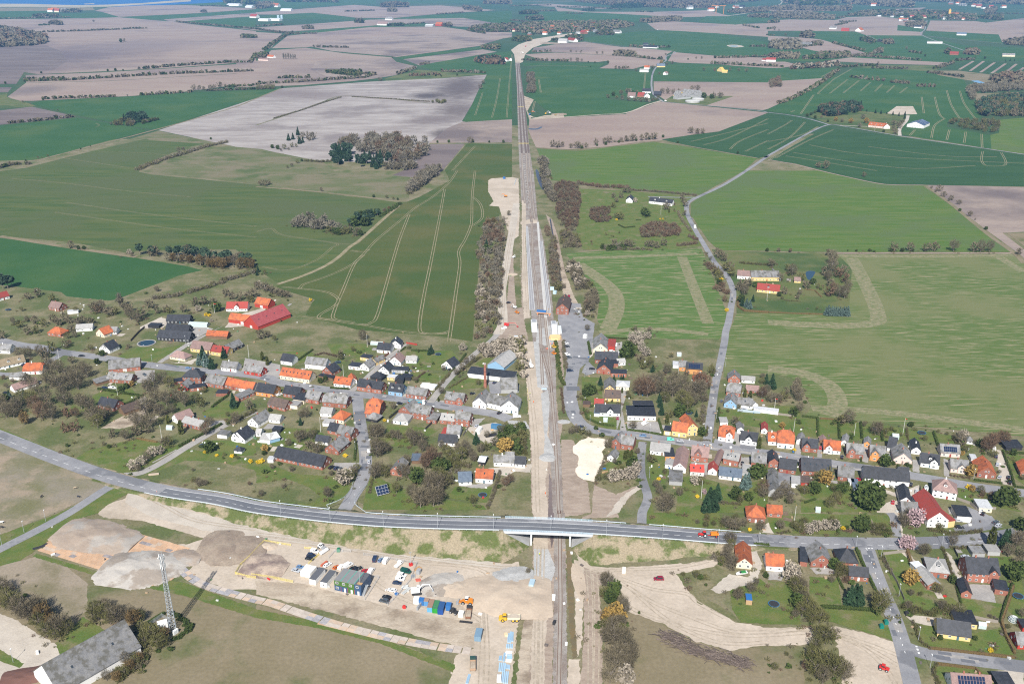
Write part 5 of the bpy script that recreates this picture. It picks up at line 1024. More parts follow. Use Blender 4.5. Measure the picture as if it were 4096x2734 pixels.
02;1060,895;1130,897;16;4;g;w;m;N;left farm building behind row of thin trees
02;1150,890;1210,893;14;4;g;b;R;N;red-roofed farm building behind row of thin trees
02;1215,900;1265,900;16;5;x;w;g;N;white farm gable behind row of thin trees
02;1300,880;1365,882;14;4;g;k;d;N;black farm shed at the end of the lane
02;1880,655;1925,660;12;4;x;y;Y;N;bright yellow gabled house in far green field
02;1925,668;1975,670;8;4;g;y;Y;N;bright yellow low wing in far green field
02;1330,618;1405,618;14;4;g;y;u;N;yellow cottage beside white sheeting on the lane
02;1385,688;1412,690;12;5;x;w;m;N;white gable at the lane with dark tree
02;2290,560;2349,565;10;4;g;w;R;N;distant red-roofed house behind a field hedge
01;100,530;155,535;12;4;g;w;r;N;white and red farm house beside poplar row
01;20,556;110,560;10;4;g;p;m;N;pale farm shed before the poplar row
01;2265,565;2300,567;14;6;x;w;R;N;red-roofed house beside dark spruce grove
01;2325,560;2349,560;10;6;x;w;d;N;white railway house beside dark spruce grove
03;560,268;620,270;20;6;g;w;g;N;white farm gable left of far red farm
03;670,285;740,287;18;6;g;r;R;N;red farm wing, left one of far red farm
03;800,290;850,292;40;6;x;w;r;N;orange-roofed barn of far red farm
03;1000,385;1040,386;18;6;x;k;g;N;dark gabled house in the far hedged plot
03;1340,258;1400,260;20;6;g;w;d;N;white shed on the far road bend
03;1730,325;1820,327;16;6;g;w;u;N;isolated pale farm in far green field
03;1665,505;1745,508;14;5;g;b;R;N;red far house between two dark groves
03;2150,520;2265,522;12;5;g;c;g;N;long cream farm near the striped black field
03;1460,400;1600,402;12;5;g;w;l;N;pale nursery buildings at far lane
03;300,420;390,424;18;6;g;w;g;N;pale farm roofs between bare far woods
03;-20,566;70,568;14;6;g;w;R;N;far red-roofed farm at wood's edge
01;20,195;110,197;30;8;g;w;w;N;long white poultry barn, left one
01;115,192;215,194;30;8;g;w;w;N;long white poultry barn, right one
01;225,103;320,104;40;9;g;w;w;N;distant white farm hall with bare trees
01;130,66;200,67;40;10;g;w;r;N;distant orange-roofed farm at top left
01;1110,233;1205,236;25;7;g;w;m;N;far farm with grey and red roofs
01;1550,246;1620,248;25;7;g;g;w;N;far teal-roofed farm hall
01;1645,240;1700,242;25;8;g;r;r;N;far orange barn beside bare grove
01;1185,186;1245,187;25;7;g;w;g;N;distant white farmstead on green strip
00;2080,55;2190,57;45;9;g;w;w;N;distant white farm near the shore
00;2250,72;2310,73;45;9;g;w;w;N;second distant white farm near the shore
00;2290,165;2349,167;30;8;g;w;R;N;distant white and red farm at hedge end
02;620,310;660,314;20;7;g;b;R;N;brick-red farm on the far village edge
02;920,305;985,308;20;6;g;w;g;N;white-grey farm right of the far village
02;420,395;500,397;30;7;g;w;l;N;pale greenhouse hall beside the new railbed
02;500,380;565,388;20;6;g;w;R;N;red-roofed house beside the new railbed
'''
ROOF['C']=roofm('crimson',(.27,.055,.06),(.31,.075,.075));ROOF['Z']=roofm('bright_red',(.44,.05,.035),(.38,.06,.045));ROOF['Y']=roofm('yellow',(.50,.33,.09),(.45,.30,.09))
ROOF['s']=mat('roof_striped_blue',(.03,.05,.10),(.16,.20,.27),.05,12,R(90),lo=.5,hi=.54,fine=.04,rough=.4)
for line in H.strip().splitlines():
    t,a,c,d,he,ty,wc,rc,op,lab=line.split(';')
    ax,ay=map(float,a.split(','));bx_,by_=map(float,c.split(','))
    far='N' in op and t in('00','01','02','03')and 'B' not in op
    cat='house'
    for k in('shed','barn','garage','pergola','carport','warehouse','gazebo','pavilion','canopy','hall','porch','workshop','stable'):
        if k in lab.split():cat=k;break
    nm={'house':'house'}.get(cat,cat)
    house(t,ax,ay,bx_,by_,float(d),float(he),ty,wc,rc,lab,op,cat,nm,far,pitch={'Z':30,'l':30,'s':20,'w':20}.get(rc,40)if ty!='m' else 44)
# ------------------------------------------------------------------ trees, shrubs, hedges, woods
def leafm(n,c,c2,sc=5.,**k):return mat('leaf_'+n,c,c2,sc,fine=.18,fs=14,var=.18,rough=.9,spec=.15,lo=.3,hi=.7,**k)
LEAF=dict(b=leafm('bare',(.095,.08,.050),(.17,.143,.095)),g=leafm('greybare',(.12,.106,.08),(.19,.17,.13)),h=leafm('budding',(.088,.088,.030),(.145,.135,.055)),r=leafm('redbrown',(.105,.066,.042),(.155,.105,.068)),
            c=leafm('conifer',(.016,.036,.018),(.034,.062,.028)),P=leafm('pine',(.03,.055,.035),(.055,.085,.05)),e=leafm('evergreen',(.035,.055,.015),(.065,.085,.022)),t=leafm('thuja',(.05,.062,.016),(.085,.09,.025)),s=leafm('blue_spruce',(.06,.095,.085),(.10,.14,.12)),
            w=leafm('blossom',(.36,.31,.25),(.25,.215,.165)),y=leafm('forsythia',(.62,.42,.02),(.5,.36,.03)),l=leafm('willow',(.24,.155,.045),(.31,.205,.06)),q=leafm('pinkbloom',(.42,.30,.31),(.33,.235,.24)),o=leafm('oak_brown',(.17,.115,.05),(.125,.09,.04)))
bark=mat('bark',(.17,.14,.115),(.24,.21,.18),3,fine=.15)
def quads(Cn,U,V):                        # centres and half axes -> vertices and faces
    n=len(Cn);P=np.stack([Cn-U-V,Cn+U-V,Cn+U+V,Cn-U+V],1).reshape(-1,3)
    return P,np.arange(4*n).reshape(n,4)
def unit(a):return a/(np.linalg.norm(a,axis=1)[:,None]+1e-9)
def blob(n,r,sd):                           # lumpy ellipsoid directions and radii
    g=np.random.default_rng(sd);d=unit(g.normal(size=(n,3)));rr=.45+.55*g.random(n)**.45
    lump=1+.22*np.sin(d[:,0]*5+sd)*np.cos(d[:,1]*4+sd*2)+.15*np.sin(d[:,2]*7+sd)
    return d,rr*lump,g
def crown_bare(n,rx,rz,zc,tl,tw,sd,upright=.5):
    d,rr,g=blob(n,1,sd);Cn=d*rr[:,None]*[rx,rx,rz]+[0,0,zc];Cn[:,2]=np.maximum(Cn[:,2],.03)
    dr=unit(d*.8+[0,0,upright]+g.normal(size=(n,3))*.45);si=unit(np.cross(dr,g.normal(size=(n,3))))
    k=(.6+.8*g.random(n))[:,None]
    return quads(Cn,si*tw/2*k,dr*tl/2*k)
def crown_leaf(n,rx,rz,zc,s,sd,shape='e'):
    d,rr,g=blob(n,1,sd)
    if shape=='cone':
        z=g.random(n)**1.35;a=g.random(n)*6.283;r=rx*(1-z)*(.72+.28*np.abs(np.sin(z*30)))*(.55+.45*g.random(n)**.4)+.012
        Cn=np.stack([r*np.cos(a),r*np.sin(a),.06+.93*z],1);dr=unit(np.stack([np.cos(a),np.sin(a),-.35+0*a],1)+g.normal(size=(n,3))*.25);s=s*(1.15-.6*z)[:,None]
    elif shape=='col':
        z=g.random(n);a=g.random(n)*6.283;r=rx*np.minimum(1,(1.02-z)*3.2)**.6*(.8+.2*g.random(n));Cn=np.stack([r*np.cos(a),r*np.sin(a),.02+.96*z],1);dr=unit(np.stack([.3*np.cos(a),.3*np.sin(a),1+0*a],1)+g.normal(size=(n,3))*.3)
    else:
        Cn=d*rr[:,None]*[rx,rx,rz]+[0,0,zc];Cn[:,2]=np.maximum(Cn[:,2],.03);dr=unit(g.normal(size=(n,3)))
    si=unit(np.cross(dr,g.normal(size=(n,3))));k=(.6+.7*g.random(n))[:,None]
    return quads(Cn,si*s*.5*k,dr*s*.62*k)
def trunk(sd,top,spread,base,nl=7,r=.028,clear=.25):
    g=np.random.default_rng(sd);b=MB();b.tube((0,0,0),(0,0,top),r,r*.45,6)
    for i in range(nl):
        z=clear+(top-clear)*g.random()*.8;a=6.283*i/nl+g.random();q=np.array([math.cos(a)*spread*(.6+.4*g.random()),math.sin(a)*spread*(.6+.4*g.random()),z+.12+.3*g.random()])
        m=np.array([0,0,z])*.5+q*.5+[0,0,.05];b.tube((0,0,z),m,r*.5,r*.33,4,cap=False);b.tube(m,q,r*.33,r*.12,4,cap=False)
    return b
PRO={}                                     # kind -> list of (trunk mesh, crown arrays, crown mesh)
def proto(k,arrs,tr,name):
    out=[]
    for i,(V,F)in enumerate(arrs):out.append((tr[i%len(tr)].mesh('trunk',bark)if tr else None,(V,F),arr_mesh('crown',V,F,LEAF[k])))
    PRO[k]=(name,out)
for k in 'bgro':proto(k,[crown_bare(760,.37,.37,.60,.14,.0105 if k!='o' else .02,s)for s in(1,2,3,4)],[trunk(s,.62,.3,0)for s in(1,2,3)],'bare_tree')
proto('h',[crown_bare(700,.38,.37,.58,.12,.013,s)for s in(5,6,7)],[trunk(s,.6,.3,0)for s in(4,5)],'bare_tree')
PRO['p']=('poplar_tree',[(trunk(s,.8,.12,0,8,.02).mesh('trunk',bark),)+(lambda a:(a,arr_mesh('crown',a[0],a[1],LEAF['g'])))(crown_bare(330,.17,.43,.56,.17,.012,s,1.2))for s in(8,9)])
proto('c',[crown_leaf(420,.24,0,0,.085,s,'cone')for s in(1,2,3)],[trunk(1,.3,.02,0,0,.02)],'spruce_tree')
proto('s',[crown_leaf(420,.27,0,0,.085,s,'cone')for s in(4,5)],[trunk(1,.3,.02,0,0,.02)],'spruce_tree')
proto('P',[crown_leaf(330,.30,.26,.72,.10,s)for s in(1,2,3)],[trunk(s,.75,.2,0,5,.025,.5)for s in(6,7)],'pine_tree')
proto('e',[crown_leaf(380,.44,.46,.50,.115,s)for s in(1,2,3)],[trunk(1,.4,.2,0,3)],'evergreen_tree')
proto('t',[crown_leaf(300,.15,0,0,.085,s,'col')for s in(1,2)],[trunk(1,.3,.02,0,0,.02)],'thuja')
proto('l',[crown_leaf(420,.46,.42,.54,.085,s)for s in(1,2)],[trunk(1,.6,.3,0,6)],'willow_tree')
for k,nm in(('w','blossoming_shrub'),('q','blossoming_tree')):proto(k,[(lambda A,Bq:(np.vstack([A[0],Bq[0]]),np.vstack([A[1],Bq[1]+len(A[0])])))(crown_leaf(330,.47,.42,.5,.075,s),crown_bare(150,.46,.42,.5,.12,.012,s))for s in(1,2)],[trunk(1,.5,.3,0,5)],nm)
proto('y',[crown_leaf(260,.55,.42,.46,.13,s)for s in(1,2)],None,'forsythia_shrub')
BUSH={k:[crown_bare(78,.62,.46,.44,.32,.066,s)for s in(1,2,3,4)]for k in 'bgrho'}
BUSH.update({k:[crown_leaf(64,.62,.46,.44,.31,s)for s in(1,2,3)]for k in 'cePwtls'})
LOW={k:[crown_bare(80,.43,.42,.53,.27,.062,s)for s in(1,2,3,4)]for k in 'bgrho'}
LOW.update({'c':[crown_leaf(80,.27,0,0,.19,s,'cone')for s in(1,2,3)],'P':[crown_leaf(80,.34,.28,.66,.22,s)for s in(1,2)],'e':[crown_leaf(80,.46,.46,.5,.24,s)for s in(1,2)],'p':[crown_bare(80,.17,.44,.54,.26,.03,3)],'w':[crown_leaf(90,.5,.45,.5,.2,1)],'l':[crown_leaf(90,.46,.42,.54,.2,1)],'t':[crown_leaf(70,.2,0,0,.18,1,'col')]})
TINY={k:[crown_leaf(24,.46,.44,.5,.5,s)for s in(1,2)]for k in LEAF};TINY['c']=TINY['P']=[crown_leaf(24,.34,0,0,.42,s,'cone')for s in(1,2)]
def merged(name,items,mats_keys,loc):     # items: (key, V, F, x, y, z, h, w, rot)
    Vs,Fs,Ms,o=[],[],[],0
    for key,V,F,x,y,z,h,wd,a in items:
        c,s=math.cos(a),math.sin(a);X=V[:,0]*wd;Y=V[:,1]*wd
        Vs.append(np.stack([X*c-Y*s+x-loc[0],X*s+Y*c+y-loc[1],V[:,2]*h+z],1));Fs.append(F+o);o+=len(V);Ms.append(np.full(len(F),mats_keys.index(key)))
    return link(name,arr_mesh(name,np.vstack(Vs),np.vstack(Fs),[LEAF['g' if k=='p' else k]for k in mats_keys],np.concatenate(Ms)),None,(loc[0],loc[1],0))
DESC=dict(b='brown bare tree',g='grey bare tree',h='budding olive-grey tree',r='reddish bare tree',o='brown-leaved oak',p='slim bare poplar',c='dark conical spruce',s='bluish conical spruce',P='dark pine',e='rounded evergreen',t='columnar thuja',l='golden-yellow willow',w='pale blossoming shrub',q='pink blossoming tree',y='bright yellow forsythia')
PEND=[]                                     # labelled after everything stands
QUEUE=[]
def tree(k,x,y,h):
    nm=PRO[k][0]
    if nm=='bare_tree' and h<6:nm='bare_shrub'
    if k=='o':nm='oak_tree'
    QUEUE.append((h/math.hypot(x,y,250),nm,k,x,y,h))
def plant_all():
    n,rest={},[]
    for sz,nm,k,x,y,h in sorted(QUEUE,reverse=True):
        ps=PRO[k][1];i=int(rng.integers(len(ps)));tr,arr,cr=ps[i];a=float(rng.random()*6.28);wd=h*float(rng.uniform(.9,1.12));n[nm]=n.get(nm,0)+1
        if n[nm]>300:rest.append((k,*LOW[k][int(rng.integers(len(LOW[k])))],x,y,0,h,wd,a));continue
        if tr is None or h<3.2:o=link(nm,cr,None,(x,y,0),a,(wd,wd,h));TOPS.append(o)
        else:
            o=bpy.data.objects.new(nm,None);COL.objects.link(o);o.location=(x,y,0);o.rotation_euler=(0,0,a);o.scale=(wd,wd,h);TOPS.append(o)
            link('trunk',tr,o);link('crown',cr,o)
        o['category']='shrub' if 'shrub' in nm else 'tree';ds=DESC[k].replace('tree','shrub')if nm=='bare_shrub' else DESC[k]
        PEND.append((o,('small ' if h<4.5 and 'shrub' not in ds else 'tall ' if h>13 else '')+ds,x,y))
    o=merged('distant_trees',rest,sorted(set(r[0]for r in rest)),(0,1500));o['kind']='stuff'
TR='''
20 s1830,215,9 c1865,150,10 s1890,225,11 c1940,245,9 c1955,250,8 c2055,150,9 e890,205,5 e940,130,5 c2145,605,12 t1545,750,6 t1665,845,9 e1925,1010,7 e1110,450,4 e1160,430,4 l1210,410,4 h1870,470,5 c90,520,7 s220,490,5 e40,560,7 e150,600,6 s100,540,6
20 b330,480,12 b470,420,14 b560,470,13 b640,400,14 b720,440,13 b800,330,11 b430,590,13 r390,720,14 b480,720,13 r330,650,12 o230,760,9 b130,700,11 b60,700,12 b20,640,11 h210,560,10 b600,590,12 b250,420,11 b690,330,11 b760,280,9 b540,290,11 b470,260,9 h300,570,10 b160,630,10
20 b750,620,12 b860,760,13 b920,740,12 b820,640,12 h900,790,10 r700,700,8 r620,690,7 b1000,690,9 h740,560,8 b1420,400,10 b1500,390,9 h1560,420,9 b1350,470,10 h1370,450,9 b1430,560,11 b1530,590,11 b1620,560,11 b1700,600,11 h1650,480,8 h1800,560,8 b1340,680,13 b1390,790,12 b1290,800,11 b1470,690,10 b1240,760,9 h1850,600,7 b1580,660,8 b1400,650,10
20 b1150,900,7 b1030,880,6 r600,830,7 r680,820,6 b1250,860,7 b1360,840,7 h1080,560,5 b1890,860,9 b1930,780,8 b2165,750,8 b2290,620,7 b1520,960,7 w1400,1050,7 w1470,1030,6 w1220,1170,7 h1550,960,8 w1300,1130,6 b1350,1100,7 b1270,1190,5 b1830,1330,6 h1780,1290,4 b1880,1320,4 y2130,1060,2.2 y2300,1110,2.5 y1880,1020,1.8 y1990,1050,1.8 h2060,1050,3 h2180,1080,3 h2090,690,4 b950,950,3 e620,965,2.5 e1000,975,2.5 b1150,985,2 b920,1020,1.6 r2290,1320,3 b1770,1190,2.5
20 b190,160,9 b270,150,10 b370,140,10 b420,150,9 h480,90,8 b600,60,7 r640,30,5 h830,80,6 b1180,60,4 b660,200,6 b440,240,8 b60,430,5 r120,380,4 r40,350,4
10 p1105,1250,13 b1130,1255,8 P30,1090,11 P75,1080,12 P110,1060,10 P10,1050,11 h480,1195,7 b350,1150,8 b260,1180,7 h200,1290,5 b860,1290,10 b930,1300,11 r900,1310,9 b1000,1330,9 h1060,1320,8 b1200,1370,11 b1260,1390,10 b1300,1350,9 b1180,1300,8 b720,1420,7 b640,1400,7 b600,1380,8 b540,1420,7 b490,1390,7 b660,1480,7 w720,1410,5 h330,1490,7 b260,1500,7 h180,1440,7 b320,1400,7 b250,1390,6 b830,1420,8 b760,1400,7 h400,1420,6 b690,1530,6 h620,1540,6 b120,1400,6
10 e1990,1290,9 w1820,1290,6 b1790,1240,8 b1870,1230,9 b1960,1240,8 b1690,1300,7 b1450,1310,7 b1530,1300,7 h1560,1310,6 b1380,1260,8 y1890,1330,3 y1920,1335,2.5 y2110,1285,2.5 w1940,1385,3 b2130,1180,8 b2080,1150,8 b2200,1190,9 b2280,1180,9 b2330,1160,9 w1190,765,6 b1215,785,4 b650,710,8 e720,720,4 e770,720,4 b1440,1110,6 h2300,1210,7 b10,1540,8 h700,1300,6 b1100,1190,5
11 b20,1090,8 b90,1110,9 b150,1130,8 w30,1060,6 b210,1150,7 b250,1160,7 b290,1165,7 w100,1100,6 y500,1195,3 t230,1385,2.5 b980,1555,9 h80,950,5 c20,930,7 c10,960,6 b50,1540,8 b110,1530,6 h170,1560,5 b85,140,9 b45,135,8 b120,125,8 b600,190,6 e1080,245,4 h1200,255,5 h1260,265,4 e1300,268,3 r1180,385,6 o1220,360,5 h1260,330,4
11 e2110,740,8 c2115,720,11 e2140,750,7 r2150,640,9 r2200,600,10 r2160,560,9 r2230,650,9 b2250,560,8 o2130,510,8 o2180,500,9 b2270,500,7 w2270,450,5 b2320,410,6
21 t60,170,7 t105,215,7 e590,380,4 e640,360,4 b770,150,7 h780,170,5 c1610,110,7 c1590,120,6 h1400,70,5 t1490,100,3 e1380,305,3 h1450,360,4 b1470,370,4 b1030,30,4 h890,90,5 b1440,250,3 h1510,220,3 w1900,80,6 b2090,110,8 w2070,90,7 w2150,110,8 w2200,100,8 w2280,110,7 b1700,480,6 t1675,550,3.5 b1870,330,2.5 h2040,400,5 b1720,270,5 b1840,310,5 b1890,270,6 b1930,210,6 b1990,190,6 e130,640,3
21 b1260,620,6 b1075,890,11 b1110,880,10 b1140,870,9 t1010,630,3 t1015,600,3 y1180,730,2 y820,1055,2.2 c410,765,6 b460,700,8 b410,700,6 b510,900,7 b440,900,8 b400,920,8 h540,850,5 b300,960,6 h590,1010,7 b560,1025,7 l80,1010,5 e75,1040,3 y50,1110,3 y20,1115,2.5 b490,980,6 h250,1020,4 b330,1190,4 b150,1170,4 w810,1300,9 h850,1290,9 b780,1290,7 b890,1230,7 h930,1190,6 b690,1230,4 b800,1250,5 b50,1420,4 b250,1350,3 b660,1430,7 h650,1390,5 t910,940,4
21 c2020,940,9 l2290,1010,9 l2270,1000,8 h2240,850,7 h2300,830,8 e2320,850,7 e2250,900,6 b1110,1060,11 b1160,1040,10 b1090,990,9 h1150,980,8 b1250,870,5 b1300,880,6 b1220,1000,5 b1450,960,10 b1500,950,10 b1420,900,9 b1530,1010,8 r1590,1150,11 r1620,1120,11 r1560,1170,10 h1290,870,4 e1690,1200,9 e1740,1180,8 e1650,1170,7 e1490,1300,10 e1470,1280,9 b1340,1240,9 b1400,1260,10 b1380,1130,7 b1090,1260,10 b1130,1230,9 h1180,1240,8 h1290,1390,8 b1230,1200,6 b1560,1290,9 b1620,1350,12 b1680,1390,12 b1580,1390,11 h1720,1330,11 h1660,1290,11 b1760,1320,9 b1510,1520,12 b1480,1480,11 b1540,1500,11 b1630,1510,12 b1670,1500,11 b1430,1430,8 h1820,1130,8 h1890,1080,9 h1780,1090,8 b1960,1060,8 b1850,1010,7 b1920,990,7 h1750,1040,7 b2000,1100,7 h1840,1180,6 r2290,1330,6 r2330,1300,6 b2060,1020,6 h2110,1000,6 b1700,980,6 e1860,1370,3 h1990,1490,6 b2120,880,5 b2190,960,6
12 r700,1270,9 b720,1290,11 b740,1240,10 b690,1300,9 b690,1470,6 h650,1310,5 w690,1330,5 h740,1350,4 b1060,205,10 w1130,290,7 h990,450,10 h960,430,7 y960,455,2.5 e1230,420,10 e1210,400,8 b1415,360,10 t1440,385,5 t1487,370,3.5 r1490,320,4 h930,340,8 b960,290,8 b1000,250,8 b930,250,7 b1030,200,7 y1360,448,2 y1385,446,2 h1410,450,1.6 r728,660,3 b940,690,7 b1020,700,8 b1090,700,8 b1250,700,8 b1330,710,8 b1390,690,8 b1060,690,7 b1290,700,7 h860,585,2.5 h985,575,2.5 h930,610,2.5
12 b1570,290,8 b1590,330,8 b1560,260,7 b1580,410,7 b1900,800,9 b1940,830,9 b1880,770,8 b1990,920,9 h2010,970,10 h1960,920,9 b1840,900,7 h1870,960,9 h1900,1000,9 y1920,1005,3 e1900,1050,6 r1930,1080,7 r1950,1200,6 y1970,1290,3 h1790,770,3 b1820,820,4 b2110,1080,9 b2130,1140,10 b2090,1100,9 b2170,1060,8 c2110,1240,8 s2150,1250,9 s2180,1265,8 e2100,1210,8 c2210,1200,7 e2230,1070,6 e2340,740,4 b1130,1470,5 w1100,1555,8 w1150,1560,9 w1190,1550,8 w1250,1540,6 b1250,1510,7
22 e1040,150,9 e1075,140,9 e1060,90,8 w1190,90,8 w1230,130,7 w1110,20,8 w1160,30,8 b1090,50,6 b1180,190,6 b1420,300,9 h1460,150,5 h1200,250,7 h1260,230,8 h1290,270,6 c1290,280,6 c935,360,5 c1000,345,4 c1020,345,4 c810,400,7 t820,450,4 t1010,470,4 e700,490,8 e680,500,7 e730,480,7 h640,540,4 b870,30,5 l865,570,3 h970,595,4 h1070,520,4 h1060,490,4 e780,600,3 h690,660,4 b1110,800,6 r1170,500,13 r1240,510,14 r1210,470,13 b1290,430,12 b1350,400,11 c1360,600,9 c1370,670,9 e1530,690,8 e1540,670,8 c1690,690,5 c1350,560,8 h1440,700,7 t1420,750,6 h1710,740,4 b1400,490,12 b1470,510,12 b1540,480,12 b1600,520,11 b1680,510,12 b1730,490,11 r1770,450,12 r1720,410,11 h1560,580,11 h1610,620,10 b1660,590,10 b1450,420,10 b1500,370,9 b1640,470,9 b1320,480,10 h1400,560,8 b1580,400,8 h1830,290,7 h1840,300,6
22 b1600,320,6 b1750,560,10 e1740,860,6 b600,520,3 h680,550,3 b590,840,6 h640,850,6 b540,850,5 h700,870,5 b880,980,7 h920,960,6 t1035,1080,6 t1060,1075,6 t1095,1060,5 e1110,1140,6 e1080,1150,5 b940,1120,4 w930,1280,8 w980,1270,8 w1060,1260,8 w1110,1250,8 h870,1270,6 w1140,1200,7 h800,1280,5 h1010,1230,7 h1280,1110,6 b1260,1100,5 b1150,1030,4 y1345,1270,2 h1400,1210,4 b1540,1420,6 h1450,1290,3 b1350,1400,6 b1320,1340,5 q1765,1395,3 y1700,1430,2 w1680,1310,7 h1730,1320,7 c1780,1560,13 c1840,1540,13 c1810,1510,12 c1880,1460,11 s2130,1350,10 s2160,1330,10 e2050,1440,7 e2170,1460,6 h2090,1480,5 e2240,1250,8 e2280,1240,8 r2300,1380,8 b2310,1430,7 h2260,1400,6 b1380,1560,9 b1440,1540,9 b1400,1480,8 h2080,620,4 b2050,770,7 h1980,650,3 t2135,510,6 t2185,520,6 r2290,520,9 b2330,500,9 c2330,390,9 h2290,390,6 b2300,340,5 h2280,770,3 e2040,940,2 t2265,980,8
23 c35,430,11 b270,390,6 b280,550,10 b250,500,10 b90,560,8 h130,540,7 b30,560,8 b160,520,7 b290,640,7 b260,460,9 e230,680,6 l130,790,4 e285,755,3 e760,890,4 b740,745,9 b690,750,7 h660,750,6 e770,755,3 b880,780,4 b985,855,9 r1010,840,8 h1080,850,5 h1130,820,4 e1070,1140,8 t1070,1130,7 y240,1000,2 t850,1100,3 e1150,1130,2.5 e1270,1140,2.5 e1190,1150,2 e1300,1155,2.5 h990,1090,2 h1440,910,4 h1560,840,3 h1640,860,3 w1790,890,7 b1750,930,8 b1780,960,7 h1810,1020,6 l1780,1040,3 r2030,1000,11 r2000,1010,10 r2060,960,10 r2160,940,9 r2130,930,8 e1940,960,5 h1900,950,4 e2250,1040,4 h2270,1120,3 h2060,1060,6 h2230,1030,3 b2180,1130,2 l1850,1230,7 h1890,1200,6 h2120,1210,3 h2330,1270,4
23 l520,1300,8 h470,1290,8 h540,1240,6 e420,1390,7 e400,1380,6 e680,1385,6 e640,1390,5 h330,1400,6 h280,1360,4 b100,1440,7 b190,1440,7 b60,1460,6 b200,1490,6 b150,1400,8 h560,1520,7 h610,1480,7 h640,1460,7 h600,1380,5 e720,1340,4 e860,1490,12 e910,1470,13 e960,1490,12 e920,1540,11 e880,1380,8 h930,1390,7 h1130,1360,3 r1970,1420,4 h1950,1390,5 l1870,1370,4 y1840,1350,3 e2120,1500,9 e2180,1480,10 e2230,1500,8 h2250,1440,7 r2040,1430,4 e1310,780,4 h1220,870,3 h1670,800,1.5
33 w380,190,6 w350,170,5 h290,180,7 h240,150,6 w440,160,6 w520,150,6 h580,130,7 w600,150,6 h330,120,6 b110,150,6 e870,130,8 e850,170,8 w920,130,5 h970,180,6 h1060,180,6 h1030,160,5 y690,150,2 y825,155,2 e720,150,2.5 q1340,110,9 q1390,80,8 b1250,130,7 b1290,60,7 b1220,100,6 q1260,320,8 q1300,325,8 t2040,310,11 c2160,310,11 c2190,290,10 b1690,300,7 b1420,390,7 h1450,380,6 b2270,320,10 r2310,300,9 b2200,400,7 b2340,430,9 b2290,500,7 e2260,610,9 e2240,590,8 e2300,560,8 h1560,140,4 h1590,160,4 e2310,150,8
33 w220,620,9 w200,560,8 b270,700,7 b310,720,7 h240,710,8 h290,790,8 b330,820,7 e270,850,6 h360,900,8 h310,950,8 h420,940,8 h470,1000,8 h400,1010,7 h520,1000,6 b250,960,5 e600,510,6 h660,560,7 h690,580,7 h640,590,5 r720,640,4 b580,640,4 c750,840,11 c790,850,12 c830,830,11 h1040,890,11 h1010,930,10 e1000,920,5 b970,830,6 l1300,650,8 b1310,760,4 h1540,730,6 b1570,740,5 e1690,640,4 b1280,880,5 b1590,900,6 h1640,920,6 h1750,930,6 b1700,930,5 h1330,940,4 h1490,950,3 e1750,460,3 h1400,760,3 h470,1160,8 h520,1200,9 h430,1260,8 b560,1180,8 h400,1340,8 h480,1400,9 h560,1450,10 h430,1500,9 h600,1520,10 h650,1480,9 b500,1560,9 b700,1540,9 r340,1440,5 h60,1440,4 h170,1310,2.5 e1580,1160,2.5 e1900,1165,2.5 y2040,1270,2 h2080,1265,1.8 h1860,1220,1.5 b2140,1100,2 b2330,960,5 h2200,1060,3
32 b870,700,9 b850,660,8 e920,770,7 e900,820,7 h860,790,7 e950,720,6 l950,1000,10 l900,1010,8 b1010,880,8 b1030,930,7 b960,1070,9 b920,1110,9 b1000,1060,8 b880,1200,10 b940,1230,11 b1010,1220,10 b1050,1330,11 b980,1390,11 b900,1400,10 b940,1480,11 b1050,1470,9 w1030,1560,9 b900,1560,10 h870,1080,7 b1080,1380,9 h1000,1150,8 o850,1000,6 b2000,290,8 h2010,330,6 b1960,440,7 b2010,500,8 h1920,470,5 b1980,380,6 h1690,600,5 h1570,580,3 b2070,800,6 h2090,770,6 b2190,730,6 b2240,660,4 b2000,150,7 b2050,160,7 b1960,130,7 h1850,120,4 h1790,60,4 b1700,100,3 h2050,90,6 b2280,160,6 e1730,610,3 e2330,590,3 h1780,130,5 b2120,130,6 y2180,160,2 b150,550,3
30 b20,720,8 b90,730,6 b190,960,11 b260,990,11 b310,980,10 h120,900,10 b60,880,9 h30,830,9 o400,1000,9 h370,1060,9 h430,1140,8 b520,1110,9 b580,1080,9 o480,1060,8 h620,1100,7 h500,1160,6 b300,940,9 b370,900,9 h880,960,9 h860,1000,8 h960,980,9 b1080,1020,11 b1030,970,9 b1190,1000,8 o1230,1030,8 b950,910,8 h1020,1020,8 h1290,1000,7 h1370,1170,9 h1420,1200,10 o1500,1170,7 h1340,1230,8 h1450,1250,8 h1500,1230,7 h1310,1110,7 o1290,1360,5 h1250,1390,5 o1200,1440,5 h1150,1500,5 b980,1540,6 o1080,1540,5 h1240,1350,5 h1100,1480,4 b1150,1380,6
31 b2290,30,1.5
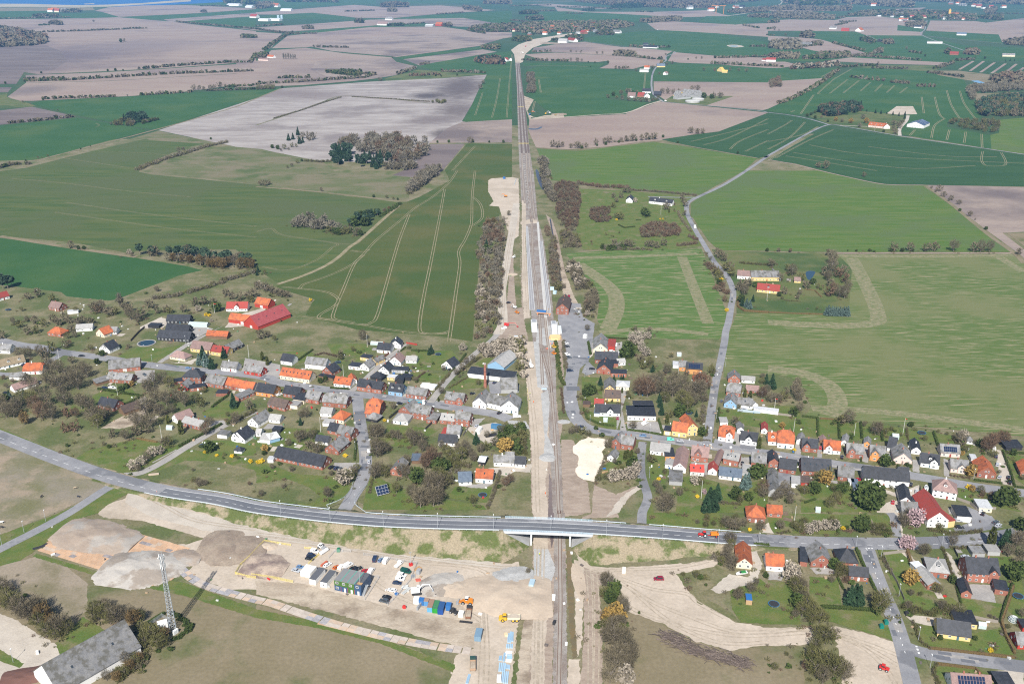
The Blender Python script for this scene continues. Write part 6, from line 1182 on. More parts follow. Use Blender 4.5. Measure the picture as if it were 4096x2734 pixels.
13 s530,1325,8 s548,1326,9 s566,1327,8 s584,1328,9 s602,1329,8 s620,1330,9 s638,1330,8 s656,1331,9 s674,1331,8 s692,1332,9 s710,1332,8 s728,1333,9 b20,880,9 b220,960,12 h180,920,8 b110,1010,8 b350,1080,8 h300,1010,9 b150,1130,7 b290,1140,6 b550,1010,11 b580,930,14 b590,860,15 b520,960,9 r640,980,10 b690,960,11 r700,1030,10 r600,1120,10 b650,1160,12 b700,1170,11 r560,1150,9 b730,1100,11 e410,1040,6 h460,1080,5 b570,1060,7 b270,1180,5 e100,1150,4 h130,1180,4 h450,1270,3 b1150,740,10 b1300,740,11 b1450,740,10 b1520,735,11 b1700,740,12 b1890,745,11 b1950,745,12 b2030,745,12 e1130,742,4 e1230,742,4 e1330,742,3.5 b95,745,5 r205,750,5 b1570,190,9 b1610,240,7 b1680,270,7 b1750,310,7 e1760,370,4 b1850,420,7 b1900,455,3 e2000,540,4 b1500,165,4 b2300,770,7 b880,55,8 b1660,280,5 b1540,200,5 b40,880,7 b560,780,7 e930,740,3 e810,742,2.5
02 b370,1350,12 b420,1355,12 b460,1350,10 b540,1360,8 b600,1362,12 b640,1362,8 b680,1355,9 b770,1330,11 b850,1320,11 b890,1310,12 b1000,1300,8 b1050,1300,10 b1110,1295,12 b1190,1290,11 b1240,1285,12 b1300,1280,12 e1385,1262,5 b1640,1225,12 b1700,1230,11 b1750,1225,9 e1520,1315,4 e780,1340,4 e860,1330,5 e980,1310,4 e1140,1295,5 e1260,1280,5 e1310,1270,5 e640,1365,5 e2070,1410,4 b1380,860,12 b1430,860,13 b1480,860,12 b1650,830,12 b1700,830,13 b1850,900,13 b1910,900,14 e1760,900,13 e1830,905,11 b1530,850,9 e930,880,9 b1000,870,12 b1060,860,13 w1080,850,9 e1110,860,8 b1140,860,9 b880,900,8 b1010,915,11 b1070,925,11 b1130,930,11 b1180,935,11 b1230,935,11 b1290,930,10 b1340,915,10 w1260,940,7 h1320,930,7 h960,905,7 b1250,635,12 b1290,630,10 b1420,600,10 b1470,590,10 h1380,600,8 b1760,650,10 r1860,655,9 b2000,650,10 b2080,655,9 b2150,660,10 b1350,685,8 b1430,680,7 l1370,580,9 b1140,655,9 e720,618,4 b1410,508,8 b600,565,12 b540,560,10 b640,565,9 e880,580,8 e700,575,5 e760,578,5 b780,495,9 b830,495,9 b540,480,9 b590,482,7 b630,485,8 l805,320,10 l880,320,12 b1270,420,9 l1300,420,8 b1690,540,7 b1740,540,9 e1615,550,5 e640,470,4
03 l760,1130,10 l900,1130,10 l620,1110,8 b680,1120,8 b840,1170,9 b870,1090,10 e360,1070,6 e395,1058,6 e430,1040,6 e432,1090,6 e470,1020,7 c905,1025,6 c985,1040,9 c1035,1045,7 c1090,1045,5 c1145,1055,7 c1200,1065,8 c1255,1060,9 c1252,1090,9 r490,1085,6 b1150,1150,10 b1190,1160,11 b1210,1180,11 b1150,1200,10 b1100,1180,9 b1230,1140,10 b1170,1230,9 e1060,1215,5 e550,1120,5 h1080,1170,7 b870,715,9 b1000,735,10 b1240,760,9 b1290,770,9 e1690,1140,6 e1700,1100,5 b530,1550,12 b460,1540,9 b270,860,6 b370,840,5 b1010,585,8 e1440,520,8 b1270,455,12 e1990,540,8 c2180,565,7 c2220,560,7 c2260,560,7 b160,330,12 b60,280,12 b100,285,9
01 b430,1270,12 b490,1290,15 b530,1280,13 b400,1300,10 c300,1290,13 c340,1280,12 c385,1240,14 c400,1320,13 c430,1310,10 e150,1360,6 e200,1370,7 h260,1370,8 h330,1350,8 h370,1350,6 b230,1390,5 b300,1380,5 e420,1480,4 h380,1500,6 b330,1530,6 h290,1545,5 b1965,1310,11 e1990,1308,5 e2140,1310,4 e2270,1310,5 e1665,1310,4 e1770,1308,5 b1550,1310,12 b2060,820,13 b2085,770,10 b1630,1560,9 b1570,1565,9 e1650,700,6 e1700,705,5 e1845,695,6 b1150,745,9 b1130,740,9 e240,810,6 b1250,530,6 p255,545,18 p275,545,19 p298,545,20 p320,545,18 p342,545,17 p360,543,16 b20,530,12 b60,510,13 b160,530,9
00 e395,920,5 b210,945,6 e50,770,6 e380,675,6 e990,655,6 e1060,650,7 e1130,650,5 b860,205,14 e1110,390,14 b1140,385,14 b500,230,18 b540,230,17 b470,225,14 e740,1370,2.5 e830,1345,2 b350,1455,4 h440,1440,4 h385,1455,3 b1640,1400,9 b1690,1395,8 b530,1020,4 b280,960,4 e890,895,5 b730,905,6 b780,900,5 b840,900,6 b680,905,6 b620,910,5 b490,915,5 b980,890,6 b1470,860,8 b1170,885,5 b1780,830,14 b1830,830,13 b1870,830,10 b2020,810,16 b1970,830,13 b1930,820,11 e1935,1280,4
'''
for ln in TR.strip().splitlines():
    t,*it=ln.split()
    for s in it:
        x,y,h=s[1:].split(',');p=at(t,float(x),float(y));tree(s[0],p[0],p[1],float(h)*float(rng.uniform(.92,1.08)))
# hedges and hedgerows: each one a thing of its own
HEDGE_WORD=dict(b='brown bare hedgerow',g='grey bare hedgerow',h='olive bare hedge',r='rust-brown hedge',e='dark green clipped hedge',c='dark green conifer row',o='brown-leaved hedge',w='pale blossoming hedgerow',t='yellow-green hedge')
def hedge(s,kinds,wd,h,clip=False,step=None,label=None):
    Q=dense(pts(s),step or max(wd*.55,.9));items=[];c=Q[len(Q)//2]
    for q in Q:
        for r in range(1 if clip else 2):
            k=kinds[int(rng.integers(len(kinds)))];src=(TINY if np.hypot(*c)>1900 else BUSH)[k];V,F=src[int(rng.integers(len(src)))]
            hh=h*(rng.uniform(.94,1.04)if clip else rng.uniform(.55,1.2));ww=wd*(.9 if clip else rng.uniform(.55,1.0));j=0 if clip else wd*.3
            items.append((k,V,F,q[0]+rng.normal(0,j),q[1]+rng.normal(0,j),0,hh,ww,float(rng.random()*6.28)))
    ks=sorted(set(i[0]for i in items));o=merged('hedge' if clip else 'hedgerow',items,ks,c)
    if clip:
        b=MB();P=dense(pts(s),4)-c
        for k in range(len(P)-1):
            d=P[k+1]-P[k];L=np.hypot(*d);m=(P[k]+P[k+1])/2;b.box(m[0],m[1],0,L,wd*.6,h*.8,rz=math.atan2(d[1],d[0]))
        link('hedge_core',b.mesh('hedge_core',LEAF[kinds[0]]),o)
    o['category']='hedge';TOPS.append(o);PEND.append((o,label or HEDGE_WORD[kinds[0]],c[0],c[1]))
HD='''e1.4,1.8;20:905,440 1080,470 1280,500|e1.2,1.7;20:1085,600 1200,560 1310,500|e1.4,2;20:1645,965 1850,860 2030,765|e1.3,1.8;20:1945,605 2090,500|o1.2,1.5;20:1260,895 1440,925|h2.5,3;20:2090,760 2349,640|h1.2,1.6;10:110,1420 210,1390 310,1350
e1.2,1.6;21:380,180 450,130 520,80|r1.3,1.8;21:540,130 620,110 740,140|h1.6,2.2;21:1640,450 1760,320 1780,295|e1.3,1.8;21:1810,260 1880,180 1925,120|e1.2,1.6;21:690,430 850,440|e1,1.5;21:1330,90 1370,55|e1.2,1.7;21:1430,85 1570,90|r1.2,1.6;21:1480,340 1550,285|h1.2,1.6;21:1770,430 1960,320|h1.6,2.2;21:1840,300 1900,260 2010,180 2060,150|e1.2,1.7;21:905,1090 915,950|e1,1.5;21:1225,700 1310,630|b1.5,2;21:2130,1530 2180,1400 2240,1200|h1.2,1.6;21:1040,1390 1065,1270|b3.5,4;21:1180,880 1400,880|h3,3.5;21:1720,1110 1950,1150|b2.5,3;21:1800,1190 2030,1250
e1.6,2;22:700,10 720,120|t1.8,1.5;22:400,0 440,300 470,400|b1.6,2.5;22:470,0 480,150 495,250|r1.2,1.6;22:450,430 465,560 475,660|e1.4,1.6;22:660,630 690,710 800,760 930,780|e1.2,1.5;22:1075,815 1200,830 1380,860|e1.3,1.8;22:1345,720 1380,840|h1.3,2;22:750,470 830,440|b2,3;22:1760,600 1740,760|e1.3,2;22:1885,740 1900,620|h1.1,1.6;22:1780,870 1795,790|b1,1.6;22:1700,910 1810,910|h2.5,3.5;22:60,810 110,900 100,1040|b1.5,1.4;22:760,1290 850,1080 870,1040|h1.4,1.8;22:1930,1480 2100,1500
e1.3,2.1;23:455,710 458,870|e1.3,2.1;23:645,720 655,890|e1.3,2;23:850,750 860,890|e1.3,2;23:1035,790 1050,910|h1.2,1.8;23:1270,800 1280,900|e1.3,2;23:1520,840 1560,960|e1.2,1.6;23:320,690 450,705|o1.1,1.4;23:480,710 640,720|e1.2,1.8;23:2155,1010 2190,1110 2225,1200|e1.2,1.6;23:2225,1200 2260,1330|e1.1,1.5;23:1900,1275 2140,1305|r1.1,1.4;23:1675,1230 1860,1260|e1,1.2;23:2270,1335 2400,1350|e1.4,1.6;23:2180,1020 2349,1030|e1.2,1.3;23:340,1480 430,1450|h1.6,2;23:1700,870 1740,960
e1.3,1.7;33:810,335 860,450 920,580 1000,745|e1.5,2;33:500,870 700,880 980,900|o1.6,2.4;33:1275,350 1310,470|e1.2,1.6;33:2130,1000 2180,830 2240,660|o1.3,1.8;33:2250,680 2190,870 2140,1000 2180,1130 2260,1290|h1.4,2;33:1600,330 1650,450 1690,600|e1.1,1.5;33:1730,680 1770,830|h1.3,1.7;33:1330,1000 1400,1190 1480,1240|o1.3,1.5;33:1480,1245 1800,1280 2260,1330|h1.3,1.7;33:1545,1390 1520,1440 1570,1600|o1.1,1.4;33:1560,1390 1900,1430 1950,1480|h2.4,3;33:1250,880 1500,940|h2.4,3;33:1520,900 1800,950|h1.4,1.8;33:90,190 190,180|e1.4,2;33:290,350 370,355|h1.6,2;33:1690,330 2000,310|e1.2,1.5;33:640,190 640,100|r.8,1;33:665,165 850,168|h1.6,2.2;33:1470,160 1700,200 1960,170|e1,1.5;33:640,600 690,700|h2,2.5;33:960,190 1130,205|b1.5,2;33:1050,420 1130,560|b1.2,1.8;33:2030,950 2140,1000
e1.4,1.8;32:2225,295 2349,305|b2.5,3;32:1850,420 1960,440 2030,520|h1.6,1.4;32:2020,310 2130,320
e1.6,1.6;30:1350,1020 1500,930|e1.8,1.6;30:1580,920 1770,1060 1590,1170|h3,3;30:1100,1540 1320,1370
e1.5,1.4;12:980,500 1030,525 1125,515|o1.4,2.2;12:2070,1170 2070,1250 2130,1290 2349,1305|h1.6,1.3;12:340,40 370,80|e1.2,1.2;12:1140,455 1180,455|b2.2,2.5;12:1520,380 1570,470 1640,560|b3,3;12:860,720 960,725 1130,725|b3,3;12:1150,725 1280,730|r3.5,4;12:1530,690 1700,670|r3,3.5;12:1620,600 1700,640|e1.2,1.6;12:860,1535 1050,1545|h2.4,3;12:2100,850 2349,870|o1.4,1.2;13:0,1300 250,1312 500,1318|o1.2,1;13:340,1090 430,1100 490,1160|h1.3,1.2;13:150,1190 290,1200
b5,4;10:1400,1180 1650,1140 1850,1090 2050,1020 2349,930|r5,5;12:610,120 800,150 1060,160|b3,3;12:1070,180 1350,195 1690,230|b5,4;12:380,620 370,900 400,1050|r4,4;12:320,520 330,600|b5,5;12:300,60 330,200 360,270|b5,5;12:540,850 590,940|h6,5;12:600,980 700,1080|r5,4;12:1800,870 1900,950|r5,4.5;12:1880,1080 1970,1130
b6,5;00:1260,1560 1500,1470 1700,1410 1900,1345 2080,1310|b5,4;11:1400,215 1480,160 1560,100|e3,3;11:1140,420 1230,370 1320,310|b2.2,2.2;01:160,1090 400,1020 600,950 780,895|b2.2,2.4;01:880,890 1200,910 1590,935|h4,4;01:450,1480 620,1490 700,1480'''
for ln in HD.strip().splitlines():
    for it in ln.split('|'):
        a,s=it.split(';');k=a[0];wd,h=map(float,a[1:].split(','))
        hedge(s,{'b':'bbgh','h':'hhb','r':'rrb','e':'e','o':'oor','t':'te'}[k],wd,h,clip=(wd<1.7 and k in 'eo'))
FAR='''b;00:310,300 800,285 1340,262|b;00:10,175 250,170 640,162|b;00:240,750 580,740|b;00:600,740 1000,715 1500,685 2300,655|b;00:1280,635 1450,625|b;00:1480,620 1650,605 2100,575 2300,575|e;00:2300,575 2349,500|e;00:230,735 400,735 580,725|b;00:1300,875 1740,850|b;00:1900,835 2349,820|e;00:2080,800 2349,785|b;00:100,1130 350,1110 650,1075|b;00:0,1545 130,1510 270,1510|b;00:390,910 1040,890|b;00:1620,205 1850,225 2349,270|b;00:1850,60 2349,50|b;01:0,270 200,300 350,310|e;01:340,300 230,350 160,400 80,460|b;01:10,775 400,755 700,735 1000,715 1080,690|e;01:220,720 480,715|e;01:640,660 800,680 960,680 1080,690|b;01:1300,685 1400,650 1460,630|r;01:1410,700 1550,695 1670,690|e;01:820,108 950,105 1080,100|b;01:1660,135 1900,120|b;01:1200,235 1350,230 1540,215|b;01:0,245 240,230|b;01:1510,595 1590,588|e;01:2100,310 2000,295 1940,280|b;01:350,315 550,310|b;01:850,440 540,435|b;01:1690,660 2110,672|b;02:200,480 350,475|b;02:110,555 300,560|e;02:330,560 500,565|b;02:930,510 1100,520 1240,540|b;02:1260,545 1370,545|b;02:960,630 1070,628|b;02:940,1305 1100,1295|b;02:1830,585 2100,600 2349,612|b;02:1870,535 2100,530 2349,520|b;02:160,690 175,770 185,850|b;02:1090,430 1200,435|b;02:1340,440 1440,437|b;02:2190,430 2349,430|b;02:2120,235 2260,260|b;02:420,65 800,75 1000,90|b;02:0,190 250,215|b;02:0,60 350,50|b;02:240,105 390,100|b;02:500,125 640,128|b;02:1140,110 1280,115
e;03:600,400 800,450 880,470|b;03:860,520 1100,535 1390,555|b;03:680,620 850,610 1000,605|b;03:970,630 1280,635|e;03:905,608 1000,610|b;03:100,950 200,920 330,850|b;03:350,845 430,800 520,740|b;03:540,720 640,650|b;03:760,710 900,730 1050,745|b;03:1140,760 1290,770|b;03:1370,795 1520,800|e;03:330,430 470,415|b;03:780,525 1000,490|b;03:1470,670 1640,690 1780,710|b;03:1530,635 1700,580|b;03:620,235 720,215|b;03:660,205 800,200|b;03:0,610 120,615|b;03:1310,480 1400,495|b;03:1780,45 1990,50|b;03:2090,125 2320,130|b;03:720,155 640,170|b;03:0,270 60,260|e;03:0,325 50,328|b;12:840,720 1000,725|b;03:1740,560 1880,550'''
for ln in FAR.strip().splitlines():
    for it in ln.split('|'):
        k,s=it.split(';');Q=pts(s);d=np.hypot(*Q.mean(0));hh=6 if d<2500 else 8
        hedge(s,{'b':'bbge','e':'eb','r':'rb'}[k],5+d/900,hh,step=4.5+d/700,label={'b':'grey-brown field hedgerow','e':'dark green field hedgerow','r':'reddish field hedgerow'}[k])
# woods: trees one can tell apart stand singly, the far masses are one object each
def wood(name,s,mix,n,h,stuff=True):
    P=pts(s);lo,hi=P.min(0),P.max(0);got=[];n=int(n*(2.6 if np.hypot(*P.mean(0))>2600 else 1.7))
    k=0
    while len(got)<n and k<n*60:
        k+=1;q=lo+(hi-lo)*rng.random(2)
        if inside(P,q):got.append(q)
    if not stuff:
        for q in got:tree(mix[int(rng.integers(len(mix)))],q[0],q[1],h*float(rng.uniform(.75,1.1)))
        return
    items=[];far_=np.hypot(*P.mean(0))>2600
    for q in got:
        kk=mix[int(rng.integers(len(mix)))];src=(TINY if far_ else LOW)[kk];V,F=src[int(rng.integers(len(src)))];hh=h*rng.uniform(.75,1.15)
        items.append((kk,V,F,q[0],q[1],0,hh,hh*(1. if kk not in 'c' else .9),float(rng.random()*6.28)))
    c=P.mean(0);o=merged(name,items,sorted(set(i[0]for i in items)),c);o['kind']='stuff'
wood('wood','01:680,1390 860,1380 870,1490 720,1530 680,1490','ccP',20,15,False)
wood('wood','01:690,1370 850,1310 960,1290 1050,1280 1300,1280 1500,1330 1560,1340 1590,1420 1500,1500 1300,1510 1180,1460 900,1380','bbggr',85,15,False)
wood('wood','01:900,1480 1000,1460 1150,1440 1260,1410 1290,1440 1100,1560 930,1540','ccP',18,14,False)
wood('wood','01:1340,1510 1500,1530 1400,1567 1200,1567 1120,1560','gb',18,11,False)
wood('wood','11:1400,220 1390,180 1480,80 1640,-10 1700,10 1600,90 1480,170','ggb',32,12,False)
wood('wood','11:300,520 420,440 750,490 760,560 600,550','gg',15,11,False);wood('wood','11:780,500 900,440 1050,420 1130,400 1050,500 930,530','cPe',16,11,False);wood('wood','11:600,560 830,540 960,560 960,610 700,590','bhe',10,7,False)
wood('wood','10:1250,760 1500,740 1900,790 2300,840 2330,900 2000,850 1640,790 1300,790','PPPb',26,11,False);wood('wood','10:1270,800 1650,840 1850,880 2000,900 2300,910 2330,880 1900,850 1600,830','oob',22,10,False)
wood('wood','12:390,110 520,110 600,130 630,300 600,520 450,530 410,400','rrb',210,5,True);wood('wood','12:710,370 760,340 890,345 905,470 730,475','rrb',75,4.5);wood('wood','12:1170,540 1300,480 1530,510 1545,600 1200,615','rrb',130,4.5);wood('wood','12:440,560 560,540 630,700 470,730','bbhr',30,6)
wood('scrub','11:2020,740 2110,470 2250,460 2280,640 2260,900 2250,1200 2240,1440 2100,1540 2010,1560 2020,1290 2060,900','bghrbg',120,6);wood('scrub','11:2190,700 2270,690 2255,1250 2240,1430 2150,1400 2160,1000','bg',45,6)
wood('blossom_scrub','11:2010,1300 2040,1030 2100,1050 2150,1200 2180,1330 2080,1420','wwb',22,5);wood('scrub','22:-20,0 100,0 120,280 130,330 60,330','wwhh',20,6);wood('scrub','21:2050,70 2349,0 2349,120 2250,150 2080,140','wwb',22,6)
wood('scrub','22:0,780 90,800 110,920 90,1050 0,1060','hhe',12,6);wood('scrub','12:280,60 340,120 400,250 380,300 320,240','gb',22,8);wood('scrub','12:490,880 580,880 720,1060 600,1100 540,960','bbw',24,7);wood('scrub','12:640,1180 760,1130 790,1290 690,1300','bb',8,8);wood('scrub','12:400,1030 480,1080 460,1120 400,1090','hb',8,6);wood('scrub','12:340,660 400,640 440,1000 380,1050 350,850','brb',40,5)
wood('scrub','02:250,1480 310,1430 340,1567 330,1640 260,1640','gb',20,9);wood('plantation','02:135,690 200,680 215,850 145,860','bbg',60,9)
wood('wood','03:460,1030 520,1000 700,970 850,980 860,1020 740,1050 560,1080','PPrbc',85,13);wood('wood','03:1820,830 1890,800 2349,790 2349,830 1900,860 1880,940 1850,900','bbg',130,12);wood('wood','03:1900,960 2010,930 2200,890 2349,890 2349,1070 1960,1070','PPbbh',190,13);wood('scrub','03:1660,1120 1880,1110 2120,1110 2120,1215 2000,1220 1700,1170','hhb',55,8);wood('wood','03:2030,740 2150,690 2349,690 2349,780 2060,770','bbr',70,12)
wood('wood','03:200,640 260,605 420,605 640,580 655,610 480,625','bPrw',60,10);wood('wood','03:0,790 20,745 100,725 125,800 40,810','bbr',26,11);wood('wood','03:0,440 50,390 250,375 300,400 290,455 100,460','bbg',85,14);wood('wood','03:310,420 480,395 495,420','bb',24,12);wood('wood','03:-20,160 60,115 400,120 610,160 600,185 300,180','bbg',150,15);wood('wood','03:0,215 90,185 100,210','be',18,14);wood('wood','03:320,545 520,500 740,495 745,525 500,545','bbe',60,12);wood('wood','03:0,520 120,505 280,510 270,545 0,540','bb',45,12);wood('wood','03:840,370 900,355 980,390 950,405','be',26,11);wood('wood','03:1050,390 1130,370 1150,405 1080,410','bb',18,11);wood('wood','03:1260,220 1430,205 1450,245 1270,250','bb',40,14);wood('wood','03:1620,480 1660,465 1665,510','eb',12,11);wood('wood','03:1790,500 1840,465 1925,470 1930,510','br',24,12);wood('wood','03:2160,390 2349,365 2349,425 2180,410','bb',36,13);wood('wood','03:960,480 1040,455 1045,490','bb',18,10);wood('wood','03:280,340 390,295 420,345 310,355','bb',30,14)
wood('wood','00:-400,300 0,260 200,290 420,340 430,400 300,420 0,435 -400,440','bbrg',340,17);wood('wood','00:-400,270 0,252 110,275 0,295 -400,310','ccP',40,18);wood('wood','00:1010,1150 1130,1100 1240,1120 1230,1160','hhb',22,8);wood('wood','00:1130,1110 1200,1080 1350,1080 1350,1120 1250,1130','cP',26,13);wood('wood','00:1280,1130 1400,1100 1460,1100 1300,1140','eb',16,6);wood('wood','00:460,225 500,215 580,225 570,235','bb',22,17);wood('wood','00:350,230 450,225 460,235 360,237','e',14,6);wood('wood','00:290,165 350,150 530,150 530,165','be',60,16);wood('wood','00:570,110 740,100 740,115 590,118','Pb',40,17);wood('wood','00:2200,350 2240,335 2349,345 2349,352','eb',22,12);wood('wood','00:1840,115 1890,110 1890,118','b',14,14)
wood('wood','01:2015,570 2080,545 2200,550 2280,570 2270,595 2100,590','ccPr',80,15);wood('wood','01:640,670 800,655 960,660 960,700 850,695','hee',60,8);wood('wood','01:2080,445 2160,430 2240,430 2230,455 2110,455','be',40,12);wood('wood','01:1150,70 1200,55 1330,55 1400,70','bb',70,30);wood('wood','01:430,268 470,255 525,262 520,270','eb',24,14);wood('wood','01:910,212 980,208 975,214','be',14,20);wood('wood','01:1205,108 1280,105 1278,111','b',20,20);wood('wood','01:1720,245 1780,235 1785,248','b',14,17);wood('wood','01:1200,243 1350,232 1345,240','e',26,13);wood('wood','01:0,530 60,505 110,510 60,545','be',18,12);wood('wood','01:1900,75 2060,95 2060,108 1920,90','b',60,22);wood('wood','01:1610,945 1700,925 1760,940 1700,955','hh',14,7);wood('wood','01:0,80 80,60 60,82','b',34,25);wood('wood','01:2100,35 2340,30 2340,40 2100,40','b',60,25);wood('wood','01:0,810 170,800 170,822 0,825','hb',28,8)
wood('wood','02:560,15 800,-12 1300,-25 1850,-20 2349,0 1900,50 1850,75 1500,78 1200,68 900,55 700,30','bbbr',1100,26);wood('wood','02:910,75 1010,60 1180,50 1190,70 1060,78','cP',160,24);wood('wood','02:70,135 130,115 235,120 230,132','be',60,18);wood('wood','02:130,175 270,165 280,185 200,190','be',60,16);wood('wood','02:1170,205 1300,185 1550,175 1540,195 1250,210','bb',160,18);wood('wood','02:930,505 1000,490 1120,500 1130,515','bb',26,13);wood('wood','02:640,100 760,95 750,105','P',40,16);wood('wood','02:1980,115 2349,80 2349,110 2100,125','b',130,20);wood('wood','02:2160,160 2349,150 2349,165','b',60,18)
wood('wood','02:0,375 60,350 150,350 170,380 60,388','he',40,13);wood('wood','02:350,375 420,365 430,390','be',20,9)
wood('wood','01:1945,290 2000,250 2349,230 02:60,240 0,290 01:2200,297','bbe',150,14);wood('wood','02:0,290 100,225 500,205 620,210 1000,200 1120,240 900,280 620,300 420,300 200,320','bbbe',420,14);wood('wood','02:750,310 830,290 940,300 930,325 800,325','be',34,10);wood('wood','02:480,350 560,335 650,345 640,380 500,360','bee',34,12)
wood('wood','03:720,150 900,110 1400,110 1580,120 1900,150 1910,190 1550,180 1380,165 1000,148','bbe',330,17);wood('wood','03:-100,90 200,70 560,85 760,65 760,100 600,104','bb',150,22);wood('wood','03:130,30 400,10 640,20 640,45 300,50','be',130,30);wood('wood','03:640,30 1000,15 1330,40 1320,72 1150,70','bb',150,28);wood('wood','03:1100,5 1900,5 2349,25 2349,45 1800,30','bb',200,35);wood('wood','03:1930,160 2150,150 2150,190 1940,170','be',60,16);wood('wood','03:2000,90 2100,80 2080,130 1990,130','b',40,18);wood('wood','03:1300,185 1410,175 1400,190','be',20,18)
wood('wood','01:0,55 90,40 200,60 60,80','b',60,25);wood('wood','00:2050,20 2349,0 2349,40 2100,40','be',90,40);wood('wood','01:250,10 740,0 740,25 300,20','be',120,40)
plant_all()
seed_=[(q[3],q[4])for q in QUEUE if 330<math.hypot(q[3],q[4])<1150 and q[2]in 'bghrweo']
items=[];U_={k:[crown_bare(46,.6,.45,.45,.42,.075,s)for s in(1,2)]for k in 'bhr'};U_['e']=[crown_leaf(40,.6,.45,.45,.36,1)]
for i in range(2400):
    x,y=seed_[int(rng.integers(len(seed_)))];k='bhhre'[int(rng.integers(5))];V,F=U_[k][0];h=float(rng.uniform(.5,2.2));items.append((k,V,F,x+rng.normal(0,4.5),y+rng.normal(0,5),0,h,h*float(rng.uniform(.8,1.6)),float(rng.random()*6.28)))
merged('undergrowth',items,sorted(set(i[0]for i in items)),(0,700))['kind']='stuff'
# ------------------------------------------------------------------ vehicles
tyre=paint(.02,.02,.021,.8);vglass=mat('vehicle_glass',(.02,.024,.03),fine=0,rough=.1,spec=.7);lampm=paint(.8,.8,.78,.2);redl=paint(.35,.02,.02,.3);rimm=paint(.35,.35,.36,.35)
CARC=dict(w=((.78,.78,.77),'white'),k=((.012,.013,.016),'black'),s=((.40,.42,.45),'silver'),b=((.13,.22,.36),'light blue'),n=((.02,.035,.075),'dark blue'),r=((.42,.02,.03),'red'),g=((.012,.07,.055),'dark green'),o=((.55,.13,.02),'orange'),t=((.12,.62,.48),'turquoise'),c=((.30,.22,.13),'beige'),m=((.22,.012,.035),'maroon'),d=((.07,.085,.10),'dark grey'))
WHEEL={}
def wheel(r,w,hub=rimm):
    k=(r,w,hub.name)
    if k not in WHEEL:
        b=MB();b.tube((0,-w/2,0),(0,w/2,0),r,n=10,mi=0);b.tube((0,-w/2-.015,0),(0,w/2+.015,0),r*.58,n=8,mi=1);WHEEL[k]=b.mesh('wheel',[tyre,hub])
    return WHEEL[k]
PROTO={}
def car(kind,c):
    L,W,Hh={'car':(4.4,1.8,1.48),'van':(5.3,2.0,2.15),'small':(3.8,1.7,1.5),'pickup':(5.6,2.0,2.0),'suv':(4.9,1.95,1.85),'cvan':(4.4,1.82,1.85)}[kind]
    rgb,cn=CARC[c];pm=paint(*rgb,.3,.5);e=empty('parked_car' if kind!='van' else 'van',(0,0,0));h=L/2;b=MB()
    hood=.95 if 'van' not in kind else 1.15
    P={'van':[(-h,.35),(-h,2.05),(-h+.15,2.15),(h-1.75,2.15),(h-.95,1.3),(h-.1,1.05),(h,.8),(h,.35)],'cvan':[(-h,.3),(-h,1.75),(-h+.12,1.85),(h-1.75,1.85),(h-1.05,1.12),(h-.12,.92),(h,.7),(h,.3)],'pickup':[(-h,.45),(-h,1.0),(h-2.3,1.0),(h-2.3,2.0),(h-1.2,2.0),(h-.55,1.25),(h,1.0),(h,.45)]}.get(kind,[(-h,.3),(-h,.95),(-h+.25,1.0),(h-1.2,.98),(h-.1,.78),(h,.6),(h,.3)])
    b.side(P,-W/2,W/2)
    if kind in('car','small','suv'):
        a0=-h+(.1 if kind!='car' else .25);b.hexa([(a0+.02,-W/2+.05,.94),(h-1.15,-W/2+.05,.94),(h-1.15,W/2-.05,.94),(a0+.02,W/2-.05,.94),(a0+.5,-W/2+.25,Hh),(h-2.05,-W/2+.25,Hh),(h-2.05,W/2-.25,Hh),(a0+.5,W/2-.25,Hh)])
    b.obj('body',pm,e)
    g=MB()
    if kind in('car','small','suv'):
        zt=Hh-.1;a0=-h+(.1 if kind!='car' else .25)
        for s in(-1,1):g.hexa([(a0+.45,s*(W/2-.07),1.02),(h-1.4,s*(W/2-.07),1.02),(h-1.4,s*(W/2-.04),1.02),(a0+.45,s*(W/2-.04),1.02),(a0+.68,s*(W/2-.235),zt),(h-2.1,s*(W/2-.235),zt),(h-2.1,s*(W/2-.2),zt),(a0+.68,s*(W/2-.2),zt)])
        g.hexa([(h-1.22,-W/2+.15,1.0),(h-1.12,-W/2+.15,1.0),(h-1.12,W/2-.15,1.0),(h-1.22,W/2-.15,1.0),(h-2.0,-W/2+.32,zt),(h-1.93,-W/2+.32,zt),(h-1.93,W/2-.32,zt),(h-2.0,W/2-.32,zt)])
        g.hexa([(a0+.03,-W/2+.2,1.02),(a0+.10,-W/2+.2,1.02),(a0+.10,W/2-.2,1.02),(a0+.03,W/2-.2,1.02),(a0+.42,-W/2+.34,zt),(a0+.5,-W/2+.34,zt),(a0+.5,W/2-.34,zt),(a0+.42,W/2-.34,zt)])
    else:
        z0,z1,x0,x1={'van':(1.35,2.0,h-.98,h-1.68),'cvan':(1.16,1.74,h-1.06,h-1.66),'pickup':(1.3,1.9,h-.58,h-1.15)}[kind]
        g.hexa([(x0-.05,-W/2+.12,z0),(x0+.06,-W/2+.12,z0),(x0+.06,W/2-.12,z0),(x0-.05,W/2-.12,z0),(x1-.02,-W/2+.2,z1),(x1+.07,-W/2+.2,z1),(x1+.07,W/2-.2,z1),(x1-.02,W/2-.2,z1)])
        for s in(-1,1):g.box(x1-.45,s*(W/2+.005),z0+.02,.9,.03,.55)
    g.obj('window_glass',vglass,e)
    r=.32 if kind!='van' else .35;wm=wheel(r,.24)
    for sx in(-1,1):
        for sy in(-1,1):link('wheel',wm,e,(sx*h*.62,sy*(W/2-.1),r))
    hl=MB().box(0,0,0,.06,.38,.16).mesh('headlight',lampm);tl=MB().box(0,0,0,.06,.25,.2).mesh('tail_light',redl)
